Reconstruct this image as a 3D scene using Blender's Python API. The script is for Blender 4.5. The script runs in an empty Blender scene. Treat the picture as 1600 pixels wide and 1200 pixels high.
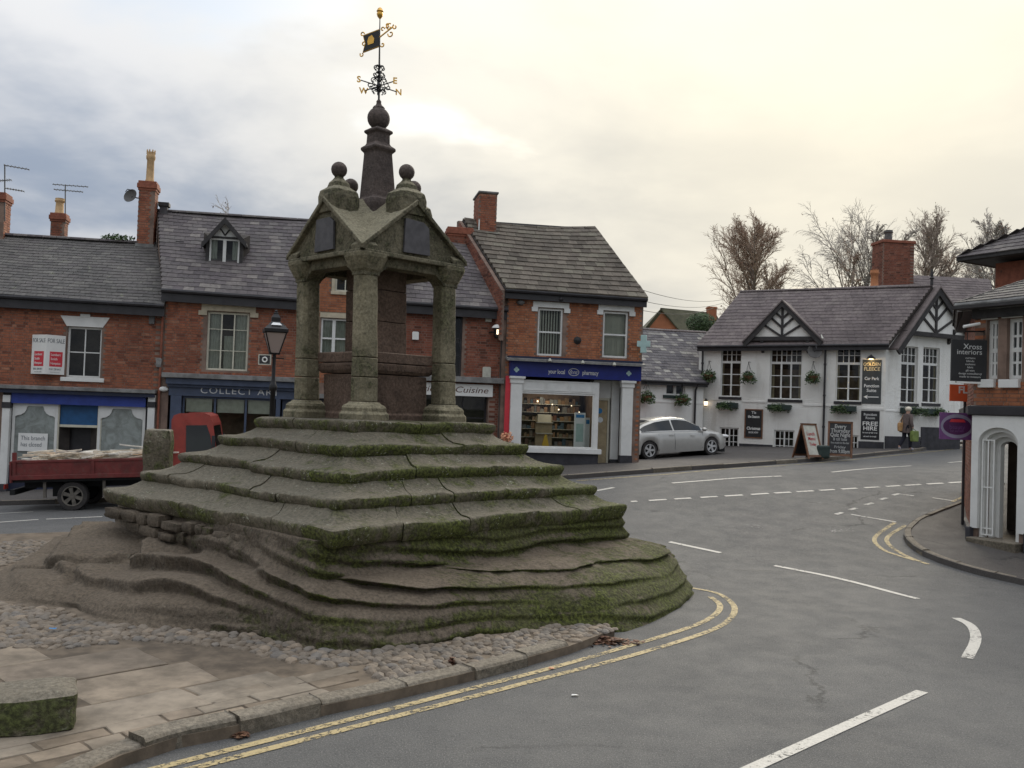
import bpy, bmesh, math, random
from mathutils import Vector, Matrix, noise
random.seed(7)
S = bpy.context.scene
COL = S.collection
V = Vector
R = math.radians
# ------------------------------------------------------------------ camera
F = 1450.0                       # focal length in pixels of the 1600-wide photograph
PITCH, ROLL = R(1.58), R(2.0)
CAM = V((0, 0, 2.6))
FWD = V((0, math.cos(PITCH), math.sin(PITCH)))
_u0 = V((0, -math.sin(PITCH), math.cos(PITCH)))
_r0 = V((1, 0, 0))
RT = _r0 * math.cos(ROLL) + _u0 * math.sin(ROLL)
UP = -_r0 * math.sin(ROLL) + _u0 * math.cos(ROLL)
cd = bpy.data.cameras.new('camera')
cam = bpy.data.objects.new('camera', cd); COL.objects.link(cam)
m = Matrix.Identity(4)
for i in range(3):
    m[i][0], m[i][1], m[i][2], m[i][3] = RT[i], UP[i], -FWD[i], CAM[i]
cam.matrix_world = m
cd.sensor_width = 36; cd.lens = 36 * F / 1600; cd.clip_end = 3000; cd.clip_start = 0.1
S.camera = cam
# ------------------------------------------------------------------ light
SUN_AZ, SUN_EL = R(21), R(22)    # sun veiled by cloud, ahead and to the right
SUND = V((math.sin(SUN_AZ) * math.cos(SUN_EL), math.cos(SUN_AZ) * math.cos(SUN_EL), math.sin(SUN_EL)))
S.view_settings.view_transform = 'Standard'
S.view_settings.look = 'None'
S.view_settings.gamma = 1
S.view_settings.exposure = 0.80
S.view_settings.use_curve_mapping = False
w = bpy.data.worlds.new('World'); S.world = w; w.use_nodes = True
nt = w.node_tree; nt.nodes.clear()
class NG:
    """small node-graph helper"""
    def __init__(s, tree): s.t = tree
    def n(s, typ, **kw):
        nd = s.t.nodes.new(typ)
        for k, v in kw.items():
            if k in nd.inputs and not hasattr(nd, k): nd.inputs[k].default_value = v
            else: setattr(nd, k, v)
        return nd
    def l(s, a, b): s.t.links.new(a, b)
    def sock(s, x, inp):
        if isinstance(x, bpy.types.NodeSocket): s.l(x, inp)
        elif x is not None: inp.default_value = x
    def math(s, op, a, b=None, clamp=False):
        nd = s.t.nodes.new('ShaderNodeMath'); nd.operation = op; nd.use_clamp = clamp
        s.sock(a, nd.inputs[0]); s.sock(b, nd.inputs[1]); return nd.outputs[0]
    def vmath(s, op, a, b=None):
        nd = s.t.nodes.new('ShaderNodeVectorMath'); nd.operation = op
        s.sock(a, nd.inputs[0]); s.sock(b, nd.inputs[1])
        return nd.outputs['Value'] if op in ('DOT_PRODUCT', 'LENGTH') else nd.outputs[0]
    def mix(s, f, a, b, mode='MIX'):
        nd = s.t.nodes.new('ShaderNodeMix'); nd.data_type = 'RGBA'; nd.blend_type = mode
        s.sock(f, nd.inputs[0])
        for x, i in ((a, 6), (b, 7)):
            if isinstance(x, tuple): x = (*x[:3], 1)
            s.sock(x, nd.inputs[i])
        return nd.outputs[2]
    def noise(s, vec, scale, detail=4, rough=0.55, dist=0.0, out='Fac'):
        nd = s.t.nodes.new('ShaderNodeTexNoise')
        nd.inputs['Scale'].default_value = scale; nd.inputs['Detail'].default_value = detail
        nd.inputs['Roughness'].default_value = rough; nd.inputs['Distortion'].default_value = dist
        if vec is not None: s.l(vec, nd.inputs['Vector'])
        return nd.outputs[out]
    def ramp(s, x, lo, hi, a=0.0, b=1.0):
        nd = s.t.nodes.new('ShaderNodeMapRange'); nd.interpolation_type = 'SMOOTHSTEP'
        s.sock(x, nd.inputs[0])
        for i, v in zip((1, 2, 3, 4), (lo, hi, a, b)): nd.inputs[i].default_value = v
        return nd.outputs[0]
g = NG(nt)
tc = g.n('ShaderNodeTexCoord').outputs['Generated']
dirv = g.vmath('NORMALIZE', tc)
sep = g.n('ShaderNodeSeparateXYZ'); g.l(dirv, sep.inputs[0])
zc = g.math('ADD', g.math('MAXIMUM', sep.outputs[2], 0.0), 0.22)
cx = g.math('DIVIDE', sep.outputs[0], zc); cy = g.math('DIVIDE', sep.outputs[1], zc)
comb = g.n('ShaderNodeCombineXYZ'); g.l(cx, comb.inputs[0]); g.l(cy, comb.inputs[1])
comb.inputs[2].default_value = 3.7
n1 = g.noise(comb.outputs[0], 0.85, 6, 0.5, 0.4)
n2 = g.noise(comb.outputs[0], 2.4, 5, 0.55, 0.2)
nn = g.math('ADD', g.math('MULTIPLY', n1, 0.68), g.math('MULTIPLY', n2, 0.32))
sd = g.vmath('DOT_PRODUCT', dirv, tuple(SUND))
glow = g.math('POWER', g.math('MAXIMUM', sd, 0.0), 14.0)
wide = g.ramp(sd, 0.72, 1.0)
sky = g.n('ShaderNodeTexSky'); sky.sky_type = 'NISHITA'; sky.sun_disc = False
sky.sun_elevation = SUN_EL; sky.sun_rotation = SUN_AZ; sky.air_density = 1.2; sky.dust_density = 2.0
cl_dark = (1.95, 2.3, 2.9); cl_light = (4.45, 4.5, 4.6)      # cloud radiance before the 0.1 strength
cloud = g.mix(g.ramp(nn, 0.40, 0.60), cl_dark, cl_light)
cloud = g.mix(g.math('MULTIPLY', wide, 0.9), cloud, g.mix(g.ramp(nn, 0.38, 0.60), (3.15, 3.2, 3.25), (5.4, 5.15, 4.55)))
cloud = g.mix(g.math('MULTIPLY', glow, 0.75), cloud, (6.2, 5.7, 4.5))
# overcast skies brighten from the horizon to the zenith (about threefold)
elev = g.math('ADD', g.math('MULTIPLY', g.math('POWER', g.math('MAXIMUM', sep.outputs[2], 0.0), 2.0), 1.7), 0.92)
ev3 = g.n('ShaderNodeCombineXYZ')
for _i in range(3): g.l(elev, ev3.inputs[_i])
cloud = g.mix(1.0, cloud, ev3.outputs[0], 'MULTIPLY')
gap = g.ramp(n1, 0.60, 0.70)
skyc = g.mix(g.math('MULTIPLY', gap, 0.55), cloud, sky.outputs[0])
bg = g.n('ShaderNodeBackground'); g.l(skyc, bg.inputs[0]); bg.inputs[1].default_value = 0.1
wo = g.n('ShaderNodeOutputWorld'); g.l(bg.outputs[0], wo.inputs[0])
sl = bpy.data.lights.new('sun', 'SUN'); sl.energy = 1.4; sl.angle = R(28); sl.color = (1, 0.91, 0.76)
so = bpy.data.objects.new('sun', sl); COL.objects.link(so)
so.rotation_euler = (-SUND).to_track_quat('-Z', 'Y').to_euler(); so.location = (30, 60, 60)
# ------------------------------------------------------------------ projection and terrain helpers
def ray(px, py): return FWD + RT * ((px - 800) / F) - UP * ((py - 600) / F)
def at(px, py, Y):
    """point of the place seen at a photo pixel, Y metres down the street"""
    d = ray(px, py); return CAM + d * (Y / d.y)
def sm(t): t = max(0.0, min(1.0, t)); return t * t * (3 - 2 * t)
def zf(x, y):
    """height of the ground: flat by the cross, the street behind climbs to the right"""
    xe = x if x < 6 else 6 + (x - 6) * 0.5
    xe = max(-20, min(16, xe))
    z = sm((y - 14) / 13) * (0.70 + 0.07 * xe)
    z -= 0.20 * math.exp(-((x - 5.5) ** 2 + (y - 34.5) ** 2) / 14)
    return z
def gnd(px, py, dz=0.0):
    d = ray(px, py); t = 2.0
    p = CAM + d * t
    while t < 150:
        q = CAM + d * (t + 0.1)
        if q.z <= zf(q.x, q.y) + dz:
            a, b = t, t + 0.1
            for _ in range(20):
                c = (a + b) / 2; q = CAM + d * c
                if q.z <= zf(q.x, q.y) + dz: b = c
                else: a = c
            return CAM + d * b
        t += 0.1
    return CAM + d * t
# ------------------------------------------------------------------ object helpers
def tag(o, label=None, cat=None, group=None, kind=None):
    for k, v in (('label', label), ('category', cat), ('group', group), ('kind', kind)):
        if v: o[k] = v
    return o
def link(o, parent=None):
    COL.objects.link(o)
    if parent is not None: o.parent = parent
    return o
ORG = {}                          # world origin of every thing, so parts can be built in world coordinates
def thing(name, label, cat, loc, group=None):
    o = bpy.data.objects.new(name, None); o.location = loc; o.empty_display_size = 0.2
    link(o); tag(o, label, cat, group); ORG[o.name] = V(loc); return o
def org(o): return ORG.get(o.name, V((0, 0, 0))) if o is not None else V((0, 0, 0))
class Fr:
    """frame of a facade: u to the right along it, z up, n out of it towards the street"""
    def __init__(s, o, u):
        s.o = V(o); s.u = V((u[0], u[1], 0)).normalized(); s.n = V((s.u.y, -s.u.x, 0)); s.z = V((0, 0, 1))
    def P(s, u, v, n=0.0): return s.o + s.u * u + s.z * v + s.n * n
    def uv(s, px, py, n=0.0):
        d = ray(px, py); o = s.o + s.n * n
        t = (o - CAM).dot(s.n) / d.dot(s.n); p = CAM + d * t - o
        return p.dot(s.u), p.z
    def rect(s, x0, y0, x1, y1, n=0.0):
        xm, ym = (x0 + x1) / 2, (y0 + y1) / 2
        return (s.uv(x0, ym, n)[0], s.uv(x1, ym, n)[0], s.uv(xm, y1, n)[1], s.uv(xm, y0, n)[1])
    def pt(s, px, py, n=0.0): u, v = s.uv(px, py, n); return s.P(u, v, n)
    def rot(s):
        q = Matrix((s.u, -s.n, s.z)).transposed().to_4x4(); return q
WF = Fr((0, 0, 0), (1, 0))
class MB:
    def __init__(s): s.v = []; s.f = []; s.t = []
    def add(s, vs, fs, t=0.5):
        b = len(s.v); s.v += [V(p) for p in vs]
        for f in fs: s.f.append(tuple(b + i for i in f)); s.t.append(t)
        return s
    def box(s, fr, u0, u1, v0, v1, n0, n1, t=0.5):
        p = [fr.P(u, v, n) for n in (n0, n1) for v in (v0, v1) for u in (u0, u1)]
        return s.add(p, [(0, 2, 3, 1), (4, 5, 7, 6), (0, 1, 5, 4), (2, 6, 7, 3), (0, 4, 6, 2), (1, 3, 7, 5)], t)
    def quad(s, a, b, c, d, t=0.5): return s.add([a, b, c, d], [(0, 1, 2, 3)], t)
    def prism(s, fr, poly, n0, n1, t=0.5):
        """poly of (u, v), counter-clockwise seen from the street"""
        k = len(poly)
        p = [fr.P(u, v, n1) for u, v in poly] + [fr.P(u, v, n0) for u, v in poly]
        fs = [tuple(range(k)), tuple(range(2 * k - 1, k - 1, -1))]
        fs += [(i, k + i, k + (i + 1) % k, (i + 1) % k) for i in range(k)]
        return s.add(p, fs, t)
    def slab(s, pts, off, t=0.5):
        k = len(pts); off = V(off)
        p = [V(q) for q in pts] + [V(q) + off for q in pts]
        fs = [tuple(range(k)), tuple(range(2 * k - 1, k - 1, -1))]
        fs += [(i, k + i, k + (i + 1) % k, (i + 1) % k) for i in range(k)]
        return s.add(p, fs, t)
    def tube(s, pts, rad, n=6, t=0.5, cap=True):
        pts = [V(p) for p in pts]; k = len(pts)
        if not isinstance(rad, (list, tuple)): rad = [rad] * k
        vs = []; ref = None
        for i, p in enumerate(pts):
            d = (pts[min(i + 1, k - 1)] - pts[max(i - 1, 0)])
            d = d.normalized() if d.length > 1e-9 else V((0, 0, 1))
            if ref is None: ref = d.orthogonal().normalized()
            ref = (ref - d * ref.dot(d))
            ref = ref.normalized() if ref.length > 1e-6 else d.orthogonal().normalized()
            b = d.cross(ref)
            for j in range(n):
                a = 2 * math.pi * j / n
                vs.append(p + (ref * math.cos(a) + b * math.sin(a)) * rad[i])
        fs = [(i * n + j, i * n + (j + 1) % n, (i + 1) * n + (j + 1) % n, (i + 1) * n + j) for i in range(k - 1) for j in range(n)]
        if cap: fs += [tuple(range(n - 1, -1, -1)), tuple(range((k - 1) * n, k * n))]
        return s.add(vs, fs, t)
    def lathe(s, c, prof, n=16, t=0.5, ax=None, rotz=0.0, cap=True):
        """prof of (radius, height); axis is +z or ax"""
        c = V(c); ax = V(ax).normalized() if ax is not None else V((0, 0, 1))
        if ax.z > 0.999: e1, e2 = V((math.cos(rotz), math.sin(rotz), 0)), V((-math.sin(rotz), math.cos(rotz), 0))
        else: e1 = ax.orthogonal().normalized(); e2 = ax.cross(e1)
        vs = []
        for r, h in prof:
            for j in range(n):
                a = 2 * math.pi * j / n
                vs.append(c + ax * h + (e1 * math.cos(a) + e2 * math.sin(a)) * max(r, 1e-4))
        k = len(prof)
        fs = [(i * n + j, i * n + (j + 1) % n, (i + 1) * n + (j + 1) % n, (i + 1) * n + j) for i in range(k - 1) for j in range(n)]
        if cap: fs += [tuple(range(n - 1, -1, -1)), tuple(range((k - 1) * n, k * n))]
        return s.add(vs, fs, t)
    def ball(s, c, r, n=14, t=0.5):
        rr = r if isinstance(r, (tuple, list)) else (r, r, r)
        k = n // 2; prof = [(math.sin(math.pi * i / k), -math.cos(math.pi * i / k)) for i in range(k + 1)]
        b = len(s.v); s.lathe((0, 0, 0), prof, n, t); c = V(c)
        for i in range(b, len(s.v)): p = s.v[i]; s.v[i] = V((p.x * rr[0], p.y * rr[1], p.z * rr[2])) + c
        return s
    def mesh(s, name, o=V((0, 0, 0)), smooth=False, merge=False):
        me = bpy.data.meshes.new(name)
        me.from_pydata([tuple(p - o) for p in s.v], [], s.f)
        at_ = me.attributes.new('tint', 'FLOAT', 'FACE')
        if len(me.polygons) == len(s.t): at_.data.foreach_set('value', s.t)
        if smooth: me.polygons.foreach_set('use_smooth', [True] * len(me.polygons))
        if merge:
            bm = bmesh.new(); bm.from_mesh(me); bmesh.ops.remove_doubles(bm, verts=bm.verts, dist=1e-4)
            bmesh.ops.recalc_face_normals(bm, faces=bm.faces); bm.to_mesh(me); bm.free()
        me.update(); return me
    def build(s, name, mat, parent=None, smooth=False, bevel=0, merge=False, **tags):
        o_ = org(parent)
        if parent is None and s.v and 'kind' not in tags:
            mn = V((min(p.x for p in s.v), min(p.y for p in s.v), min(p.z for p in s.v)))
            mx = V((max(p.x for p in s.v), max(p.y for p in s.v), 0))
            o_ = V(((mn.x + mx.x) / 2, (mn.y + mx.y) / 2, mn.z))
        me = s.mesh(name, o_, smooth, merge)
        ob = bpy.data.objects.new(name, me)
        me.materials.append(MAT[mat] if isinstance(mat, str) else mat)
        if parent is None: ob.location = o_
        link(ob, parent); ORG[ob.name] = o_
        if smooth: smooth_by_angle(me)
        if bevel:
            b = ob.modifiers.new('bevel', 'BEVEL'); b.width = bevel; b.segments = 2; b.limit_method = 'ANGLE'; b.angle_limit = R(40)
        tag(ob, **tags); return ob
def smooth_by_angle(me, ang=45):
    bm = bmesh.new(); bm.from_mesh(me)
    for e in bm.edges:
        e.smooth = not (len(e.link_faces) == 2 and e.calc_face_angle(0) > R(ang))
    bm.to_mesh(me); bm.free()
def part(name, mat, parent, fr, *boxes, bevel=0):
    mb = MB()
    for b in boxes: mb.box(fr, *b)
    return mb.build(name, mat, parent, bevel=bevel)
def pieces(name, mat, parent, variants, places, nmax=300):
    """variants: list of MB; places: list of (Matrix, variant index). The nmax nearest are objects, the rest one stuff part"""
    places = sorted(places, key=lambda q: (q[0].translation - CAM).length)
    o_ = org(parent); M_ = MAT[mat]
    meshes = []
    for vb in variants:
        me = vb.mesh(name); me.materials.append(M_); meshes.append(me)
    for mt, k in places[:nmax]:
        ob = bpy.data.objects.new(name, meshes[k])
        mm = mt.copy(); mm.translation = mt.translation - o_
        ob.matrix_basis = mm; link(ob, parent)
    rest = places[nmax:]
    if rest:
        mb = MB()
        for mt, k in rest:
            vb = variants[k]; b = len(mb.v)
            mb.v += [mt @ p for p in vb.v]
            mb.f += [tuple(b + i for i in f) for f in vb.f]; mb.t += vb.t
        mb.build({'brick': 'brickwork', 'slate': 'slating', 'tile': 'tiling', 'cobble': 'cobbling', 'sett': 'sett_paving'}.get(name, name + '_work'), mat, parent, kind='stuff')
def text_mesh(s, size, extr=0.004, spacing=1.0, align='CENTER', bold=0.0):
    cu = bpy.data.curves.new('lettering', 'FONT'); cu.body = s; cu.size = size; cu.extrude = extr
    cu.align_x = align; cu.align_y = 'CENTER'; cu.space_character = spacing; cu.offset = bold; cu.resolution_u = 3
    ob = bpy.data.objects.new('lettering', cu)
    me = bpy.data.meshes.new_from_object(ob)
    bpy.data.objects.remove(ob); bpy.data.curves.remove(cu); return me
def text(parent, fr, s, u, v, n, size, mat, spacing=1.0, align='CENTER', width=None, tilt=0.0, shear=0.0, bold=0.0):
    """raised lettering on a facade frame; width squeezes or stretches the line to that many metres"""
    me = text_mesh(s, size, 0.003, spacing, align, bold)
    sx = 1.0
    if width:
        xs = [q.co.x for q in me.vertices]
        if xs: sx = width / max(1e-6, max(xs) - min(xs))
    p = fr.P(u, v, n) - org(parent)
    for q in me.vertices:
        c = q.co; x = c.x * sx + shear * c.y; y = c.y + tilt * c.x * sx
        q.co = p + fr.u * x + fr.z * y + fr.n * c.z
    me.materials.append(MAT[mat])
    ob = bpy.data.objects.new('lettering', me); link(ob, parent); return ob
# ------------------------------------------------------------------ materials
MAT = {}
def newmat(name):
    mt = bpy.data.materials.new(name); mt.use_nodes = True; MAT[name] = mt
    t = mt.node_tree; t.nodes.clear(); q = NG(t)
    out = q.n('ShaderNodeOutputMaterial'); bs = q.n('ShaderNodeBsdfPrincipled'); q.l(bs.outputs[0], out.inputs[0])
    return q, bs, out
def pos(q): return q.n('ShaderNodeNewGeometry').outputs['Position']
def bump(q, bs, h, strength=0.5, dist=0.01):
    b = q.n('ShaderNodeBump'); b.inputs['Strength'].default_value = strength; b.inputs['Distance'].default_value = dist
    q.l(h, b.inputs['Height']); q.l(b.outputs[0], bs.inputs['Normal']); return b
def simple(name, col, rough=0.6, var=0.12, scale=3.0, metal=0.0, bmp=0.0, bscale=60, dirt=0.0, dirtcol=(0.05, 0.045, 0.035), spec=0.4):
    q, bs, _ = newmat(name); p = pos(q)
    n = q.noise(p, scale, 5, 0.6)
    c = q.mix(q.ramp(n, 0.3, 0.7), tuple(x * (1 - var) for x in col), tuple(min(1, x * (1 + var)) for x in col))
    if dirt > 0:
        d = q.noise(p, scale * 2.3, 6, 0.65, 0.6)
        c = q.mix(q.math('MULTIPLY', q.ramp(d, 0.48, 0.72), dirt), c, dirtcol)
    q.l(c, bs.inputs['Base Color'])
    bs.inputs['Roughness'].default_value = rough; bs.inputs['Metallic'].default_value = metal
    bs.inputs['Specular IOR Level'].default_value = spec
    if bmp > 0: bump(q, bs, q.noise(p, bscale, 4, 0.6), bmp, 0.004)
    return MAT[name]
def tinted(name, cols, rough=0.8, var=0.25, scale=9.0, bmp=0.4, bscale=70, blot=None, blotcol=(0.4, 0.4, 0.38), blotscale=6.0, streak=None):
    """colour picked by each piece's tint attribute, weathered by noise"""
    q, bs, _ = newmat(name); p = pos(q)
    a = q.n('ShaderNodeAttribute'); a.attribute_name = 'tint'
    rp = q.n('ShaderNodeValToRGB'); e = rp.color_ramp.elements
    k = len(cols)
    while len(e) < k: e.new(0.5)
    for i, c in enumerate(cols): e[i].position = i / (k - 1); e[i].color = (*c, 1)
    q.l(a.outputs['Fac'], rp.inputs[0])
    n = q.noise(p, scale, 6, 0.65)
    f = q.ramp(n, 0.25, 0.75, 1 - var, 1 + var)
    cc = q.n('ShaderNodeCombineXYZ')
    for i in range(3): q.l(f, cc.inputs[i])
    c = q.mix(1.0, rp.outputs[0], cc.outputs[0], 'MULTIPLY')
    big = q.noise(p, 0.7, 4, 0.6)
    c = q.mix(q.ramp(big, 0.42, 0.75, 0.0, 0.45), c, tuple(0.45 * x for x in cols[0]))
    if blot:
        b = q.noise(p, blotscale, 6, 0.7, 0.3)
        c = q.mix(q.ramp(b, blot, blot + 0.09, 0, 0.75), c, blotcol)
    q.l(c, bs.inputs['Base Color']); bs.inputs['Roughness'].default_value = rough
    bs.inputs['Specular IOR Level'].default_value = 0.35
    if bmp: bump(q, bs, q.noise(p, bscale, 5, 0.6), bmp, 0.004)
    return MAT[name]
def stone(name, c1, c2, moss=0.5, mosscol=(0.05, 0.062, 0.016), top=(0.15, 0.125, 0.1), topamt=0.6, lichen=0.35, bs_=14, dark=(0.03, 0.027, 0.022), xbias=0.0, bd=0.03, greens=None, mtop=0.18):
    """weathered sandstone: worn pale treads, moss and algae on steep damp faces, lichen spots"""
    q, bs, _ = newmat(name); geo = q.n('ShaderNodeNewGeometry'); p = geo.outputs['Position']
    sp = q.n('ShaderNodeSeparateXYZ'); q.l(geo.outputs['Normal'], sp.inputs[0])
    pp = q.n('ShaderNodeSeparateXYZ'); q.l(p, pp.inputs[0])
    nz = sp.outputs[2]
    na = q.noise(p, 1.6, 6, 0.65, 0.3); nb = q.noise(p, 6.0, 6, 0.7, 0.6); nc = q.noise(p, 26, 5, 0.7); nd = q.noise(p, 0.9, 5, 0.62, 0.5)
    c = q.mix(q.ramp(na, 0.3, 0.7), c1, c2)
    c = q.mix(q.ramp(nb, 0.50, 0.78, 0, 0.75), c, dark)
    up = q.ramp(nz, 0.45, 0.9)
    c = q.mix(q.math('MULTIPLY', q.math('MULTIPLY', up, topamt), q.ramp(nb, 0.2, 0.6, 0.35, 1.0)), c, top)
    # moss
    s_ = q.math('ADD', q.math('MULTIPLY', nd, 0.62), q.math('MULTIPLY', nb, 0.55))
    s_ = q.math('ADD', s_, q.math('MULTIPLY', up, -mtop))
    # runoff staining darkens the upright faces
    c = q.mix(q.math('MULTIPLY', q.ramp(nz, 0.55, 0.1), q.ramp(nd, 0.35, 0.65, 0.15, 0.75)), c, tuple(0.55 * x for x in c1))
    s_ = q.math('ADD', s_, q.math('MULTIPLY', pp.outputs[0], xbias))
    mf = q.ramp(s_, 0.76 - 0.42 * moss, 0.92 - 0.42 * moss, 0, 0.95)
    mc = q.mix(q.ramp(nc, 0.35, 0.65), tuple(0.5 * x for x in mosscol), greens or tuple(1.7 * x for x in mosscol))
    mc = q.mix(q.ramp(na, 0.35, 0.65, 0, 0.6), mc, tuple(0.55 * a_ + 0.45 * b_ for a_, b_ in zip(mosscol, c1)))
    c = q.mix(mf, c, mc)
    fine = q.ramp(nc, 0.25, 0.75, 0.62, 1.38)
    cc = q.n('ShaderNodeCombineXYZ')
    for i in range(3): q.l(fine, cc.inputs[i])
    c = q.mix(1.0, c, cc.outputs[0], 'MULTIPLY')
    if lichen:
        vo = q.n('ShaderNodeTexVoronoi'); vo.inputs['Scale'].default_value = 6.5; q.l(q.vmath('ADD', p, q.noise(p, 6, 3, 0.5, 0, 'Color')), vo.inputs['Vector'])
        lf = q.math('MULTIPLY', q.ramp(vo.outputs['Distance'], 0.10, 0.20, 1, 0), q.ramp(q.noise(p, 1.7, 3), 0.44, 0.54))
        c = q.mix(q.math('MULTIPLY', lf, lichen), c, (0.33, 0.33, 0.25))
    q.l(c, bs.inputs['Base Color']); bs.inputs['Roughness'].default_value = 0.88; bs.inputs['Specular IOR Level'].default_value = 0.25
    h = q.math('ADD', q.math('MULTIPLY', nb, 1.0), q.math('MULTIPLY', nc, 0.45))
    h = q.math('ADD', h, q.math('MULTIPLY', mf, 0.25))
    bump(q, bs, h, 0.9, bd)
    return MAT[name]
def glass(name, tint=(0.8, 0.85, 0.85), refl=1.0, base=0.06):
    q, bs, out = newmat(name); q.t.nodes.remove(bs)
    tr = q.n('ShaderNodeBsdfTransparent'); tr.inputs[0].default_value = (*tint, 1)
    gl = q.n('ShaderNodeBsdfGlossy'); gl.inputs['Roughness'].default_value = 0.02
    fr_ = q.n('ShaderNodeFresnel'); fr_.inputs[0].default_value = 1.5
    mx = q.n('ShaderNodeMixShader')
    q.l(q.math('MULTIPLY', q.math('ADD', fr_.outputs[0], base), refl, True), mx.inputs[0]); q.l(tr.outputs[0], mx.inputs[1]); q.l(gl.outputs[0], mx.inputs[2])
    q.l(mx.outputs[0], out.inputs[0])
def emit(name, col, st):
    q, bs, _ = newmat(name); bs.inputs['Base Color'].default_value = (*col, 1)
    bs.inputs['Emission Color'].default_value = (*col, 1); bs.inputs['Emission Strength'].default_value = st

MOR = (0.19, 0.13, 0.10)
simple('mortar', MOR, 0.95, 0.3, 2.5, bmp=0.5, bscale=40)
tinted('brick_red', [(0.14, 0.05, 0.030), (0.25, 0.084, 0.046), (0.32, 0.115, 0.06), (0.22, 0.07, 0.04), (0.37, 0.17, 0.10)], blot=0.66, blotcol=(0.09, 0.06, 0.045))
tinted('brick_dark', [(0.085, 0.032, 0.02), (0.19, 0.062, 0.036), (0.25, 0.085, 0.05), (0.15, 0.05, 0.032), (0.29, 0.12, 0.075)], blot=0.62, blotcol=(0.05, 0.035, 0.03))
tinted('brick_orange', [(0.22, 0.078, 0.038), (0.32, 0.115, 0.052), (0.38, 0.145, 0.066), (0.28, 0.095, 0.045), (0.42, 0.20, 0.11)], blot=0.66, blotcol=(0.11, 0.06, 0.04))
tinted('slate_grey', [(0.088, 0.082, 0.077), (0.112, 0.104, 0.096), (0.128, 0.118, 0.108), (0.105, 0.094, 0.09), (0.15, 0.14, 0.124)], 0.85, blot=0.60, blotcol=(0.20, 0.20, 0.15), blotscale=2.6)
tinted('slate_purple', [(0.084, 0.072, 0.073), (0.115, 0.099, 0.098), (0.138, 0.124, 0.116), (0.102, 0.086, 0.088), (0.20, 0.178, 0.16)], 0.85, blot=0.64, blotcol=(0.24, 0.22, 0.19), blotscale=3)
tinted('slate_plum', [(0.118, 0.096, 0.093), (0.145, 0.118, 0.113), (0.165, 0.136, 0.128), (0.13, 0.104, 0.102), (0.19, 0.16, 0.147)], 0.85, blot=0.68, blotcol=(0.16, 0.14, 0.12), blotscale=3)
tinted('slate_pale', [(0.085, 0.078, 0.084), (0.13, 0.12, 0.122), (0.17, 0.155, 0.15), (0.115, 0.105, 0.11), (0.34, 0.32, 0.28)], 0.85, blot=0.60, blotcol=(0.3, 0.29, 0.26), blotscale=7)
tinted('tile_concrete', [(0.0688, 0.0562, 0.0425), (0.1187, 0.0975, 0.0750), (0.1500, 0.1250, 0.0975), (0.1063, 0.0875, 0.0688), (0.1688, 0.1500, 0.1125)], 0.85, blot=0.62, blotcol=(0.15, 0.14, 0.10))
tinted('cobble', [(0.14, 0.11, 0.08), (0.215, 0.172, 0.127), (0.185, 0.153, 0.118), (0.165, 0.146, 0.125), (0.26, 0.20, 0.14)], 0.75, blot=0.66, blotcol=(0.1, 0.09, 0.07))
tinted('flag', [(0.19, 0.148, 0.105), (0.23, 0.185, 0.138), (0.25, 0.21, 0.16), (0.205, 0.168, 0.125), (0.27, 0.215, 0.155)], 0.85, 0.4, 3.0, blot=0.63, blotcol=(0.13, 0.11, 0.085))
tinted('leaf_green', [(0.025, 0.045, 0.015), (0.05, 0.085, 0.028), (0.075, 0.12, 0.04), (0.04, 0.075, 0.025), (0.13, 0.17, 0.07)], 0.6, bmp=0)
tinted('leaf_brown', [(0.07, 0.032, 0.02), (0.13, 0.06, 0.035), (0.20, 0.10, 0.055), (0.10, 0.05, 0.03), (0.30, 0.17, 0.09)], 0.7, bmp=0)
tinted('scrap_wood', [(0.58, 0.48, 0.35), (0.75, 0.70, 0.60), (0.7, 0.6, 0.46), (0.78, 0.75, 0.68), (0.6, 0.42, 0.26)], 0.8)
stone('rock_stone', (0.095, 0.075, 0.053), (0.15, 0.12, 0.088), moss=0.82, topamt=0.8, top=(0.155, 0.121, 0.086), xbias=0.05, bd=0.06, lichen=0.2, mosscol=(0.056, 0.064, 0.013), mtop=0.17)
stone('step_stone', (0.11, 0.094, 0.064), (0.165, 0.14, 0.10), moss=0.74, topamt=0.8, top=(0.135, 0.12, 0.088), xbias=0.02, lichen=0.9, mosscol=(0.058, 0.067, 0.014), mtop=0.10)
stone('pier_stone', (0.19, 0.165, 0.105), (0.27, 0.235, 0.155), moss=0.42, topamt=0.3, top=(0.2, 0.18, 0.12), mosscol=(0.06, 0.06, 0.03), lichen=0.2, greens=(0.12, 0.12, 0.06))
stone('gable_stone', (0.15, 0.13, 0.085), (0.24, 0.21, 0.14), moss=0.5, topamt=0.6, top=(0.26, 0.235, 0.16), mosscol=(0.045, 0.04, 0.025), lichen=0.3, greens=(0.1, 0.1, 0.05))
stone('core_stone', (0.115, 0.076, 0.055), (0.175, 0.12, 0.088), moss=0.3, topamt=0.4, top=(0.16, 0.13, 0.10), mosscol=(0.05, 0.035, 0.025), lichen=0.05, greens=(0.07, 0.05, 0.035))
stone('spire_stone', (0.095, 0.074, 0.065), (0.145, 0.112, 0.096), moss=0.25, topamt=0.4, top=(0.1, 0.085, 0.075), mosscol=(0.035, 0.03, 0.025), lichen=0.05, greens=(0.05, 0.04, 0.035))
stone('block_stone', (0.13, 0.11, 0.078), (0.19, 0.165, 0.12), moss=0.6, topamt=0.7, top=(0.2, 0.175, 0.135), lichen=0.5)
stone('kerb_stone', (0.16, 0.135, 0.1), (0.22, 0.19, 0.145), moss=0.22, topamt=0.4, top=(0.22, 0.19, 0.15), lichen=0.15)
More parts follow.
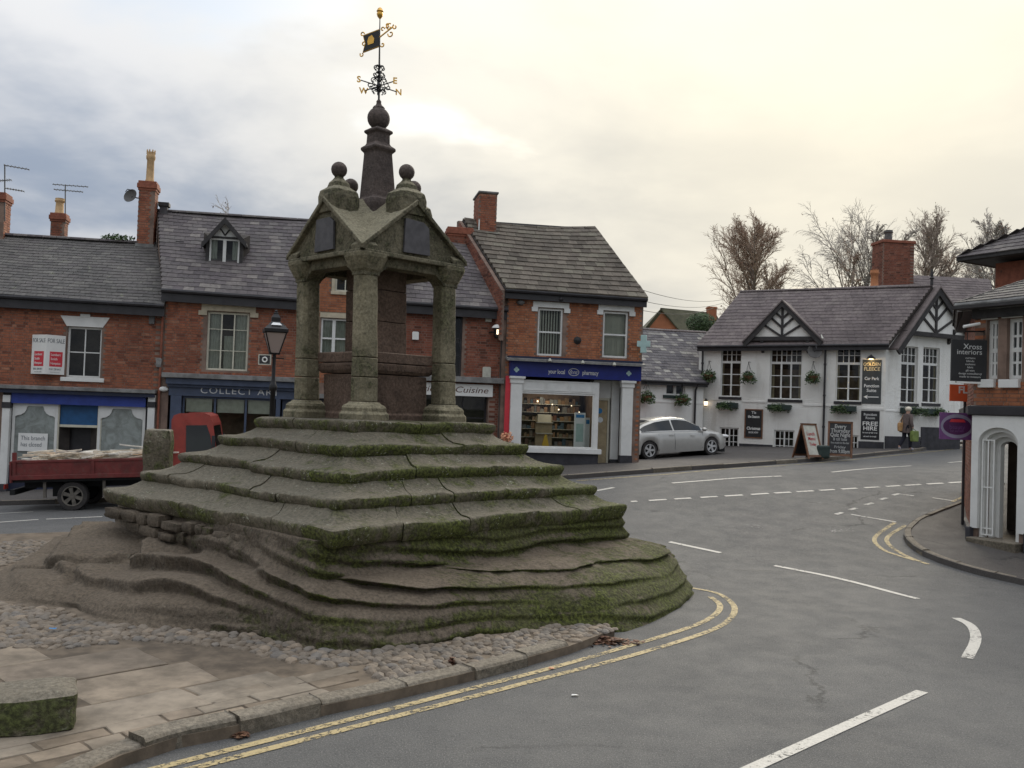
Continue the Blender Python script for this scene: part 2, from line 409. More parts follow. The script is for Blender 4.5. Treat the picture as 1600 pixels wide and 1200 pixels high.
simple('earth', (0.13, 0.10, 0.07), 0.95, 0.35, 4, bmp=0.8, bscale=30)
simple('plate_slate', (0.075, 0.07, 0.072), 0.7, 0.2, 8, bmp=0.3)
simple('black_iron', (0.012, 0.011, 0.011), 0.45, 0.2, 8)
simple('gold', (0.62, 0.36, 0.08), 0.35, 0.15, 8, metal=0.8)
simple('white_paint', (0.66, 0.655, 0.62), 0.5, 0.06, 2.2, dirt=0.12, dirtcol=(0.3, 0.28, 0.24))
def white_render():
    q, bs, _ = newmat('white_render'); p = pos(q)
    mp = q.n('ShaderNodeMapping'); mp.inputs['Scale'].default_value = (1, 1, 0.16); q.l(p, mp.inputs['Vector'])
    st = q.noise(mp.outputs[0], 3.2, 6, 0.65, 0.3); a = q.noise(p, 0.8, 5, 0.6); b = q.noise(p, 9, 5, 0.7)
    c = q.mix(q.ramp(a, 0.3, 0.7), (0.70, 0.685, 0.635), (0.79, 0.78, 0.735))
    c = q.mix(q.ramp(st, 0.50, 0.74, 0, 0.38), c, (0.42, 0.39, 0.33)); c = q.mix(q.ramp(b, 0.6, 0.8, 0, 0.3), c, (0.42, 0.40, 0.35))
    q.l(c, bs.inputs['Base Color']); bs.inputs['Roughness'].default_value = 0.85; bump(q, bs, q.noise(p, 14, 4, 0.6), 0.5, 0.006)
white_render()
simple('cream_paint', (0.56, 0.53, 0.42), 0.55, 0.06, 3, dirt=0.12)
simple('cream_stone', (0.46, 0.40, 0.29), 0.8, 0.12, 5, dirt=0.2, bmp=0.2)
simple('lead', (0.19, 0.185, 0.175), 0.65, 0.3, 3, dirt=0.4, bmp=0.3, bscale=12)
simple('black_paint', (0.028, 0.026, 0.028), 0.5, 0.25, 3)
simple('black_timber', (0.034, 0.031, 0.030), 0.7, 0.3, 6, bmp=0.2)
simple('plinth_black', (0.034, 0.033, 0.038), 0.65, 0.3, 4, dirt=0.4, dirtcol=(0.06, 0.055, 0.05))
simple('blue_fascia', (0.022, 0.045, 0.235), 0.5, 0.15, 5)
simple('teal_blue', (0.012, 0.075, 0.19), 0.5, 0.15, 5)
simple('pharmacy_blue', (0.008, 0.018, 0.16), 0.4, 0.12, 5)
simple('art_blue', (0.055, 0.072, 0.115), 0.55, 0.15, 5, dirt=0.2)
simple('navy', (0.015, 0.02, 0.045), 0.5, 0.2, 4)
simple('interior_dark', (0.05, 0.042, 0.036), 0.9, 0.3, 3)
simple('interior_warm', (0.16, 0.11, 0.075), 0.9, 0.4, 2.5)
simple('curtain_pale', (0.42, 0.42, 0.35), 0.9, 0.12, 6)
simple('curtain_warm', (0.40, 0.32, 0.20), 0.9, 0.15, 6)
simple('blind_cream', (0.62, 0.58, 0.45), 0.8, 0.06, 3)
simple('red_paint', (0.36, 0.022, 0.014), 0.38, 0.12, 4)
simple('truck_red', (0.26, 0.036, 0.024), 0.45, 0.15, 4, dirt=0.25, dirtcol=(0.16, 0.06, 0.045))
simple('truck_bed_red', (0.13, 0.02, 0.017), 0.6, 0.25, 4, dirt=0.45, dirtcol=(0.09, 0.06, 0.045))
simple('tyre', (0.035, 0.031, 0.029), 0.85, 0.3, 8, dirt=0.3, dirtcol=(0.09, 0.08, 0.07))
simple('muddy_rim', (0.13, 0.115, 0.095), 0.7, 0.3, 8)
simple('alloy', (0.5, 0.5, 0.49), 0.35, 0.08, 8, metal=0.15)
simple('underbody', (0.012, 0.012, 0.012), 0.8, 0.2, 5)
simple('silver', (0.50, 0.49, 0.455), 0.28, 0.04, 2, metal=0.45, spec=0.5, dirt=0.12, dirtcol=(0.2, 0.18, 0.15))
simple('red_lens', (0.42, 0.03, 0.015), 0.3, 0.1, 5)
simple('clear_lens', (0.7, 0.7, 0.68), 0.15, 0.1, 5)
simple('terracotta', (0.42, 0.17, 0.075), 0.85, 0.15, 6, dirt=0.3)
simple('buff_pot', (0.50, 0.33, 0.17), 0.85, 0.15, 6, dirt=0.3)
simple('sign_white', (0.72, 0.71, 0.67), 0.5, 0.04, 4)
simple('sign_red', (0.56, 0.035, 0.05), 0.5, 0.06, 4)
simple('sign_black', (0.018, 0.018, 0.019), 0.5, 0.15, 5)
simple('sign_grey', (0.05, 0.055, 0.055), 0.5, 0.12, 5)
simple('sign_orange', (0.72, 0.13, 0.045), 0.5, 0.06, 4)
simple('sign_purple', (0.15, 0.055, 0.17), 0.5, 0.25, 4)
simple('sign_lilac', (0.27, 0.24, 0.32), 0.5, 0.1, 4)
simple('sign_plum', (0.085, 0.018, 0.085), 0.5, 0.15, 4)
simple('ink_grey', (0.16, 0.17, 0.18), 0.6, 0.1, 4)
simple('ink_light', (0.52, 0.52, 0.5), 0.6, 0.08, 4)
simple('ink_pale', (0.75, 0.74, 0.70), 0.6, 0.05, 4)
simple('ink_cream', (0.66, 0.56, 0.36), 0.6, 0.05, 4)
simple('ink_brown', (0.10, 0.035, 0.02), 0.6, 0.05, 4)
simple('chalk_green', (0.05, 0.11, 0.08), 0.7, 0.1, 4)
simple('wood_brown', (0.16, 0.075, 0.038), 0.6, 0.25, 8)
simple('pale_board', (0.46, 0.45, 0.38), 0.6, 0.12, 5, dirt=0.2)
simple('pharm_green', (0.36, 0.50, 0.47), 0.5, 0.1, 5)
simple('planter_green', (0.02, 0.035, 0.03), 0.6, 0.2, 5)
simple('grey_pot', (0.10, 0.095, 0.09), 0.7, 0.2, 5)
simple('bark', (0.19, 0.155, 0.125), 0.9, 0.3, 5)
simple('twig', (0.32, 0.26, 0.215), 0.9, 0.25, 3)  # all three twig colours are lightened to stand in for haze
simple('twig_grey', (0.38, 0.345, 0.31), 0.9, 0.25, 3)
simple('twig_rust', (0.38, 0.28, 0.21), 0.9, 0.25, 3)
simple('skin', (0.45, 0.27, 0.2), 0.6, 0.05, 8)
simple('hair_white', (0.66, 0.6, 0.48), 0.8, 0.1, 20)
simple('coat', (0.115, 0.088, 0.08), 0.9, 0.15, 8)
simple('trousers', (0.014, 0.014, 0.022), 0.9, 0.2, 8)
simple('shoe', (0.35, 0.32, 0.34), 0.7, 0.1, 8)
simple('bag_tan', (0.42, 0.24, 0.1), 0.7, 0.15, 8)
simple('bag_green', (0.16, 0.21, 0.055), 0.7, 0.2, 8)
simple('hedge', (0.025, 0.05, 0.018), 0.8, 0.3, 4)
simple('grass', (0.055, 0.07, 0.025), 0.95, 0.3, 1.5)
simple('wet_yellow', (0.6, 0.38, 0.03), 0.5, 0.05, 5)
simple('stand_white', (0.68, 0.72, 0.72), 0.5, 0.05, 5)
simple('stand_blue', (0.03, 0.2, 0.45), 0.5, 0.05, 5)
simple('peach_flower', (0.62, 0.3, 0.17), 0.8, 0.2, 20)
tinted('goods', [(0.14, 0.06, 0.04), (0.3, 0.26, 0.2), (0.05, 0.10, 0.14), (0.3, 0.17, 0.08), (0.16, 0.17, 0.12)], 0.6, bmp=0)
glass('glass', (0.75, 0.8, 0.8), 0.75, 0.0); glass('shop_glass', (0.85, 0.88, 0.86), 0.6, 0.0); glass('car_glass', (0.16, 0.18, 0.19), 1.0, 0.08)
emit('bulb', (1.0, 0.72, 0.35), 4.0); emit('bulb_soft', (1.0, 0.8, 0.55), 1.2)
def frosted():
    q, bs, _ = newmat('frosted'); p = pos(q)
    n = q.noise(p, 2.2, 6, 0.7, 2.0)
    q.l(q.mix(q.ramp(n, 0.3, 0.7), (0.17, 0.18, 0.165), (0.30, 0.33, 0.31)), bs.inputs['Base Color'])
    bs.inputs['Roughness'].default_value = 0.2
frosted()
def lantern_glass():
    q, bs, _ = newmat('lantern_glass'); bs.inputs['Base Color'].default_value = (0.34, 0.27, 0.24, 1); bs.inputs['Roughness'].default_value = 0.3
lantern_glass()
def asphalt(name, c, patch, speck):
    q, bs, _ = newmat(name); p = pos(q)
    a = q.noise(p, 0.35, 6, 0.6, 0.6); b = q.noise(p, 70, 3, 0.75); d = q.noise(p, 2.5, 6, 0.7); e = q.noise(p, 36, 4, 0.75)
    col = q.mix(q.ramp(a, 0.35, 0.68), c, patch)
    col = q.mix(q.ramp(d, 0.42, 0.8, 0, 0.18), col, tuple(0.6 * x for x in c))
    col = q.mix(q.ramp(e, 0.48, 0.68, 0, 0.6), col, tuple(0.45 * x for x in c))
    col = q.mix(q.ramp(b, 0.52, 0.66, 0, 0.9), col, speck)
    mo = q.noise(p, 13, 6, 0.8)
    col = q.mix(q.ramp(mo, 0.35, 0.65, 0.0, 0.35), col, tuple(1.45 * x for x in c))
    # cracks and sealed seams
    vo = q.n('ShaderNodeTexVoronoi'); vo.feature = 'DISTANCE_TO_EDGE'; vo.inputs['Scale'].default_value = 0.23
    q.l(q.vmath('ADD', p, q.vmath('SCALE', q.noise(p, 0.9, 5, 0.7, 0, 'Color'))), vo.inputs['Vector'])
    cr = q.math('MULTIPLY', q.ramp(vo.outputs['Distance'], 0.0, 0.012, 1, 0), q.ramp(a, 0.48, 0.6))
    col = q.mix(q.math('MULTIPLY', cr, 0.6), col, (0.02, 0.02, 0.02))
    q.l(col, bs.inputs['Base Color'])
    q.l(q.ramp(d, 0.3, 0.7, 0.74, 0.86), bs.inputs['Roughness']); bs.inputs['Specular IOR Level'].default_value = 0.3
    bump(q, bs, q.math('ADD', b, e), 0.9, 0.008)
asphalt('asphalt', (0.082, 0.081, 0.078), (0.112, 0.110, 0.104), (0.22, 0.21, 0.195))
asphalt('pavement', (0.07, 0.062, 0.056), (0.092, 0.083, 0.075), (0.14, 0.13, 0.12))
def road_paint(name, col, wear):
    q, bs, out = newmat(name); p = pos(q)
    n = q.noise(p, 22, 7, 0.75, 0.4); n2 = q.noise(p, 1.6, 4, 0.6)
    f = q.ramp(q.math('ADD', q.math('MULTIPLY', n, 0.7), q.math('MULTIPLY', n2, 0.3)), wear, wear + 0.10)
    q.l(q.mix(q.ramp(q.noise(p, 60, 4), 0.3, 0.7), tuple(0.8 * x for x in col), col), bs.inputs['Base Color'])
    bs.inputs['Roughness'].default_value = 0.75
    tr = q.n('ShaderNodeBsdfTransparent'); mx = q.n('ShaderNodeMixShader')
    q.l(f, mx.inputs[0]); q.l(tr.outputs[0], mx.inputs[1]); q.l(bs.outputs[0], mx.inputs[2]); q.l(mx.outputs[0], out.inputs[0])
road_paint('paint_white', (0.56, 0.53, 0.465), 0.37)
road_paint('paint_worn', (0.50, 0.48, 0.43), 0.40)
road_paint('paint_scuff', (0.30, 0.29, 0.27), 0.50)
road_paint('paint_yellow', (0.46, 0.36, 0.18), 0.42)
# ================================================================== THE SETTING
def sheet(name, xs, ys, dz, mat, zfun=zf):
    mb = MB(); nx = len(xs)
    mb.v = [V((x, y, zfun(x, y) + dz)) for y in ys for x in xs]
    mb.f = [(j * nx + i, j * nx + i + 1, (j + 1) * nx + i + 1, (j + 1) * nx + i) for j in range(len(ys) - 1) for i in range(nx - 1)]
    mb.t = [0.5] * len(mb.f)
    return mb.build(name, mat, smooth=True, kind='structure')
def rng(a, b, s):
    n = max(1, int(round((b - a) / s))); return [a + (b - a) * i / n for i in range(n + 1)]
def hill(x, y):
    return zf(x, min(y, 45)) + 7.5 * sm((y - 46) / 80)
sheet('ground', rng(-1500, -60, 160) + rng(-50, 60, 5) + rng(70, 1500, 160), rng(-1500, -20, 160) + rng(-10, 140, 5) + rng(180, 1800, 160), -0.35, 'grass', hill)
sheet('road', rng(-34, 40, 0.6), rng(-6, 46, 0.5), 0.0, 'asphalt')
def drape(name, poly, dz, mat, step=0.6, skirt=0.0, parent=None, **tags):
    """polygon of ground points laid over the terrain, dz above it, with an optional kerb-high side"""
    bm = bmesh.new()
    f = bm.faces.new([bm.verts.new((p[0], p[1], 0)) for p in poly])
    bmesh.ops.triangulate(bm, faces=bm.faces[:])
    x0, x1 = min(p[0] for p in poly), max(p[0] for p in poly); y0, y1 = min(p[1] for p in poly), max(p[1] for p in poly)
    for k in range(1, int((x1 - x0) / step) + 1):
        bmesh.ops.bisect_plane(bm, geom=bm.verts[:] + bm.edges[:] + bm.faces[:], plane_co=(x0 + k * step, 0, 0), plane_no=(1, 0, 0))
    for k in range(1, int((y1 - y0) / step) + 1):
        bmesh.ops.bisect_plane(bm, geom=bm.verts[:] + bm.edges[:] + bm.faces[:], plane_co=(0, y0 + k * step, 0), plane_no=(0, 1, 0))
    for v in bm.verts: v.co.z = zf(v.co.x, v.co.y) + dz
    bmesh.ops.recalc_face_normals(bm, faces=bm.faces)
    if sum(f.normal.z for f in bm.faces) < 0: bmesh.ops.reverse_faces(bm, faces=bm.faces[:])
    if skirt:
        be = [e for e in bm.edges if e.is_boundary]
        r = bmesh.ops.extrude_edge_only(bm, edges=be)
        for v in [g_ for g_ in r['geom'] if isinstance(g_, bmesh.types.BMVert)]: v.co.z -= skirt
    me = bpy.data.meshes.new(name); bm.to_mesh(me); bm.free()
    me.materials.append(MAT[mat]); ob = bpy.data.objects.new(name, me)
    if parent is not None: me.transform(Matrix.Translation(-org(parent)))
    link(ob, parent); tag(ob, **tags); ORG[ob.name] = org(parent); return ob
def resample(pts, step):
    out = [pts[0].copy()]
    for a, b in zip(pts, pts[1:]):
        n = max(1, int((b - a).length / step))
        out += [a.lerp(b, i / n) for i in range(1, n + 1)]
    return out
def smooth_path(pts, it=2):
    for _ in range(it):
        q = [pts[0]]
        for a, b in zip(pts, pts[1:]): q += [a.lerp(b, 0.25), a.lerp(b, 0.75)]
        pts = q + [pts[-1]]
    return pts
def ribbon(pts, width, mat, name='road_marking', dz=0.006, parent=None, curve=True):
    if curve and len(pts) > 2: pts = smooth_path(pts)
    pts = resample(pts, 0.25); mb = MB(); k = len(pts)
    for i, p in enumerate(pts):
        d = pts[min(i + 1, k - 1)] - pts[max(i - 1, 0)]; n = V((-d.y, d.x, 0)).normalized() * width / 2
        for q in (p - n, p + n): mb.v.append(V((q.x, q.y, zf(q.x, q.y) + dz)))
    mb.f = [(2 * i, 2 * i + 2, 2 * i + 3, 2 * i + 1) for i in range(k - 1)]; mb.t = [0.5] * len(mb.f)
    return mb.build(name, mat, parent, kind='structure')
G = lambda *pp: [gnd(*p) for p in pp]
# white lines of the junction
for pp, wd, mt in [
    ([(1441, 1081), (1170, 1203), (1030, 1268)], 0.115, 'paint_white'),
    ([(1494, 966), (1520, 978), (1527, 1000), (1511, 1029)], 0.125, 'paint_white'),
    ([(1210, 884), (1320, 905), (1434, 936)], 0.11, 'paint_white'),
    ([(1046, 847), (1126, 864)], 0.11, 'paint_white'),
    ([(1050, 755), (1221, 744)], 0.12, 'paint_white'), ([(1300, 738), (1424, 728)], 0.12, 'paint_white'), ([(1482, 723), (1530, 719)], 0.12, 'paint_white'),
    ([(932, 767), (959, 762)], 0.12, 'paint_white'),
    ([(-40, 819), (60, 812)], 0.10, 'paint_white'), ([(72, 811.5), (160, 807.5)], 0.10, 'paint_white'), ([(-60, 805), (52, 800)], 0.08, 'paint_worn'),
    ([(1330, 804), (1400, 816)], 0.08, 'paint_worn'), ([(1457, 778), (1490, 783)], 0.08, 'paint_worn'), ([(1404, 772), (1428, 775)], 0.08, 'paint_worn'),
    ([(1306, 804), (1316, 801)], 0.1, 'paint_worn'), ([(1328, 797), (1338, 794)], 0.1, 'paint_worn'), ([(1352, 789), (1364, 786)], 0.1, 'paint_worn'), ([(1375, 781), (1386, 778)], 0.1, 'paint_worn'), ([(1395, 774), (1405, 771.5)], 0.1, 'paint_worn'),
    ([(1288, 831), (1312, 826), (1338, 829)], 0.35, 'paint_scuff'), ([(1165, 822), (1200, 824)], 0.25, 'paint_scuff'), ([(1420, 812), (1445, 806), (1470, 797)], 0.3, 'paint_scuff'),
]: ribbon(G(*pp), wd, mt)
for x0, x1 in [(290, 310), (350, 408), (435, 490), (522, 578), (603, 662), (690, 748), (768, 822), (843, 898), (918, 968), (992, 1043), (1068, 1118), (1140, 1187), (1203, 1255), (1277, 1330), (1350, 1395)]:
    a, b = x0 / 2.133 + 850, x1 / 2.133 + 850
    ln = lambda x: 784 - (x - 985) * 0.0592
    ribbon(G((a, ln(a)), (b, ln(b))), 0.12, 'paint_white')
# yellow lines
for pp in [
    [(150, 1226), (249, 1200), (500, 1137), (722, 1080), (850, 1048), (990, 1008), (1089, 978), (1122, 959), (1127, 945), (1110, 933)],
    [(190, 1230), (306, 1200), (540, 1140), (775, 1080), (850, 1060), (967, 1031), (1075, 999), (1131, 978), (1150, 957), (1145, 942), (1122, 926), (1080, 919)],
    [(1398, 817), (1370, 835), (1364, 846), (1380, 860), (1396, 866), (1430, 876)], [(1415, 821), (1384, 839), (1387, 851), (1412, 868), (1450, 882)],
    [(1488, 784), (1520, 770)], [(901, 751.5), (1131, 735), (1319, 720.5), (1520, 699)],
]: ribbon(G(*pp), 0.085, 'paint_yellow')
# pavement in front of the shops
KF = G((-240, 800), (0, 790), (200, 784), (450, 773), (700, 760), (901, 748), (1131, 731.6), (1319, 717.5), (1440, 705), (1600, 682))
PAV = [(p.x, p.y) for p in KF] + [(34, 45), (20, 45.5), (6, 40), (-12, 32), (-24, 30)]
pav = drape('pavement', PAV, 0.11, 'pavement', 0.7, 0.25, kind='structure')
def kerb(path, hgt, wid, mat, parent, ln=0.95, gap=0.008, jit=0.012):
    """a row of kerb stones, each an object"""
    path = resample(path, 0.1); L = [0]
    for a, b in zip(path, path[1:]): L.append(L[-1] + (b - a).length)
    def P_(s):
        for i in range(len(L) - 1):
            if L[i + 1] >= s: return path[i].lerp(path[i + 1], (s - L[i]) / max(1e-6, L[i + 1] - L[i]))
        return path[-1]
    s = 0.0
    while s < L[-1] - 0.3:
        e = min(s + ln * random.uniform(0.8, 1.2), L[-1])
        mb = MB(); k = 4; top = random.uniform(-jit, jit); j2 = random.uniform(-jit, jit)
        for i in range(k + 1):
            c = P_(s + gap + (e - s - 2 * gap) * i / k); d = (P_(min(L[-1], s + 0.05 + (e - s) * i / k)) - P_(max(0, s - 0.05 + (e - s) * i / k))); d.z = 0
            n = V((-d.y, d.x, 0)).normalized(); z = zf(c.x, c.y)
            for q, h in ((c, -0.12), (c + n * 0.008, hgt * 0.8 + top), (c + n * 0.03, hgt + top), (c + n * wid, hgt + 0.004 + top), (c + n * wid, -0.12)):
                mb.v.append(V((q.x + n.x * j2, q.y + n.y * j2, z + h + 0.006 * noise.noise(q * 5))))
        mb.f = [(5 * i + j, 5 * i + 5 + j, 5 * i + 6 + j, 5 * i + 1 + j) for i in range(k) for j in range(4)] + [(4, 3, 2, 1, 0), tuple(5 * k + j for j in range(5))]
        mb.t = [random.random()] * len(mb.f)
        mb.build('kerb_stone', mat, parent, bevel=0.008); s = e
kerb(KF[1:], 0.12, 0.13, 'kerb_stone', pav, 1.3)
# pavement corner by the brick building on the right
KR = smooth_path(G((1560, 762), (1505, 787), (1440, 812), (1420, 824), (1409, 838), (1420, 856), (1450, 874), (1520, 897), (1600, 915), (1720, 940), (1900, 970)), 1)
PC = [(p.x, p.y) for p in KR] + [(22, 8), (22, 22), (16, 24)]
pav2 = drape('pavement', PC, 0.10, 'pavement', 0.6, 0.25, kind='structure')
kerb(KR, 0.105, 0.13, 'kerb_stone', pav2, 0.9)
# paved island of the cross
CC = V((-2.05, 14.0, 0))
KI = G((60, 1262), (188, 1200), (280, 1169), (367, 1152), (481, 1124), (600, 1098), (714, 1070), (810, 1045), (890, 1022))
isl_poly = [(p.x, p.y) for p in KI] + [(gnd(960, 995).x, gnd(960, 995).y), (0.2, 13.5), (-2, 17.6)] + [(p.x, p.y) for p in G((125, 838), (0, 842), (-300, 852))] + [(-13, 9), (-8, 4), (KI[0].x - 2, KI[0].y - 1)]
ISZ = 0.10
isl = drape('island_paving', isl_poly, ISZ - 0.012, 'earth', 0.5, 0.2, kind='structure')
kerb([KI[0] - V((2, 1, 0))] + KI, 0.125, 0.2, 'kerb_stone', isl, 0.9, 0.012, 0.02)
def inside(x, y, poly):
    r = False; j = len(poly) - 1
    for i in range(len(poly)):
        xi, yi = poly[i][:2]; xj, yj = poly[j][:2]
        if (yi > y) != (yj > y) and x < (xj - xi) * (y - yi) / (yj - yi) + xi: r = not r
        j = i
    return r
def gp(*pp): return [(q.x, q.y) for q in (gnd(*p, ISZ) for p in pp)]
# ---- outline of the living rock
rock_px = [(-40, 948), (0, 957), (85, 966), (130, 985), (175, 992), (300, 1000), (400, 1008), (470, 1026), (520, 1034), (620, 1030), (740, 1010), (870, 992), (980, 988), (1040, 966), (1078, 940), (1088, 926)]
RB = [gnd(*p) for p in rock_px]
RB = [(math.atan2(p.y - CC.y, p.x - CC.x), math.hypot(p.x - CC.x, p.y - CC.y)) for p in RB]
RB += [(R(10), 4.75), (R(45), 4.3), (R(90), 4.7), (R(135), 4.6), (R(172), 5.2), (R(-178), 5.25), (R(-165), 5.35)]
RB = sorted(RB)
RB = [(a - 2 * math.pi, r) for a, r in RB] + RB + [(a + 2 * math.pi, r) for a, r in RB]
def rock_r(a):
    for (a0, r0), (a1, r1) in zip(RB, RB[1:]):
        if a0 <= a <= a1: return r0 + (r1 - r0) * (a - a0) / max(1e-6, a1 - a0)
    return 4.8
# ---- paving stones
def cobble_variants():
    out = []
    for k in range(10):
        bm = bmesh.new(); bmesh.ops.create_icosphere(bm, subdivisions=2, radius=1)
        mb = MB(); sx = random.uniform(0.85, 1.25); o_ = V((k * 7.3, 1, 2))
        for v in bm.verts:
            c = v.co * (1 + 0.22 * noise.noise(v.co * 1.3 + o_)); mb.v.append(V((c.x * sx, c.y, max(c.z, -0.2) * 0.62)))
        mb.f = [tuple(v.index for v in f.verts) for f in bm.faces]
        mb.t = [(k + 0.5) / 10] * len(mb.f); bm.free(); out.append(mb)
    return out
def dist_kerb(x, y):
    return min((V((x, y, 0)) - V((p.x, p.y, 0))).length for p in KIs)
KIs = resample([KI[0] - V((2, 1, 0))] + KI, 0.12)
def rock_d(x, y):
    a = math.atan2(y - CC.y, x - CC.x); return math.hypot(x - CC.x, y - CC.y) - rock_r(a)
cob = []
bb = ((-12, 2.5), (5.2, 19.5))
wedge = gp((600, 1062), (690, 1078), (905, 1020), (900, 1000), (700, 1015), (560, 1035))
backz = gp((-200, 930), (-200, 856), (0, 847), (128, 843), (100, 870), (30, 905), (-60, 940))
leftz = gp((-200, 950), (0, 950), (130, 980), (180, 1004), (90, 1012), (-200, 1012))
pts = []
random.seed(11)
grid = {}
def free(x, y, d):
    i, j = int(x // 0.2), int(y // 0.2)
    for a in range(i - 1, i + 2):
        for b in range(j - 1, j + 2):
            for q in grid.get((a, b), ()):
                if (q[0] - x) ** 2 + (q[1] - y) ** 2 < d * d: return False
    return True
for _ in range(110000):
    x, y = random.uniform(-11, 2.4), random.uniform(6.5, 19)
    rd = rock_d(x, y)
    if rd < -0.05 or not inside(x, y, isl_poly): continue
    if not (rd < 0.50 + 0.15 * noise.noise(V((x, y, 0))) and y < 13 or inside(x, y, wedge) or inside(x, y, backz) or inside(x, y, leftz)): continue
    if dist_kerb(x, y) < 0.2: continue
    s_ = random.uniform(0.04, 0.072)
    if free(x, y, s_ * 1.38):
        grid.setdefault((int(x // 0.2), int(y // 0.2)), []).append((x, y)); pts.append((x, y, s_))
for x, y, s_ in pts:
    mt = Matrix.Translation((x, y, zf(x, y) + ISZ - 0.012)) @ Matrix.Rotation(random.uniform(0, 6.3), 4, 'Z') @ Matrix.Diagonal((s_ * 1.12, s_ * 0.95, s_ * random.uniform(0.75, 1.15), 1))
    cob.append((mt, random.randrange(10)))
pieces('cobble', 'cobble', isl, cobble_variants(), cob, 300)
# flagstones and setts laid along the kerb
kd = (KI[6] - KI[1]); kd.z = 0; kd.normalize(); kn = V((-kd.y, kd.x, 0)); ko = KI[1].copy(); ko.z = 0
def paving(name, a0, a1, b0, b1, la, lb, test, mat, hgt, jit, gap):
    bj = b0
    while bj < b1:
        hb = lb * random.uniform(0.8, 1.25); a = a0 + random.uniform(0, la)
        while a < a1:
            wa = la * random.uniform(0.65, 1.5); c = ko + kd * (a + wa / 2) + kn * (bj + hb / 2)
            if test(c.x, c.y):
                bm = bmesh.new(); j = lambda: random.uniform(-jit, jit)
                q = [(a + gap + abs(j()), bj + gap + abs(j())), (a + wa - gap - abs(j()), bj + gap + abs(j())), (a + wa - gap - abs(j()), bj + hb - gap - abs(j())), (a + gap + abs(j()), bj + hb - gap - abs(j()))]
                tz = random.uniform(-0.008, 0.008); sx, sy = random.uniform(-.012, .012), random.uniform(-.012, .012)
                mb = MB(); up = []; lo = []
                for (s1, s2) in [(q[i][0] + (q[(i + 1) % 4][0] - q[i][0]) * t, q[i][1] + (q[(i + 1) % 4][1] - q[i][1]) * t) for i in range(4) for t in (0.0, 0.33, 0.66)]:
                    p = ko + kd * s1 + kn * s2; wob = 0.035 * V((noise.noise(p * 4), noise.noise(p * 4 + V((9, 9, 9))), 0)) * (1 if lb > 0.3 else 0.5)
                    p = p + wob; z = zf(p.x, p.y) + hgt + tz * .5 + sx * .5 * (s1 - a) / max(wa, .1) + sy * .5 * (s2 - bj) / hb
                    up.append(V((p.x, p.y, z))); lo.append(V((p.x, p.y, z - 0.07)))
                bm.free()
                cen = sum(up, V((0, 0, 0))) / 12
                mb.v = up + lo + [cen + (u_ - cen) * 0.97 + V((0, 0, 0.006)) for u_ in up]
                t_ = random.random()
                mb.f = [tuple(range(24, 36))] + [(i, 12 + i, 12 + (i + 1) % 12, (i + 1) % 12)[::-1] for i in range(12)] + [(24 + i, i, (i + 1) % 12, 24 + (i + 1) % 12) for i in range(12)]
                mb.t = [t_] * len(mb.f); mb.build(name, mat, isl)
            a += wa
        bj += hb
def free_cob(x, y, d=0.3):
    return not any((q[0] - x) ** 2 + (q[1] - y) ** 2 < 0.012 for a in range(int(x // .2) - 1, int(x // .2) + 2) for b in range(int(y // .2) - 1, int(y // .2) + 2) for q in grid.get((a, b), ()))
setz = lambda x, y: 0.18 < dist_kerb(x, y) < 0.8 and inside(x, y, isl_poly) and rock_d(x, y) > 0.3 and x < -1.5 and free_cob(x, y)
flagz = lambda x, y: dist_kerb(x, y) > (0.75 if x < -1.5 else 0.3) and inside(x, y, isl_poly) and rock_d(x, y) > 0.48 and free_cob(x, y) and y < 13
random.seed(5)
paving('sett', -5, 3.2, 0.2, 3.0, 0.42, 0.21, setz, 'flag', ISZ - 0.009, 0.010, 0.004)
paving('flagstone', -9, 4.5, 0.6, 7.0, 1.15, 0.7, flagz, 'flag', ISZ - 0.010, 0.03, 0.006)
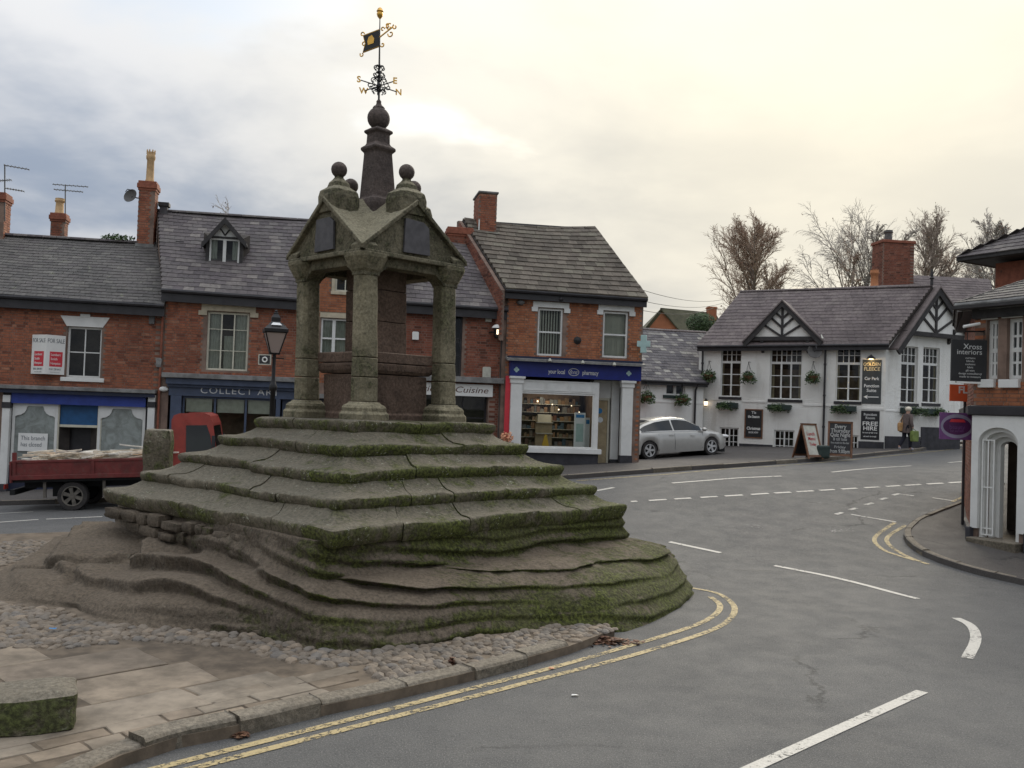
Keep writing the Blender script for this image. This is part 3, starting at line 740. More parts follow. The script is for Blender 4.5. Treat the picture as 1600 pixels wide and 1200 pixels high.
# ================================================================== LIVING ROCK UNDER THE CROSS
random.seed(3)
ROCKT = 3.78
def sq_r(a, h):                                       # radius of a corner-on square of half-diagonal h
    return h / (abs(math.cos(a)) + abs(math.sin(a)))
def build_rock():
    mb = MB(); NA, NT = 900, 92
    for i in range(NA):
        a = -math.pi + 2 * math.pi * i / NA
        rb, rt = rock_r(a), sq_r(a, ROCKT) - 0.24 * math.sin(a) - 0.02
        right = sm((math.cos(a) * 0.8 - math.sin(a) * 0.45 + 0.1) / 0.9)      # steep rounded flank on the road side
        kk = 1.75 + 1.7 * right
        ca, sa = math.cos(a), math.sin(a)
        for j in range(NT + 1):
            t = j / NT
            if t < 0.16: z = 1.12 - 0.40 * t / 0.16; r = rt + 0.12 * t / 0.16
            else:
                tt = (t - 0.16) / 0.84; z = 0.72 * (1 - tt ** kk) - 0.06 * tt; r = rt + 0.12 + (rb - rt - 0.12) * tt
            x, y = CC.x + ca * r, CC.y + sa * r; p = V((x, y, z))
            env = math.sin(math.pi * min(1, t * 1.15 + 0.02)) if t < 0.87 else math.sin(math.pi * min(1, t * 1.15 + .02)) + 0.25
            w1 = noise.noise(p * 0.55 + V((3, 1, 0))) * 0.9
            s_ = z * (3.9 + 2.4 * right) + w1 * 1.0 + ((x + 2) * 0.30 if sa < 0 else 0) + 0.16 * noise.noise(p * 2.1) + 0.05 * noise.noise(p * 7)
            fr_ = s_ - math.floor(s_)
            led = (fr_ / 0.74 if fr_ < 0.74 else 1 - sm((fr_ - 0.74) / 0.26)) - 0.5
            amp = 0.22 * (0.50 + 0.58 * right) * max(0, env) * (0.85 + 0.5 * noise.noise(p * 0.7 + V((0, 9, 2))))
            dr = -amp * led
            # broad slabs on the worn left flank, split by cracks
            vd = noise.voronoi(V((x * 0.36 + 0.30 * w1, y * 0.36, z * 1.1)))[0]
            left = 1 - right
            crack = sm((vd[1] - vd[0]) / 0.07)
            dr += (left * 0.9 + .1) * max(0, env) * (0.08 * (0.5 - vd[0]) - 0.07 * (1 - crack))
            dr += max(0, env) * (0.10 * noise.noise(p * 1.1 + V((7, 0, 0))) + 0.035 * noise.noise(p * 3.1) + 0.022 * noise.noise(p * 8) + 0.014 * noise.noise(p * 19))
            dz = max(0, env) * (0.035 * noise.noise(p * 2.2 + V((0, 5, 0))) + 0.014 * noise.noise(p * 7))
            r2 = r + dr
            dz += left * max(0, env) * (0.07 * (0.45 - vd[0]) - 0.085 * (1 - crack) - 0.13 * led)
            mb.v.append(V((CC.x + ca * r2, CC.y + sa * r2, max(-0.06, z + dz + 0.2 * dr * left))))
    n = NT + 1
    for i in range(NA):
        i2 = (i + 1) % NA
        for j in range(NT): mb.f.append((i * n + j, i * n + j + 1, i2 * n + j + 1, i2 * n + j))
    mb.f.append(tuple(i * n for i in range(NA)))
    mb.t = [0.5] * len(mb.f)
    o = mb.build('rock_outcrop', 'rock_stone', smooth=False, label='worn brown and mossy sandstone outcrop rising under the stone steps', cat='rock')
    o.data.polygons.foreach_set('use_smooth', [True] * len(o.data.polygons))
build_rock()
# ================================================================== MARKET CROSS
cross = thing('market_cross', 'weathered stone market cross with gabled canopy, ball finials and gilded weathervane on steps', 'monument', CC)
TR = [1.82, 2.34, 2.87, 3.37, 3.84]; TCY = [0, -.05, -.12, -.20, -.28]; TRO = [0, .5, 1, 2, 3]; TZ = [2.37, 2.08, 1.80, 1.52, 1.25]
DIRS = [V((math.cos(R(a)), math.sin(R(a)), 0)) for a in (-90, 0, 90, 180)]
def wear(p, am=1.0):
    return V((0.022 * noise.noise(p * 1.6), 0.022 * noise.noise(p * 1.6 + V((4, 0, 0))), 0.03 * noise.noise(p * 0.9 + V((0, 8, 0))) + 0.012 * noise.noise(p * 4))) * am
stepset = MB()
steps = part('steps', 'step_stone', cross, Fr(CC, (1, -1)), (-0.8, 0.8, 1.0, 2.30, -0.8, 0.8), (-2.0, 2.0, 0.9, 1.55, -2.0, 2.0))
for ti in range(5):
    a = TR[ti] / math.sqrt(2); z = TZ[ti]; TC = CC + V((0, TCY[ti], 0)); TD = [V((math.cos(R(q_ + TRO[ti])), math.sin(R(q_ + TRO[ti])), 0)) for q_ in (-90, 0, 90, 180)]; TC0 = CC + V((0, TCY[max(0, ti - 1)], 0)); TD0 = [V((math.cos(R(q_ + TRO[max(0, ti - 1)])), math.sin(R(q_ + TRO[max(0, ti - 1)])), 0)) for q_ in (-90, 0, 90, 180)]
    ain = TR[ti - 1] / math.sqrt(2) if ti else 0.25
    zi = z + 0.135 if ti else z + 0.012
    lowz = z - 0.165 if ti < 4 else z - 0.21
    prof = [(a - 0.06, lowz), (a - 0.025, lowz + 0.04), (a - 0.006, z - 0.08), (a, z - 0.045), (a - 0.008, z - 0.014), (a - 0.03, z), (a - 0.08, z + 0.006)]
    for t in (0.35, 0.6, 0.8, 0.92, 1.0):
        q = a - 0.08 + (ain - 0.04 - a + 0.08) * t
        prof.append((q, z + 0.006 + (zi - z) * t ** 2.3))
    prof += [(ain - 0.08, lowz)]
    nb = max(2, int(round(a * 2 / 1.05)))
    for k in range(4):
        cuts = [0.0] + [(i + random.uniform(-0.22, 0.22)) / nb for i in range(1, nb)] + [1.0]
        for c0, c1 in zip(cuts, cuts[1:]):
            mb = MB(); n = max(4, int((c1 - c0) * 2 * a / 0.09)); npf = len(prof)
            g0 = 0.004 / a if c0 > 0 else 0; g1 = 0.004 / a if c1 < 1 else 0
            dzb = random.uniform(-0.014, 0.014); dout = random.uniform(-0.016, 0.016)
            for i in range(n + 1):
                s_ = c0 + g0 + (c1 - g1 - c0 - g0) * i / n
                ends = 0.0 if (c0 == 0 and i < 2) or (c1 == 1 and i > n - 2) else 1.0
                for q, h in prof:
                    wi = 1 - (q - ain + .06) / max(.05, a - ain + .06); wi = max(0, min(1, wi)); p = (TC + (TD[k] * (1 - s_) + TD[(k + 1) % 4] * s_) * ((q + dout * ends) * math.sqrt(2))).lerp(TC0 + (TD0[k] * (1 - s_) + TD0[(k + 1) % 4] * s_) * (q * math.sqrt(2)), wi)
                    p = p + V((0, 0, h + dzb * ends)); edge = 1.5 if abs(q - a) < 0.04 else 0.8
                    mb.v.append(p + wear(p, edge) + (V((noise.noise(p * 9), noise.noise(p * 9 + V((3, 3, 0))), 0.8 * noise.noise(p * 11))) * 0.012 if abs(q - a) < .05 else V((0, 0, 0))))
            mb.f = [(i * npf + j, (i + 1) * npf + j, (i + 1) * npf + j + 1, i * npf + j + 1) for i in range(n) for j in range(npf - 1)]
            mb.f += [tuple(range(npf - 1, -1, -1)), tuple(n * npf + j for j in range(npf))]
            mb.t = [0.5] * len(mb.f); mb.build('step_stone', 'step_stone', steps, smooth=True)
# coursed rubble under the lowest step, flush with the rock
TC = CC + V((0, TCY[4], 0)); TD = [V((math.cos(R(q_ + TRO[4])), math.sin(R(q_ + TRO[4])), 0)) for q_ in (-90, 0, 90, 180)]
for k in (3,):
    for zc_, hh0 in ((0.94, 0.085), (0.79, 0.075)):
        s_ = 0.01 if k == 3 else 0.0
        while s_ < 0.9:
            wl = random.uniform(0.035, 0.11); hh = hh0 * random.uniform(.75, 1.1)
            if random.random() < .82:
                bm = bmesh.new(); bmesh.ops.create_cube(bm, size=2); bmesh.ops.subdivide_edges(bm, edges=bm.edges[:], cuts=3, use_grid_fill=True)
                sc = s_ + wl / 2
                c = TC + (TD[k] * (1 - sc) + TD[(k + 1) % 4] * sc) * (TR[4] - 0.11 + random.uniform(-.04, .03)) + V((0, 0, zc_ + random.uniform(-.02, .02)))
                tg = (TD[(k + 1) % 4] - TD[k]).normalized(); nn_ = (TD[(k + 1) % 4] + TD[k]).normalized(); mb = MB(); so = random.uniform(0, 50)
                for v in bm.verts:
                    q = v.co * 1.0; q = q.normalized() * q.length ** 0.55 if q.length > 1.1 else q
                    q = q * (1 + 0.10 * noise.noise(q * 1.7 + V((so, 0, 0))) + 0.05 * noise.noise(q * 4 + V((so, 3, 0))))
                    mb.v.append(c + tg * q.x * wl * 2.55 + nn_ * q.y * 0.13 + V((0, 0, q.z * hh)))
                mb.f = [tuple(v.index for v in f.verts) for f in bm.faces]; mb.t = [0.5] * len(mb.f); bm.free()
                mb.build('footing_stone', 'rock_stone', cross, smooth=True)
            s_ += wl
def sqlathe(mb, c, prof, cham=0.3, ang=R(45), t=0.5):
    """stacked square rings with chamfered corners; prof of (half width, z)"""
    c = V(c); e1 = V((math.cos(ang), math.sin(ang), 0)); e2 = V((-e1.y, e1.x, 0)); vs = []
    for h, z in prof:
        k = h * (1 - cham)
        for x, y in ((h, -k), (h, k), (k, h), (-k, h), (-h, k), (-h, -k), (-k, -h), (k, -h)):
            p = c + e1 * x + e2 * y + V((0, 0, z)); vs.append(p + V((noise.noise(p * 6), noise.noise(p * 6 + V((3, 0, 0))), 0)) * 0.007)
    n = 8; m_ = len(prof)
    fs = [(i * n + j, i * n + (j + 1) % n, (i + 1) * n + (j + 1) % n, (i + 1) * n + j) for i in range(m_ - 1) for j in range(n)] + [tuple(range(n - 1, -1, -1)), tuple(range((m_ - 1) * n, m_ * n))]
    mb.add(vs, fs, t); return mb
fine = lambda z0, z1, h0, h1, n: [(h0 + (h1 - h0) * i / n + 0.004 * noise.noise(V((i * .7, z0 * 9, 1))), z0 + (z1 - z0) * i / n) for i in range(n + 1)]
for k in range(4):
    c = CC + DIRS[k] * 1.03
    pier = sqlathe(MB(), c, fine(3.26, 4.42, 0.148, 0.14, 8) + [(0.155, 4.45), (0.18, 4.48), (0.215, 4.56), (0.255, 4.65), (0.26, 4.71)], 0.34).build('pier', 'pier_stone', cross, bevel=0.012)
    sqlathe(MB(), c, fine(2.985, 3.25, 0.155, 0.15, 3), 0.34).build('pier_block', 'pier_stone', pier, bevel=0.012)
    sqlathe(MB(), c, fine(2.64, 2.975, 0.157, 0.154, 3), 0.34).build('pier_block', 'pier_stone', pier, bevel=0.012)
    sqlathe(MB(), c, [(0.275, 2.36), (0.275, 2.46), (0.268, 2.475), (0.245, 2.50), (0.245, 2.55), (0.225, 2.585), (0.185, 2.61), (0.17, 2.635)], 0.22).build('pier_base', 'pier_stone', pier, bevel=0.012)
# core pillar with its ledge
core = sqlathe(MB(), CC, [(0.58, 2.36), (0.58, 2.46), (0.56, 2.48)] + fine(2.5, 3.04, 0.56, 0.56, 3), 0.04).build('pedestal', 'core_stone', cross, bevel=0.015)
sqlathe(MB(), CC, [(0.58, 3.05), (0.62, 3.10), (0.635, 3.16), (0.635, 3.20)], 0.03).build('ledge', 'core_stone', core, bevel=0.015)
sqlathe(MB(), CC, [(0.64, 3.21), (0.645, 3.34), (0.63, 3.36)], 0.03).build('ledge', 'core_stone', core, bevel=0.015)
for z0, z1, h in ((3.36, 3.83, 0.335), (3.838, 4.30, 0.33), (4.308, 4.85, 0.328)):
    sqlathe(MB(), CC, fine(z0, z1, h, h, 3), 0.05).build('pillar_block', 'core_stone', cross, bevel=0.012)
# canopy: four lintels, four gables with slate plates, crossed stone roof
GA = 0.93
canopy = MB()
ctop = CC + V((0, 0, 5.74))
for k in range(4):
    an = R(-135 + 90 * k); n_ = V((math.cos(an), math.sin(an), 0)); u_ = V((-n_.y, n_.x, 0))
    fr = Fr(CC + n_ * 0.73, (u_.x, u_.y))
    lin = [(-0.88, 4.40), (-0.60, 4.40), (-0.56, 4.46), (-0.44, 4.55), (0.44, 4.55), (0.56, 4.46), (0.60, 4.40), (0.88, 4.40), (0.88, 4.70), (-0.88, 4.70)]
    MB().prism(fr, lin, -0.13, 0.13).build('lintel', 'gable_stone', cross, bevel=0.012)
    fg = Fr(CC + n_ * GA, (u_.x, u_.y))
    gb = MB().prism(fg, [(-GA, 4.70), (GA, 4.70), (GA, 4.78), (0.0, 5.50), (-GA, 4.78)], -0.20, -0.03).build('gable', 'gable_stone', cross, bevel=0.01)
    MB().prism(fg, [(-GA + .02, 4.68), (GA - .02, 4.68), (GA - .02, 4.745), (-GA + .02, 4.745)], -0.02, 0.045).build('string_course', 'gable_stone', gb, bevel=0.012)
    tl = random.uniform(-0.03, 0.03)
    MB().prism(fg, [(-0.24 + tl, 4.79), (0.24 + tl, 4.80), (0.235, 5.20), (0.13, 5.27), (-0.2, 5.27 + tl)], -0.02, 0.02).build('slate_plate', 'plate_slate', gb, bevel=0.006)
    for sg in (-1, 1):                                 # coping up each rake
        pl = [(sg * (GA + 0.035), 4.74), (sg * (GA + 0.035), 4.81), (0.0, 5.585), (0.0, 5.505)]
        if sg < 0: pl = pl[::-1]
        MB().prism(fg, pl, -0.24, 0.05).build('coping', 'gable_stone', gb, bevel=0.012)
    # roof slopes either side of this gable's ridge
    apex = fg.P(0, 5.55, -0.2)
    for sg in (-1, 1):
        cor = CC + DIRS[(k + 3) % 4 if sg < 0 else k] * (GA * math.sqrt(2) - 0.03) + V((0, 0, 4.80))
        a_, b_, c_ = apex, cor, ctop
        nr = (b_ - a_).cross(c_ - a_)
        if nr.z < 0: b_, c_ = c_, b_
        mb = MB(); N = 8; idx = {}
        for i in range(N + 1):
            for j in range(N + 1 - i):
                p = a_ + (b_ - a_) * i / N + (c_ - a_) * j / N; idx[i, j] = len(mb.v); p = p + V((0, 0, 0.015 * noise.noise(p * 5))); mb.v.append(p)
        for i in range(N):
            for j in range(N - i):
                mb.f.append((idx[i, j], idx[i + 1, j], idx[i, j + 1]))
                if j < N - i - 1: mb.f.append((idx[i + 1, j], idx[i + 1, j + 1], idx[i, j + 1]))
        mb.t = [.5] * len(mb.f); mb.build('roof_slope', 'gable_stone', cross)
    # pedestal and ball on each gable
    pc = CC + n_ * 0.70
    fin = sqlathe(MB(), pc, [(0.24, 5.36), (0.245, 5.60), (0.225, 5.69), (0.17, 5.73), (0.135, 5.76), (0.12, 5.82), (0.075, 5.87), (0.055, 5.90), (0.055, 5.93)], 0.3).build('gable_pedestal', 'gable_stone', cross, bevel=0.015)
    MB().ball(pc + V((0, 0, 6.02)), 0.118, 20).build('ball_finial', 'spire_stone', fin, smooth=True)
sqlathe(MB(), CC, [(0.30, 5.30), (0.29, 5.60), (0.27, 5.68), (0.215, 5.70), (0.205, 5.73), (0.16, 6.40), (0.165, 6.42), (0.20, 6.46), (0.20, 6.49), (0.15, 6.53), (0.135, 6.56), (0.13, 6.70), (0.165, 6.73), (0.165, 6.755), (0.11, 6.79), (0.08, 6.81)], 0.12).build('spire', 'spire_stone', cross, bevel=0.012)
MB().ball(CC + V((0, 0, 6.95)), 0.172, 24).build('ball_finial', 'spire_stone', cross, smooth=True)
MB().lathe(CC, [(0.08, 7.08), (0.095, 7.11), (0.075, 7.135), (0.05, 7.15), (0.035, 7.19), (0.04, 7.21), (0.02, 7.24)], 12).build('finial_cap', 'spire_stone', cross, smooth=True)
vane = MB().tube([CC + V((0, 0, 7.2)), CC + V((0, 0, 7.8)), CC + V((0, 0, 8.52))], [0.016, 0.014, 0.007], 8).build('weathervane', 'black_iron', cross)
def curl(mb, c, ax1, ax2, r, a0, a1, rad, shrink=0.35, n=14):
    mb.tube([V(c) + (V(ax1) * math.cos(a0 + (a1 - a0) * i / n) + V(ax2) * math.sin(a0 + (a1 - a0) * i / n)) * r * (1 - (1 - shrink) * i / n) for i in range(n + 1)], rad, 5)
Z3 = V((0, 0, 1))
scr = MB()
for k in range(8):
    d = V((math.cos(R(45 * k + 20)), math.sin(R(45 * k + 20)), 0))
    big = k % 2 == 0
    for z0, rr, off, sg in ((7.36, 0.05, 0.075, 1), (7.52, 0.06, 0.085, 1), (7.45, 0.045, 0.14, -1), (7.62, 0.045, 0.06, -1), (7.72, 0.05, 0.05, 1)):
        curl(scr, CC + V((0, 0, z0)) + d * off, d * -1, Z3 * sg, rr, 0, 5.0, 0.0085 if big else 0.007)
scr.ball(CC + V((0, 0, 7.66)), (0.05, 0.05, 0.022), 10).ball(CC + V((0, 0, 7.45)), 0.045, 10)
scr.build('scrollwork', 'black_iron', vane)
for d, ch in ((V((-0.72, -0.69, 0)), 'S'), (V((0.74, -0.67, 0)), 'E'), (V((0.72, 0.69, 0)), 'N'), (V((-0.74, 0.67, 0)), 'W')):
    MB().tube([CC + V((0, 0, 7.45)), CC + V((0, 0, 7.45)) + d * 0.33], 0.009, 6).build('pointer_arm', 'black_iron', vane)
    f_ = Fr(CC + V((0, 0, 7.45)) + d * 0.37, (1, 0.15)); text(vane, f_, ch, 0, 0.0, 0, 0.13, 'gold', bold=0.004)
fv = Fr(CC, (0.86, -0.35))
flag = MB().prism(fv, [(-0.29, 8.00), (-0.01, 8.06), (-0.01, 8.32), (-0.29, 8.26), (-0.25, 8.13)], -0.006, 0.006).build('flag_plate', 'black_iron', vane)
gm = MB()
gm.tube([fv.P(-0.01, 8.32), fv.P(-0.29, 8.26), fv.P(-0.25, 8.13), fv.P(-0.29, 8.0), fv.P(-0.01, 8.06)], 0.011, 5)
for c, a0 in (((-0.305, 8.285), 0), ((-0.31, 7.97), 2.5), ((-0.275, 8.13), 1)): curl(gm, fv.P(*c), fv.u, Z3, 0.035, a0, a0 + 5, 0.010, 0.5)
gm.prism(fv, [(-0.20, 8.10), (-0.10, 8.12), (-0.09, 8.19), (-0.13, 8.25), (-0.19, 8.22), (-0.21, 8.16)], -0.012, 0.012)
gm.build('flag_gilding', 'gold', flag)
gt = MB(); gt.tube([fv.P(0, 8.2), fv.P(0.12, 8.27), fv.P(0.24, 8.34)], 0.012, 5)
for c, a0, r_ in (((0.05, 8.32), 0, .035), ((0.16, 8.34), 1, .055), ((0.19, 8.23), 3, .05), ((0.26, 8.33), 2, .04), ((0.05, 8.08), 3.5, .035), ((0.13, 8.37), 4, .04)): curl(gt, fv.P(*c), fv.u, Z3, r_, a0, a0 + 5.4, 0.0105, 0.4)
gt.build('vane_tail', 'gold', vane)
MB().lathe(CC, [(0.008, 8.48), (0.04, 8.52), (0.052, 8.56), (0.04, 8.585), (0.055, 8.60), (0.035, 8.64), (0.012, 8.66)], 10).build('crown_finial', 'gold', vane, smooth=True)
# the old canopy leans a little to the left of its steps
def lean(o, k=-0.026):
    for c in o.children:
        if c.name.split('.')[0] in ('steps', 'footing_stone'): continue
        if c.type == 'MESH' and not c.data.get('leant'):
            for v in c.data.vertices: v.co.x += k * max(0.0, v.co.z - 2.40)
            c.data['leant'] = 1
        lean(c, k)
lean(cross)
# ---- loose stones
def rough_block(name, lo, hi, label, cat, mat='block_stone', rot=0.0, top_slope=0.0):
    bm = bmesh.new(); bmesh.ops.create_cube(bm, size=1); bmesh.ops.subdivide_edges(bm, edges=bm.edges[:], cuts=9, use_grid_fill=True)
    c = (V(lo) + V(hi)) / 2; d = V(hi) - V(lo); mb = MB(); q_ = Matrix.Rotation(rot, 3, 'Z')
    for v in bm.verts:
        p = v.co.copy(); nr = V([1 if e > .49 else -1 if e < -.49 else 0 for e in p]); k = sum(abs(e) for e in nr)
        p = V((p.x * d.x, p.y * d.y, p.z * d.z))
        if k > 1: p -= V([nr[i] * min(0.03, d[i] * .1) * (k - 1) * 0.6 for i in range(3)])
        p.z += top_slope * p.x * (v.co.z + .5)
        p = q_ @ p + c; p += 0.02 * V((noise.noise(p * 4), noise.noise(p * 4 + V((5, 0, 0))), noise.noise(p * 4 + V((0, 5, 0))))) + 0.008 * V((noise.noise(p * 13), noise.noise(p * 13 + V((5, 0, 0))), 0)); mb.v.append(p)
    mb.f = [tuple(v.index for v in f.verts) for f in bm.faces]; mb.t = [.5] * len(mb.f); bm.free()
    return mb.build(name, mat, smooth=True, label=label, cat=cat)
bl = gnd(115, 1143, ISZ)
bc = V((bl.x, bl.y, 0)) + Matrix.Rotation(R(24), 3, 'Z') @ V((-0.65, 0.25, 0))
rough_block('stone_block', (bc.x - 0.65, bc.y - 0.25, ISZ - .02), (bc.x + 0.65, bc.y + 0.25, ISZ + 0.29), 'low mossy stone block lying on the flagstones near the kerb', 'stone block', rot=R(24))
sp = at(248, 700, 15.6)
rough_block('stone_post', (sp.x - 0.21, 15.4, -0.02), (sp.x + 0.21, 15.8, 2.06), 'upright weathered stone post behind the steps beside the flatbed truck', 'stone post', rot=R(8))
# ---- fallen leaves and litter
def leaf_pile(px, n, rad, label, h=0.05):
    mb = MB(); c = gnd(*px)
    for _ in range(n):
        a, r_ = random.uniform(0, 6.3), abs(random.gauss(0, 0.5)); x = c.x + math.cos(a) * r_ * rad[0] + math.sin(a) * r_ * rad[2]; y = c.y + math.sin(a) * r_ * rad[1] + math.cos(a) * r_ * rad[0] * 0.12
        z = zf(x, y) + 0.008 + max(0, h * (1 - r_)) * random.random(); s_ = random.uniform(0.02, 0.045)
        m_ = Matrix.Rotation(random.uniform(0, 6.3), 3, 'Z') @ Matrix.Rotation(random.uniform(-.7, .7), 3, 'X')
        mb.add([V((x, y, z)) + m_ @ V(q) * s_ for q in ((-1, 0, 0.1), (0, -.6, 0), (1, 0, .25), (0, .6, 0))], [(0, 1, 2, 3)], random.random())
    mb.build('fallen_leaves', 'leaf_brown', label=label, cat='leaves', kind='stuff')
leaf_pile((925, 1003), 900, (0.55, 0.16, 0.0), 'drift of brown leaves where the kerb meets the rock', 0.07)
leaf_pile((705, 1052), 140, (0.16, 0.12, 0.0), 'small scatter of brown leaves on the cobbles', 0.15)
leaf_pile((378, 1152), 60, (0.10, 0.06, 0.0), 'few brown leaves lying in the gutter by the kerb', 0.03)
for px, lb in (((898, 1088), 'pale scrap of litter lying on the road'), ((862, 1046), 'orange scrap on the upper yellow line'), ((82, 984), 'blue scrap of litter on the cobbles')):
    c = gnd(*px, 0.13 if px[0] < 100 else 0); mb = MB()
    k = 9; mb.v = [c + V((0.035 * math.cos(i * 6.28 / k) * random.uniform(.6, 1.3), 0.03 * math.sin(i * 6.28 / k) * random.uniform(.6, 1.3), 0.008 + random.uniform(0, .012))) for i in range(k)] + [c + V((0, 0, 0.02))]
    mb.f = [(i, (i + 1) % k, k) for i in range(k)]; mb.t = [.5] * k
    mb.build('litter', {898: 'sign_white', 862: 'peach_flower', 82: 'stand_blue'}[px[0]], label=lb, cat='litter')
# ================================================================== BUILDING KIT
def wall_mesh(fr, u0, u1, v0, v1, ops, th, gable=None):
    us = sorted({u0, u1, *[o[0] for o in ops], *[o[1] for o in ops]}); vs = sorted({v0, v1, *[o[2] for o in ops], *[o[3] for o in ops]})
    us = [u for u in us if u0 <= u <= u1]; vs = [v for v in vs if v0 <= v <= v1]
    bm = bmesh.new(); G_ = {}
    def vt(i, j):
        if (i, j) not in G_: G_[i, j] = bm.verts.new(fr.P(us[i], vs[j]))
        return G_[i, j]
    for i in range(len(us) - 1):
        for j in range(len(vs) - 1):
            cu, cv = (us[i] + us[i + 1]) / 2, (vs[j] + vs[j + 1]) / 2
            if any(o[0] < cu < o[1] and o[2] < cv < o[3] for o in ops): continue
            bm.faces.new((vt(i, j), vt(i + 1, j), vt(i + 1, j + 1), vt(i, j + 1)))
    if gable:
        top = [vt(i, len(vs) - 1) for i in range(len(us))]
        bm.faces.new([bm.verts.new(fr.P(*gable))] + top)
    r = bmesh.ops.extrude_face_region(bm, geom=bm.faces[:])
    bmesh.ops.translate(bm, vec=fr.n * -th, verts=[q for q in r['geom'] if isinstance(q, bmesh.types.BMVert)])
    bmesh.ops.recalc_face_normals(bm, faces=bm.faces)
    mb = MB(); bm.verts.index_update(); mb.v = [v.co.copy() for v in bm.verts]; mb.f = [tuple(v.index for v in f.verts) for f in bm.faces]; mb.t = [.5] * len(mb.f); bm.free()
    return mb
def brick_variants(l, h=0.066, proud=0.007):
    out = []
    for k in range(12):
        x, z, y = l / 2 + random.uniform(-.002, .002), h / 2, proud + random.uniform(-.003, .003)
        p = [(-x, 0.004, -z), (x, 0.004, -z), (x, 0.004, z), (-x, 0.004, z), (-x + .003, -y, -z + .003), (x - .003, -y, -z + .003), (x - .003, -y, z - .003), (-x + .003, -y, z - .003)]
        mb = MB(); mb.add(p, [(4, 5, 6, 7), (0, 1, 5, 4), (1, 2, 6, 5), (2, 3, 7, 6), (3, 0, 4, 7)], (k + .5) / 12); out.append(mb)
    return out
def bricks(fr, u0, u1, v0, v1, ops, parent, mat='brick_red', nmax=300, gable=None, flemish=True):
    va = brick_variants(0.215) + brick_variants(0.1025); pl = []; rot = fr.rot(); j = 0; v = v0 + 0.037
    vt = gable[1] if gable else v1
    while v < vt - 0.03:
        a, b = u0, u1
        if gable and v > v1:
            k = (v - v1) / (gable[1] - v1); a = u0 + (gable[0] - u0) * k + .05; b = u1 + (gable[0] - u1) * k - .05
        u = u0 - (0.06 if j % 2 else 0.0); i = j % 2
        while u < b:
            hd = flemish and i % 2 == 1; l = 0.1025 if hd else 0.215; c = u + l / 2
            if c - l / 2 >= a - 0.005 and c + l / 2 <= b + 0.005 and not any(o[0] - l / 2 - .005 < c < o[1] + l / 2 + .005 and o[2] - .036 < v < o[3] + .036 for o in ops):
                kk = random.randrange(12) if random.random() < .6 else random.choice((3, 4, 5, 6, 7)); pl.append((Matrix.Translation(fr.P(c, v)) @ rot, kk + (12 if hd else 0)))
            u += l + 0.010; i += 1
        v += 0.076; j += 1
    pieces('brick', mat, parent, va, pl, nmax)
def stack(parent, fr, u0, u1, v0, v1, dep, mat='brick_red', name='chimney', cap=True, nmax=0):
    """brick chimney: core with real bricks on its four sides and a corbelled head; n=0 is its front"""
    ch = part(name, 'mortar', parent, fr, (u0, u1, v0, v1, -dep, 0))
    bricks(fr, u0, u1, v0, v1, [], ch, mat, nmax)
    fl = Fr(fr.P(u0, 0, -dep), fr.n); bricks(fl, 0, dep, v0, v1, [], ch, mat, 0)
    f2 = Fr(fr.P(u1, 0, 0), -fr.n); bricks(f2, 0, dep, v0, v1, [], ch, mat, 0)
    if cap:
        part('chimney_head', 'brick_dark', ch, fr, (u0 - .03, u1 + .03, v1 - .30, v1 - .225, -dep - .03, .03), (u0 - .06, u1 + .06, v1 - .225, v1 - .075, -dep - .06, .06), (u0 - .03, u1 + .03, v1 - .075, v1 + .01, -dep - .03, .03), bevel=0.012)
    return ch
def pot(parent, c, h, r, mat='buff_pot', crown=False):
    mb = MB(); mb.lathe(c, [(r * 1.1, -0.03), (r * 1.1, h * .08), (r * .95, h * .12), (r * .85, h * .72), (r * 1.08, h * .78), (r * 1.12, h * .86), (r, h * .9), (r * 1.02, h), (r * .7, h), (r * .7, h * .8)], 12)
    if crown:
        for k in range(8):
            a = k * math.pi / 4; mb.ball(V(c) + V((math.cos(a) * r * .95, math.sin(a) * r * .95, h)), (r * .22, r * .22, h * .09), 6)
    return mb.build('chimney_pot', mat, parent, smooth=True)
def slate_variants(w_, l_, th):
    th = th * 1.5
    out = []
    for k in range(14):
        mb = MB(); x = w_ / 2 - 0.004; j = lambda s=.006: random.uniform(-s, s)
        lo = -l_ * 0.1 + j(.008); e = random.choice((0, 0, 0, 1)) * random.uniform(0, .02)
        p = [(-x + j(.002), lo + e, 0.002), (x + j(.002), lo, 0.002), (x, l_, -0.003), (-x, l_, -0.003)]
        up = [(a, b, c + th + (0.012 if b < l_ / 2 else -th * .6)) for a, b, c in p]
        mb.add(p + up, [(4, 5, 6, 7), (0, 1, 5, 4), (1, 2, 6, 5), (3, 0, 4, 7)], (k + .5) / 14); out.append(mb)
    return out
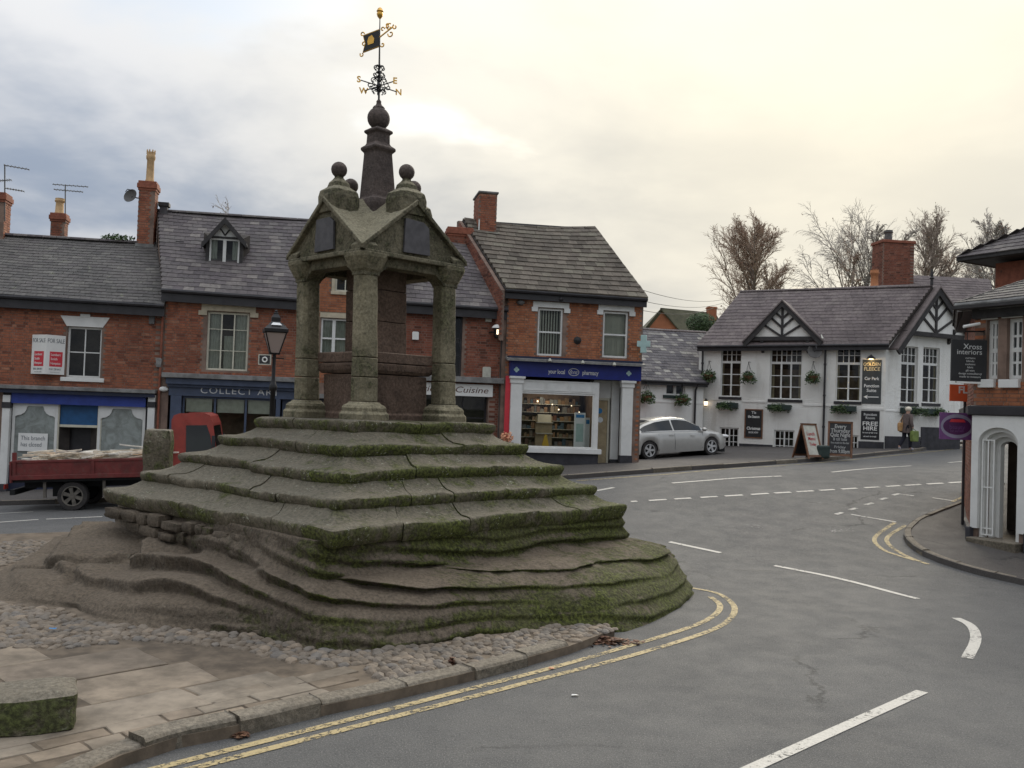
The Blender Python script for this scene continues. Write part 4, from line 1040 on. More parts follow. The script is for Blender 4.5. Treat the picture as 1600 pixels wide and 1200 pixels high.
def roof(parent, E0, E1, R0, R1, mat, name='slate', w_=0.28, ex=0.2, th=0.008, sag=0.0, nmax=300, thick=0.12, skip=None, rname='roof', wob=0.012, deckmat='interior_dark'):
    """slope from eave E0-E1 (left to right) up to ridge R0-R1, laid with separate slates"""
    E0, E1, R0, R1 = V(E0), V(E1), V(R0), V(R1)
    def P_(s, t):
        p = E0.lerp(E1, s).lerp(R0.lerp(R1, s), t); p.z += -sag * 4 * s * (1 - s) * t + wob * noise.noise(p * 0.8) * 2; return p
    dk = MB(); NS, NT = 12, 8
    for j in range(NT + 1):
        for i in range(NS + 1): dk.v.append(P_(i / NS, j / NT) - V((0, 0, .012)))
    dk.f = [(j * (NS + 1) + i, j * (NS + 1) + i + 1, (j + 1) * (NS + 1) + i + 1, (j + 1) * (NS + 1) + i) for j in range(NT) for i in range(NS)]; dk.t = [.5] * len(dk.f)
    rf = dk.build(rname, deckmat, parent)
    so_ = rf.modifiers.new('thick', 'SOLIDIFY'); so_.thickness = thick; so_.offset = -1
    va = slate_variants(w_, ex * 1.5, th); pl = []
    H = ((R0 + R1) / 2 - (E0 + E1) / 2).length; nr = max(2, int(H / ex))
    for j in range(nr):
        t = (j + 0.02) / nr; A, B = P_(0, t), P_(1, t); L = (B - A).length; n = max(2, int(round(L / w_)))
        for i in range(n + (j % 2)):
            if j % 2: s = (i) / n if 0 < i < n else (0.25 / n if i == 0 else 1 - 0.25 / n); sc = 1.0 if 0 < i < n else 0.5
            else: s = (i + .5) / n; sc = 1.0
            p = P_(s, t)
            if skip and skip(p): continue
            du = (P_(min(1, s + .02), t) - P_(max(0, s - .02), t)).normalized(); dv = (P_(s, min(1, t + .05)) - P_(s, max(0, t - .05))); ev = H / nr / ex
            dn = du.cross(dv).normalized(); dv = dn.cross(du)
            m_ = Matrix((du * (sc * L / n / w_), dv * ev, dn)).transposed().to_4x4(); m_.translation = p
            if wob: m_ = m_ @ Matrix.Rotation(random.uniform(-.014, .014), 4, 'Z') @ Matrix.Rotation(random.uniform(-.012, .012), 4, 'Y')
            pl.append((m_, random.randrange(14)))
    pieces(name, mat, rf, va, pl, nmax)
    return rf, P_
def ridge_tiles(parent, A, B, mat='slate_purple', r_=0.11, ln=0.42, sagf=None):
    L = (B - A).length; n = max(2, int(L / ln)); d = (B - A).normalized()
    side = V((-d.y, d.x, 0)).normalized()
    mb0 = MB(); k = 6
    for z_ in (0.006, L / n - 0.006):
        for i in range(k + 1):
            a = math.pi * i / k; mb0.v.append(V((z_, math.cos(a) * r_, math.sin(a) * r_ * .75)))
    mb0.f = [(i, i + 1, k + 2 + i, k + 1 + i) for i in range(k)] + [tuple(range(k, -1, -1)), tuple(range(k + 1, 2 * k + 2))]; mb0.t = [.45] * len(mb0.f)
    vs = []
    for q in range(5):
        m2 = MB(); m2.v = mb0.v; m2.f = mb0.f; m2.t = [(q + .5) / 5] * len(mb0.f); vs.append(m2)
    pl = []
    for i in range(n):
        p = A.lerp(B, i / n) + V((0, 0, 0.0 if sagf is None else sagf((i + .5) / n)))
        m_ = Matrix((d, side, d.cross(side))).transposed().to_4x4(); m_.translation = p - V((0, 0, .02)); pl.append((m_, i % 5 if i % 3 else random.randrange(5)))
    pieces('ridge_tile', mat, parent, vs, pl, 300)
def window(parent, fr, rc, cols, rows, fmat='white_paint', inset=0.09, fw=0.055, bw=0.03, name='window', gmat='glass', back='interior_dark', curtain=None, depth=0.5, fd=0.06, toprow=None, sill=None, mid=None):
    """cols/rows: fractions of the bars; each pane its own piece. sill: (mat, overhang, height)"""
    u0, u1, v0, v1 = rc; mb = MB(); n0, n1 = -inset - fd, -inset
    mb.box(fr, u0, u0 + fw, v0, v1, n0, n1).box(fr, u1 - fw, u1, v0, v1, n0, n1).box(fr, u0 + fw, u1 - fw, v0, v0 + fw, n0, n1).box(fr, u0 + fw, u1 - fw, v1 - fw, v1, n0, n1)
    iu0, iu1, iv0, iv1 = u0 + fw, u1 - fw, v0 + fw, v1 - fw
    us = [iu0] + [iu0 + (iu1 - iu0) * c for c in cols] + [iu1]; vs = [iv0] + [iv0 + (iv1 - iv0) * c for c in rows] + [iv1]
    thick = set(mid or ())
    for i, u in enumerate(us[1:-1]): w2 = bw * (1.9 if ('c', i) in thick else 1); mb.box(fr, u - w2 / 2, u + w2 / 2, iv0 - .004, iv1 + .004, n0 + .012, n1 - .004 + (.008 if w2 > bw else 0))
    for i, v in enumerate(vs[1:-1]): w2 = bw * (1.9 if ('r', i) in thick else 1); mb.box(fr, iu0 - .004, iu1 + .004, v - w2 / 2, v + w2 / 2, n0 + .014, n1 - .006 + (.006 if w2 > bw else 0))
    wd = mb.build(name, fmat, parent)
    for i in range(len(us) - 1):
        for j in range(len(vs) - 1):
            tl = random.uniform(-.004, .004)
            MB().quad(fr.P(us[i] - .01, vs[j] - .01, n0 + .03 + tl), fr.P(us[i + 1] + .01, vs[j] - .01, n0 + .03), fr.P(us[i + 1] + .01, vs[j + 1] + .01, n0 + .03 - tl), fr.P(us[i] - .01, vs[j + 1] + .01, n0 + .03)).build('pane', gmat, wd)
    bx = MB(); d0 = n0 - depth; e = 0.25; q = [fr.P(u0, v0, n0), fr.P(u1, v0, n0), fr.P(u1, v1, n0), fr.P(u0, v1, n0)]; k = [fr.P(u0 - e, v0 - e, d0), fr.P(u1 + e, v0 - e, d0), fr.P(u1 + e, v1 + e, d0), fr.P(u0 - e, v1 + e, d0)]
    bx.add(q + k, [(4, 5, 6, 7), (0, 1, 5, 4), (1, 2, 6, 5), (2, 3, 7, 6), (3, 0, 4, 7)]); bx.build('interior', back, wd)
    if curtain:
        cm, spans = curtain
        for a, b, c, d in spans:
            mbc = MB(); n = max(3, int((b - a) * (u1 - u0) / 0.03))
            for i in range(n + 1):
                u = u0 + (u1 - u0) * (a + (b - a) * i / n); off = n0 - 0.05 + 0.018 * math.sin(i * 1.7 + u * 5)
                mbc.v += [fr.P(u, v0 + (v1 - v0) * c, off), fr.P(u, v0 + (v1 - v0) * d, off)]
            mbc.f = [(2 * i, 2 * i + 2, 2 * i + 3, 2 * i + 1) for i in range(n)]; mbc.t = [.5] * n; mbc.build('curtain', cm, wd)
    if sill:
        sm_, ov, hh = sill; part('sill', sm_, wd, fr, (u0 - ov, u1 + ov, v0 - hh, v0 - 0.004, -inset, 0.07), bevel=0.01)
    return wd
def blinds(wd, fr, rc, mat, n=9, f=(0, 1), tw=0.03):
    u0, u1, v0, v1 = rc
    for i in range(n):
        u = u0 + (u1 - u0) * (f[0] + (f[1] - f[0]) * (i + .5) / n); part('blind_slat', mat, wd, fr, (u - tw, u + tw, v0 + .05, v1 - .05, -.235, -.23))
def hood(parent, fr, rc, mat, ears=0.22, h=0.10, drop=0.16, lift=0.10):
    """label mould over a window: raised centre with dropped ears"""
    u0, u1, v0, v1 = rc; b = v1 + 0.02
    pl = [(u0 - ears - .14, b - drop + .02), (u0 - .02, b - drop + .02), (u0 - .02, b), (u1 + .02, b), (u1 + .02, b - drop + .02), (u1 + ears + .14, b - drop + .02), (u1 + ears + .14, b - drop + h + .06), (u1 + .18, b - drop + h + .06), (u1 + .18, b + h + lift), (u0 - .18, b + h + lift), (u0 - .18, b - drop + h + .06), (u0 - ears - .14, b - drop + h + .06)]
    return MB().prism(fr, pl, -.02, 0.05).build('window_hood', mat, parent, bevel=0.008)
def gutter(parent, A, B, r_=0.065, mat='black_paint', fascia=0.22, n=V((0, -1, 0))):
    g_ = MB().tube([A, B], r_, 8).build('gutter', mat, parent)
    d = (B - A).normalized(); fr_ = Fr(A, (d.x, d.y)); L = (B - A).length; mb = MB(); sl = (B.z - A.z)
    mb.slab([A + V((0, 0, -fascia)) - fr_.n * .04, B + V((0, 0, -fascia)) - fr_.n * .04, B + V((0, 0, .02)) - fr_.n * .04, A + V((0, 0, .02)) - fr_.n * .04], -fr_.n * 0.06); mb.build('fascia_board', mat, parent)
    return g_
def pipe(parent, pts, r_=0.04, mat='black_paint', name='downpipe'): return MB().tube(pts, r_, 8).build(name, mat, parent)
def shell(parent, fr, E0, E1, R0, R1, base, mat='mortar', inn=0.3):
    """side and back walls closing a building under its roof (front wall is built apart)"""
    zc_ = min(E0.z, E1.z)
    def back(e, r): q = e + (r - e) * 2; return V((q.x, q.y, e.z))
    f = fr.n * -inn
    for e, r, sg in ((E0, R0, 1), (E1, R1, -1)):
        a = e + f; b = back(e, r); k = fr.u * 0.02 * sg
        pts_ = [V((a.x, a.y, base)), V((b.x, b.y, base)), V((b.x, b.y, e.z - .1)), r - V((0, 0, .12)), V((a.x, a.y, a.z + (r.z - e.z) * inn / max(.5, (r - e).xy.length) - .12))]
        MB().slab([p + k for p in pts_], fr.u * 0.2 * sg).build('side_wall', mat, parent)
    b0, b1 = back(E0, R0), back(E1, R1)
    MB().slab([V((b0.x, b0.y, base)), V((b1.x, b1.y, base)), V((b1.x, b1.y, E1.z - .05)), V((b0.x, b0.y, E0.z - .05))], fr.n * .2).build('rear_wall', mat, parent)
    MB().slab([b0, b1, R1, R0], V((0, 0, -.1))).build('rear_roof', 'plate_slate', parent)
def foliage(c, rad, n, size, drop=0.0, up=False):
    mb = MB(); c = V(c)
    for _ in range(n):
        d = V((random.gauss(0, 1), random.gauss(0, 1), random.gauss(0, 1))).normalized() * random.random() ** 0.4
        p = c + V((d.x * rad[0], d.y * rad[1], d.z * rad[2])); p.z -= drop * random.random() * d.xy.length
        a = V((random.gauss(0, 1), random.gauss(0, 1), random.gauss(0, .7))).normalized(); b = a.orthogonal().normalized(); s = size * random.uniform(.6, 1.4)
        mb.add([p - a * s, p - b * s * .45, p + a * s, p + b * s * .45], [(0, 1, 2, 3)], random.random())
    return mb
# ================================================================== THE ROW OF SHOPS
_d = V((1, 0.2, 0)).normalized()
ROW0 = V((-14.3, 26.0, 0))
def row_frame(off=0.0):
    n = V((_d.y, -_d.x, 0)); return Fr(ROW0 + n * off, _d)
def fpt(fr, px, py, n): return fr.pt(px, py, n)
# ---------------------------------------------------------------- A: house with the blue closed shop
fr = row_frame(0.0)
uL, uR = fr.uv(-90, 700)[0], fr.uv(253, 560)[0]
baseA = zf(-13, 26) - 0.3
evA = fr.uv(120, 476)[1]
hA = thing('shop_house', 'red brick house with grey slate roof over a closed shop with plain blue fascia', 'house', fr.P((uL + uR) / 2, baseA, -3))
winA = fr.rect(104, 511, 158, 590)
shopA = (fr.uv(2, 680)[0], fr.uv(238, 680)[0], baseA + .1, fr.uv(120, 612)[1])
wl = wall_mesh(fr, uL, uR, baseA, evA, [winA, shopA], 0.3).build('wall', 'mortar', hA)
bricks(fr, uL, uR, shopA[3] - .6, evA, [winA, shopA], wl, 'brick_red', 300)
w = window(hA, fr, winA, [0.5], [0.5], inset=0.1, sill=('white_paint', 0.12, 0.12))
u0, u1, v0, v1 = winA
MB().prism(fr, [(u0 - .02, v1 + .005), (u1 + .02, v1 + .005), (u1 + .2, v1 + .30), (u0 - .2, v1 + .30)], -.05, .035).build('lintel', 'white_paint', hA, bevel=.006)
part('keystone', 'white_paint', hA, fr, ((u0 + u1) / 2 - .13, (u0 + u1) / 2 + .13, v1 + .28, v1 + .37, -.02, .055), bevel=.006)
E0 = fr.P(uL, evA + .16, .28); E1 = fr.P(uR + .05, evA + .12, .28); R0 = fr.pt(-70, 362, -3.2); R1 = fr.pt(243, 381, -3.2)
rf, PA = roof(hA, E0, E1, R0, R1, 'slate_grey', sag=.06, nmax=300)
ridge_tiles(rf, R0, R1, 'slate_purple')
gutter(hA, E0 - V((0, 0, .05)), E1 - V((0, 0, .05)), fascia=.30)
shell(hA, fr, E0, E1, R0, R1, baseA)
# shop front
su0, su1, sb, st = shopA
part('lead_ledge', 'lead', hA, fr, (uL, fr.uv(246, 600)[0], st + .02, st + .13, -.02, .34), bevel=.01)
ar = fr.rect(18, 612, 228, 633, .1)
fa = part('fascia', 'blue_fascia', hA, fr, (ar[0], ar[1], ar[2], st + .015, -.05, .12))
part('cornice', 'navy', hA, fr, (su0 - .05, su1 + .05, st - .09, st + .012, .125, .27))
for x0, x1 in ((2, 14), (229, 240)):
    a = fr.rect(x0, 617, x1, 756, .1); k = a[3] - .0
    pl_ = part('pilaster', 'white_paint', hA, fr, (a[0], a[1], a[2] - .0, k - .36, -.05, .16), bevel=.008)
    part('pilaster_block', 'white_paint', pl_, fr, (a[0], a[1], k - .20, k, -.05, .16), bevel=.008)
    part('pilaster_band', 'black_paint', pl_, fr, (a[0] - .015, a[1] + .015, k - .36, k - .20, -.05, .18)); part('plinth', 'plinth_black', pl_, fr, (a[0] - .02, a[1] + .02, baseA, a[2], -.05, .19))
    part('backing', 'black_paint', pl_, fr, (a[0] - .09, a[1] + .09, baseA, st, -.1, -.04))
for x0, x1 in ((18, 89), (152, 226)):
    a = fr.rect(x0, 632, x1, 722, 0); a = (a[0], a[1], a[2] - .1, ar[2])
    w = window(hA, fr, a, [], [], inset=.0, fw=.07, gmat='frosted', name='shop_window', depth=.3)
    for sg, uu in ((1, a[0] + .07), (-1, a[1] - .07)):       # curved brackets in the top corners
        mb = MB(); pts_ = [(uu, a[3] - .07), (uu, a[3] - .38)] + [(uu + sg * .05, a[3] - .34)] + [(uu + sg * (.05 + .25 * math.sin(t)), a[3] - .34 + .24 * (1 - math.cos(t))) for t in (.4, .8, 1.2, 1.5)] + [(uu + sg * .32, a[3] - .07)]
        mb.prism(fr, pts_ if sg < 0 else pts_[::-1], -.05, .012); mb.build('corner_bracket', 'white_paint', w)
    part('stall_riser', 'navy', hA, fr, (a[0] - .05, a[1] + .05, baseA, a[2], -.12, .0))
a = fr.rect(93, 633, 152, 664, 0)
part('blue_panel', 'teal_blue', hA, fr, (a[0], a[1], a[2], ar[2], -.16, -.1))
part('door_surround', 'cream_paint', hA, fr, (a[0] - .12, a[0] - .01, baseA, ar[2], -.2, -.02), (a[1] + .01, a[1] + .12, baseA, ar[2], -.2, -.02), (a[0] - .01, a[1] + .01, a[2] - .07, a[2], -.2, -.05))
d_ = part('door', 'black_paint', hA, fr, (a[0] + .1, a[1] - .1, baseA, a[2] - .07, -.55, -.5)); part('door_frame', 'cream_paint', d_, fr, (a[0] + .02, a[0] + .11, baseA, a[2] - .07, -.5, -.4), (a[1] - .11, a[1] - .02, baseA, a[2] - .07, -.5, -.4))
a = fr.rect(28, 677, 74, 705, .03)
po = thing('poster', 'white poster about the closed branch in the frosted left shop window', 'poster', fr.P((a[0] + a[1]) / 2, a[2], .03))
part('sheet', 'sign_white', po, fr, (a[0], a[1], a[2], a[3], .01, .02))
text(po, fr, 'This branch', (a[0] + a[1]) / 2, a[3] - .14, .022, .17, 'ink_grey', width=(a[1] - a[0]) * .82); text(po, fr, 'has closed', (a[0] + a[1]) / 2 - .04, a[3] - .32, .022, .17, 'ink_grey', width=(a[1] - a[0]) * .7)
# for-sale board: two boards meeting in a V
a = fr.rect(49, 524, 102, 585, .0)
fs = thing('for_sale_sign', 'white and red V shaped for sale board on the brick wall beside sash window', 'sign', fr.P((a[0] + a[1]) / 2, a[2], .2))
um = fr.uv(71, 555)[0]
cA, cB, cD = fr.P(a[0] - .02, 0, .02), fr.P(um, 0, .55), fr.P(a[1] + .08, 0, .02)
um2 = fr.uv(71.5, 555, .35)[0]; cA, cB, cD = fr.P(fr.uv(49, 555, .02)[0], 0, .02), fr.P(um2, 0, .35), fr.P(fr.uv(102, 555, .02)[0], 0, .02)
for P0, P1 in ((cA, cB), (cB, cD)):
    f2 = Fr(P0, P1 - P0); L = (P1 - P0).length
    bd = part('sign_board', 'sign_white', fs, f2, (0.005, L - .005, a[2], a[3], -.02, 0), bevel=.004)
    H_ = a[3] - a[2]
    text(bd, f2, 'FOR SALE', L / 2, a[3] - .15 * H_, .002, .17, 'ink_grey', width=L * .86)
    part('red_panel', 'sign_red', bd, f2, (L * .2, L * .86, a[2] + .2 * H_, a[2] + .58 * H_, 0, .004))
    for i, s_ in enumerate(('Lambert', 'Smith', 'Hampton')): text(bd, f2, s_, L * .25, a[2] + (.5 - .11 * i) * H_, .007, .10, 'ink_pale', align='LEFT', width=L * (.5 if i != 1 else .34))
    text(bd, f2, '0161 228 6411', L / 2, a[2] + .13 * H_, .003, .08, 'ink_grey', width=L * .6); text(bd, f2, 'www.lsh.co.uk', L / 2, a[2] + .06 * H_, .003, .06, 'ink_light', width=L * .5)
# alarm box and lamp by the drainpipe
for x, y, nm, mt, lb in ((238, 500, 'alarm_box', 'grey_pot', 'small grey box high on brick wall under the eaves of for sale house'), (249, 567, 'alarm_box', 'lead', 'grey box on wall at the joint of the two brick houses'), (256, 608, 'wall_lamp', 'sign_white', 'white oval bulkhead lamp between the blue shop and the art shop')):
    uu, vv = fr.uv(x, y)
    mb = MB()
    if nm == 'wall_lamp': mb.ball(fr.P(uu, vv, .08), (.15, .08, .075), 14)
    else: mb.prism(fr, [(uu - .07, vv - .13), (uu + .07, vv - .13), (uu + .08, vv + .11), (uu + .05, vv + .14), (uu - .05, vv + .14), (uu - .08, vv + .11)], 0, .12)
    mb.build(nm, mt, label=lb, cat='lamp' if nm == 'wall_lamp' else 'wall box', bevel=.008)
pipe(hA, [fr.P(uR - .02, evA - .1, .08), fr.P(uR - .02, baseA, .08)], .035, 'brick_dark')
# chimneys, aerials, dish
q = fr.rect(215, 278, 242, 383, -3.2)
f3 = Fr(fr.P(0, 0, -2.95), _d); q = f3.rect(215, 283, 241, 385)
chA = stack(hA, f3, q[0] + .01, q[1], q[2] - .3, q[3], .55)
pot(chA, f3.P((q[0] + q[1]) / 2 + .02, q[3], -.28), f3.uv(228, 234)[1] - q[3], .13, crown=True)
part('flashing', 'lead', chA, f3, (q[0] - .03, q[1] + .03, q[2] - .02, q[2] + .08, 0, .03))
f4 = Fr(fr.P(0, 0, -6.5), _d); q = f4.rect(79, 333, 101, 368)
ch2 = stack(hA, f4, q[0], q[1], q[2] - 1.5, q[3], .45); pot(ch2, f4.P((q[0] + q[1]) / 2 - .02, q[3], -.22), f4.uv(89, 308)[1] - q[3], .15, crown=False)
q = f3.rect(-22, 300, 6, 380); ch3 = stack(hA, f3, q[0], q[1], q[2] - .3, q[3], .6)
def aerial(label, fr_, px, ytop, ybot, booms, els):
    t = thing('roof_aerial', label, 'aerial', fr_.pt(px, ybot))
    MB().tube([fr_.pt(px, ybot), fr_.pt(px, ytop)], .02, 6).build('mast', 'grey_pot', t)
    for (xa, ya, xb, yb) in booms:
        bo = MB().tube([fr_.pt(xa, ya), fr_.pt(xb, yb)], .014, 5).build('boom', 'grey_pot', t)
        for i in range(els):
            p = fr_.pt(xa, ya).lerp(fr_.pt(xb, yb), (i + .5) / els); MB().tube([p - fr_.n * .16, p + fr_.n * .16], .008, 4).build('element', 'grey_pot', bo)
aerial('tall roof aerial with three booms beside the leftmost chimney', f3, 7.5, 257, 345, [(6, 258, 46, 265), (-6, 283, 18, 281), (8, 294, 38, 299)], 7)
aerial('roof aerial with two booms next to the short chimney', f4, 102, 290, 350, [(82, 288, 138, 292), (84, 296, 130, 300)], 9)
def dish(label, c, ax, r_, mat='grey_pot', arm=None):
    t = thing('satellite_dish', label, 'satellite dish', c); ax = V(ax).normalized()
    MB().lathe(V(c), [(0.02, -.10 * r_ / .3), (r_ * .5, -.075 * r_ / .3), (r_ * .85, -.02), (r_, .02), (r_ * .98, .03), (r_ * .8, -.005), (r_ * .45, -.05), (0.02, -.075)], 20, ax=ax).build('reflector', mat, t, smooth=True)
    d = ax.cross(V((0, 0, 1))).normalized(); dn = d.cross(ax)
    MB().tube([V(c) + dn * r_ * .9, V(c) + dn * r_ * .5 + ax * r_ * .9, V(c) + ax * r_ * 1.1], .015, 6).build('feed_arm', 'black_paint', t)
    if arm is not None: MB().tube([V(c) - ax * .06, V(arm)], .02, 6).build('bracket', 'black_paint', t)
c = f3.pt(204, 306, .1); dish('grey satellite dish fixed to the tall chimney with crown pot', c, (-0.25, -0.9, .3), .23, arm=f3.pt(218, 310, -.2))
# ---------------------------------------------------------------- B: art shop house
fr = row_frame(0.05)
uL, uR = fr.uv(255, 560)[0] + .01, fr.uv(474, 560)[0]
baseB = zf(-8, 27) - .3; evB = fr.uv(360, 470)[1]
hB = thing('shop_house', 'red brick house with patched purple slate roof and dormer over the art shop', 'house', fr.P((uL + uR) / 2, baseB, -3))
winB = fr.rect(323, 488, 388, 579); shopB = (fr.uv(262, 640)[0], fr.uv(468, 640)[0], baseB + .1, fr.uv(360, 597)[1])
wl = wall_mesh(fr, uL, uR, baseB, evB, [winB, shopB], .3).build('wall', 'mortar', hB)
bricks(fr, uL, uR, shopB[3] - .1, evB, [winB, shopB], wl, 'brick_red', 300)
bricks(fr, uL, shopB[0], baseB, shopB[3], [], wl, 'brick_dark', 0)
window(hB, fr, winB, [.32, .66], [0.33, .72], fmat='cream_paint', inset=.07, bw=.02, mid=[('c', 0), ('c', 1)], curtain=('curtain_pale', [(0, .32, 0, 1), (.67, 1, 0, 1), (.4, .62, 0, .6)]))
hood(hB, fr, winB, 'cream_stone', ears=.12)
E0 = fr.P(uL - .1, evB + .22, .28); E1 = fr.P(uR + .1, evB + .16, .28); R0 = fr.pt(246, 329, -3.6); R1 = fr.pt(486, 345, -3.6)
rf, PB = roof(hB, E0, E1, R0, R1, 'slate_purple', w_=.30, ex=.235, sag=.04, nmax=300)
ridge_tiles(rf, R0, R1, 'slate_purple')
gutter(hB, E0 - V((0, 0, .05)), E1 - V((0, 0, .05)), fascia=.30); shell(hB, fr, E0, E1, R0, R1, baseB)
for x0, y0, x1, y1, dp in ((248, 316, 263, 334, -3.4), (275, 377, 286, 420, -2.0)):
    f3 = Fr(fr.P(0, 0, dp), _d); q = f3.rect(x0, y0, x1, y1)
    sv = part('vent_stack', 'plate_slate', hB, f3, (q[0] + .03, q[1] - .03, q[2] - 1.2, q[3] - .12, -.25, 0)); part('vent_cap', 'black_timber', sv, f3, (q[0] - .02, q[1] + .02, q[3] - .13, q[3], -.3, .05), bevel=.01)
# dormer
f3 = Fr(fr.P(0, 0, -1.15), _d); q = f3.rect(327, 373, 374, 418)
dm = part('dormer', 'black_timber', hB, f3, (q[0] - .07, q[1] + .07, q[2] - .10, q[2] - .01, -.1, .06))
for a_, b_ in ((q[0] - .10, q[0] - .01), (q[1] + .01, q[1] + .10)): part('dormer_cheek', 'black_timber', dm, f3, (a_, b_, q[2] - .4, q[3] + .02, -2.0, .03))
window(dm, f3, q, [.5], [], fw=.05, bw=.05, inset=0.0, mid=[('c', 0)], curtain=('curtain_pale', [(0, .25, 0, 1), (.75, 1, 0, 1)]))
um = (q[0] + q[1]) / 2; ap = f3.uv(351, 343)[1]
part('cross_beam', 'black_timber', dm, f3, (q[0] - .02, q[1] + .02, q[3] + .004, q[3] + .06, -.06, .04))
MB().prism(f3, [(q[0], q[3] + .06), (q[1], q[3] + .06), (um, ap - .1)], -.08, 0).build('gable_panel', 'white_paint', dm)
for sg in (-1, 1):
    gb_ = MB().tube([f3.P(um, q[3] + .1, .02), f3.P(um + sg * .10, q[3] + .25, .02), f3.P(um + sg * .24, q[3] + .38, .02)], .022, 5).build('gable_brace', 'black_timber', dm)
    foot = f3.uv(316 if sg < 0 else 386, 381); e = [f3.P(um, ap + .03, .22), f3.P(foot[0], foot[1], .22)]
    back = [f3.P(um, ap + .03, -2.6), f3.P(foot[0], foot[1], -1.5)]
    rr = roof(dm, e[1] if sg < 0 else back[1], back[1] if sg < 0 else e[1], e[0] if sg < 0 else back[0], back[0] if sg < 0 else e[0], 'slate_purple', nmax=40, rname='dormer_roof', thick=.05) if False else None
    MB().slab([e[0], e[1], back[1], back[0]], V((0, 0, -.07))).build('dormer_roof', 'plate_slate', dm)
    MB().slab([e[0] + f3.n * .02, e[1] + f3.n * .02, e[1] + f3.n * .02 - V((0, 0, .17)), e[0] + f3.n * .02 - V((0, 0, .2))], f3.n * -.05).build('barge_board', 'black_timber', dm)
# art shop front
su0, su1, sb, st = shopB
part('stone_ledge', 'lead', hB, fr, (uL + .02, uR, st + .06, st + .20, -.02, .36), bevel=.012)
part('cornice', 'art_blue', hB, fr, (su0 - .05, su1, st - .12, st + .055, -.02, .26), (su0 - .02, su1 - .02, st - .2, st - .12, -.02, .17), bevel=.01)
a = fr.rect(268, 601, 462, 621, .08); fa = part('fascia', 'art_blue', hB, fr, (su0 + .02, su1, a[2], st - .2, -.05, .09))
tq = fr.rect(313, 605, 436, 619, .1); text(fa, fr, 'COLLECT ART', (tq[0] + tq[1]) / 2, (tq[2] + tq[3]) / 2, .092, .27, 'ink_light', spacing=1.15, width=tq[1] - tq[0])
for x0, x1 in ((265, 282), (430, 437)):
    b = fr.rect(x0, 622, x1, 700, .1); part('pilaster', 'art_blue', hB, fr, (b[0], b[1], baseB, a[2] - .005, -.05, .14), bevel=.012)
b = fr.rect(284, 623, 428, 700, 0)
w = window(hB, fr, (b[0], b[1], baseB + .6, a[2] - .01), [.34, .69], [], fmat='art_blue', inset=.02, fw=.05, bw=.06, name='shop_window', gmat='shop_glass', back='interior_warm', depth=1.2)
for k in range(3):
    c0 = b[0] + .08 + (b[1] - b[0] - .1) * (0, .35, .70)[k]; c1 = b[0] + (b[1] - b[0]) * (.33, .68, .98)[k] - .05; part('roller_blind', 'curtain_pale', w, fr, (c0, c1, fr.uv(350, 645)[1], a[2] - .06, -.13, -.12))
part('stall_riser', 'art_blue', hB, fr, (b[0], b[1], baseB, baseB + .6, -.1, .02))
part('shop_door', 'art_blue', hB, fr, (fr.uv(440, 650)[0], su1, baseB, a[2] - .01, -.2, -.1))
# ---------------------------------------------------------------- B2: tall gabled brick front half hidden by the cross
fr = row_frame(0.10)
uL, uR = fr.uv(473, 560)[0] + .02, fr.uv(622, 560)[0]
b2v = fr.uv(548, 410)[1]; baseC = zf(-4, 28) - .3; um = (uL + uR) / 2; ap = fr.uv(548, 348)[1]
hG = thing('gabled_house', 'tall red brick gabled house front seen through the left canopy opening', 'house', fr.P(um, baseC, -3))
w1 = fr.rect(524, 417, 556, 456); w2 = fr.rect(501, 498, 545, 560); dr2 = (um - 1.2, um + 1.2, baseC, baseC + 2.6)
wl = wall_mesh(fr, uL, uR, baseC, b2v, [w1, w2, dr2], .3, (um, ap)).build('wall', 'mortar', hG)
bricks(fr, uL, uR, fr.uv(548, 600)[1], b2v, [w1, w2, dr2], wl, 'brick_orange', 150, (um, ap))
window(hG, fr, w1, [.5], [], fmat='cream_paint', inset=.05, sill=('cream_stone', .12, .10)); MB().box(fr, w1[0] - .1, w1[0] - .005, w1[2], w1[3], -.05, .03).build('window_trim', 'cream_stone', hG)
window(hG, fr, w2, [.45], [.5], inset=.05, fw=.05, bw=.05, curtain=('curtain_pale', [(0, 1, 0, .95)]), mid=[('c', 0)]); hood(hG, fr, w2, 'cream_stone', ears=-.1, h=.12, drop=.02, lift=.03)
window(hG, fr, dr2, [.5], [.8], fmat='navy', inset=.1, name='shop_window')
part('ledge', 'lead', hG, fr, (uL, uR, dr2[3] + .02, dr2[3] + .15, 0, .3))
for sg in (-1, 1):
    e = uL - .15 if sg < 0 else uR + .15; sl_ = (ap - b2v) / (um - uL)
    pts_ = [fr.P(um, ap + .12, .15), fr.P(e, b2v - .15 * sl_ + .12, .15), fr.P(e, b2v - .15 * sl_ + .12, -6), fr.P(um, ap + .12, -6)]
    MB().slab(pts_, V((0, 0, -.1))).build('roof', 'plate_slate', hG); MB().slab([fr.P(e * .999 if 0 else (uL + .02 if sg < 0 else uR - .02), baseC, -.3), fr.P(uL + .02 if sg < 0 else uR - .02, baseC, -6), fr.P(uL + .02 if sg < 0 else uR - .02, b2v, -6), fr.P(uL + .02 if sg < 0 else uR - .02, b2v, -.3)], fr.u * .15 * -sg).build('side_wall', 'mortar', hG)
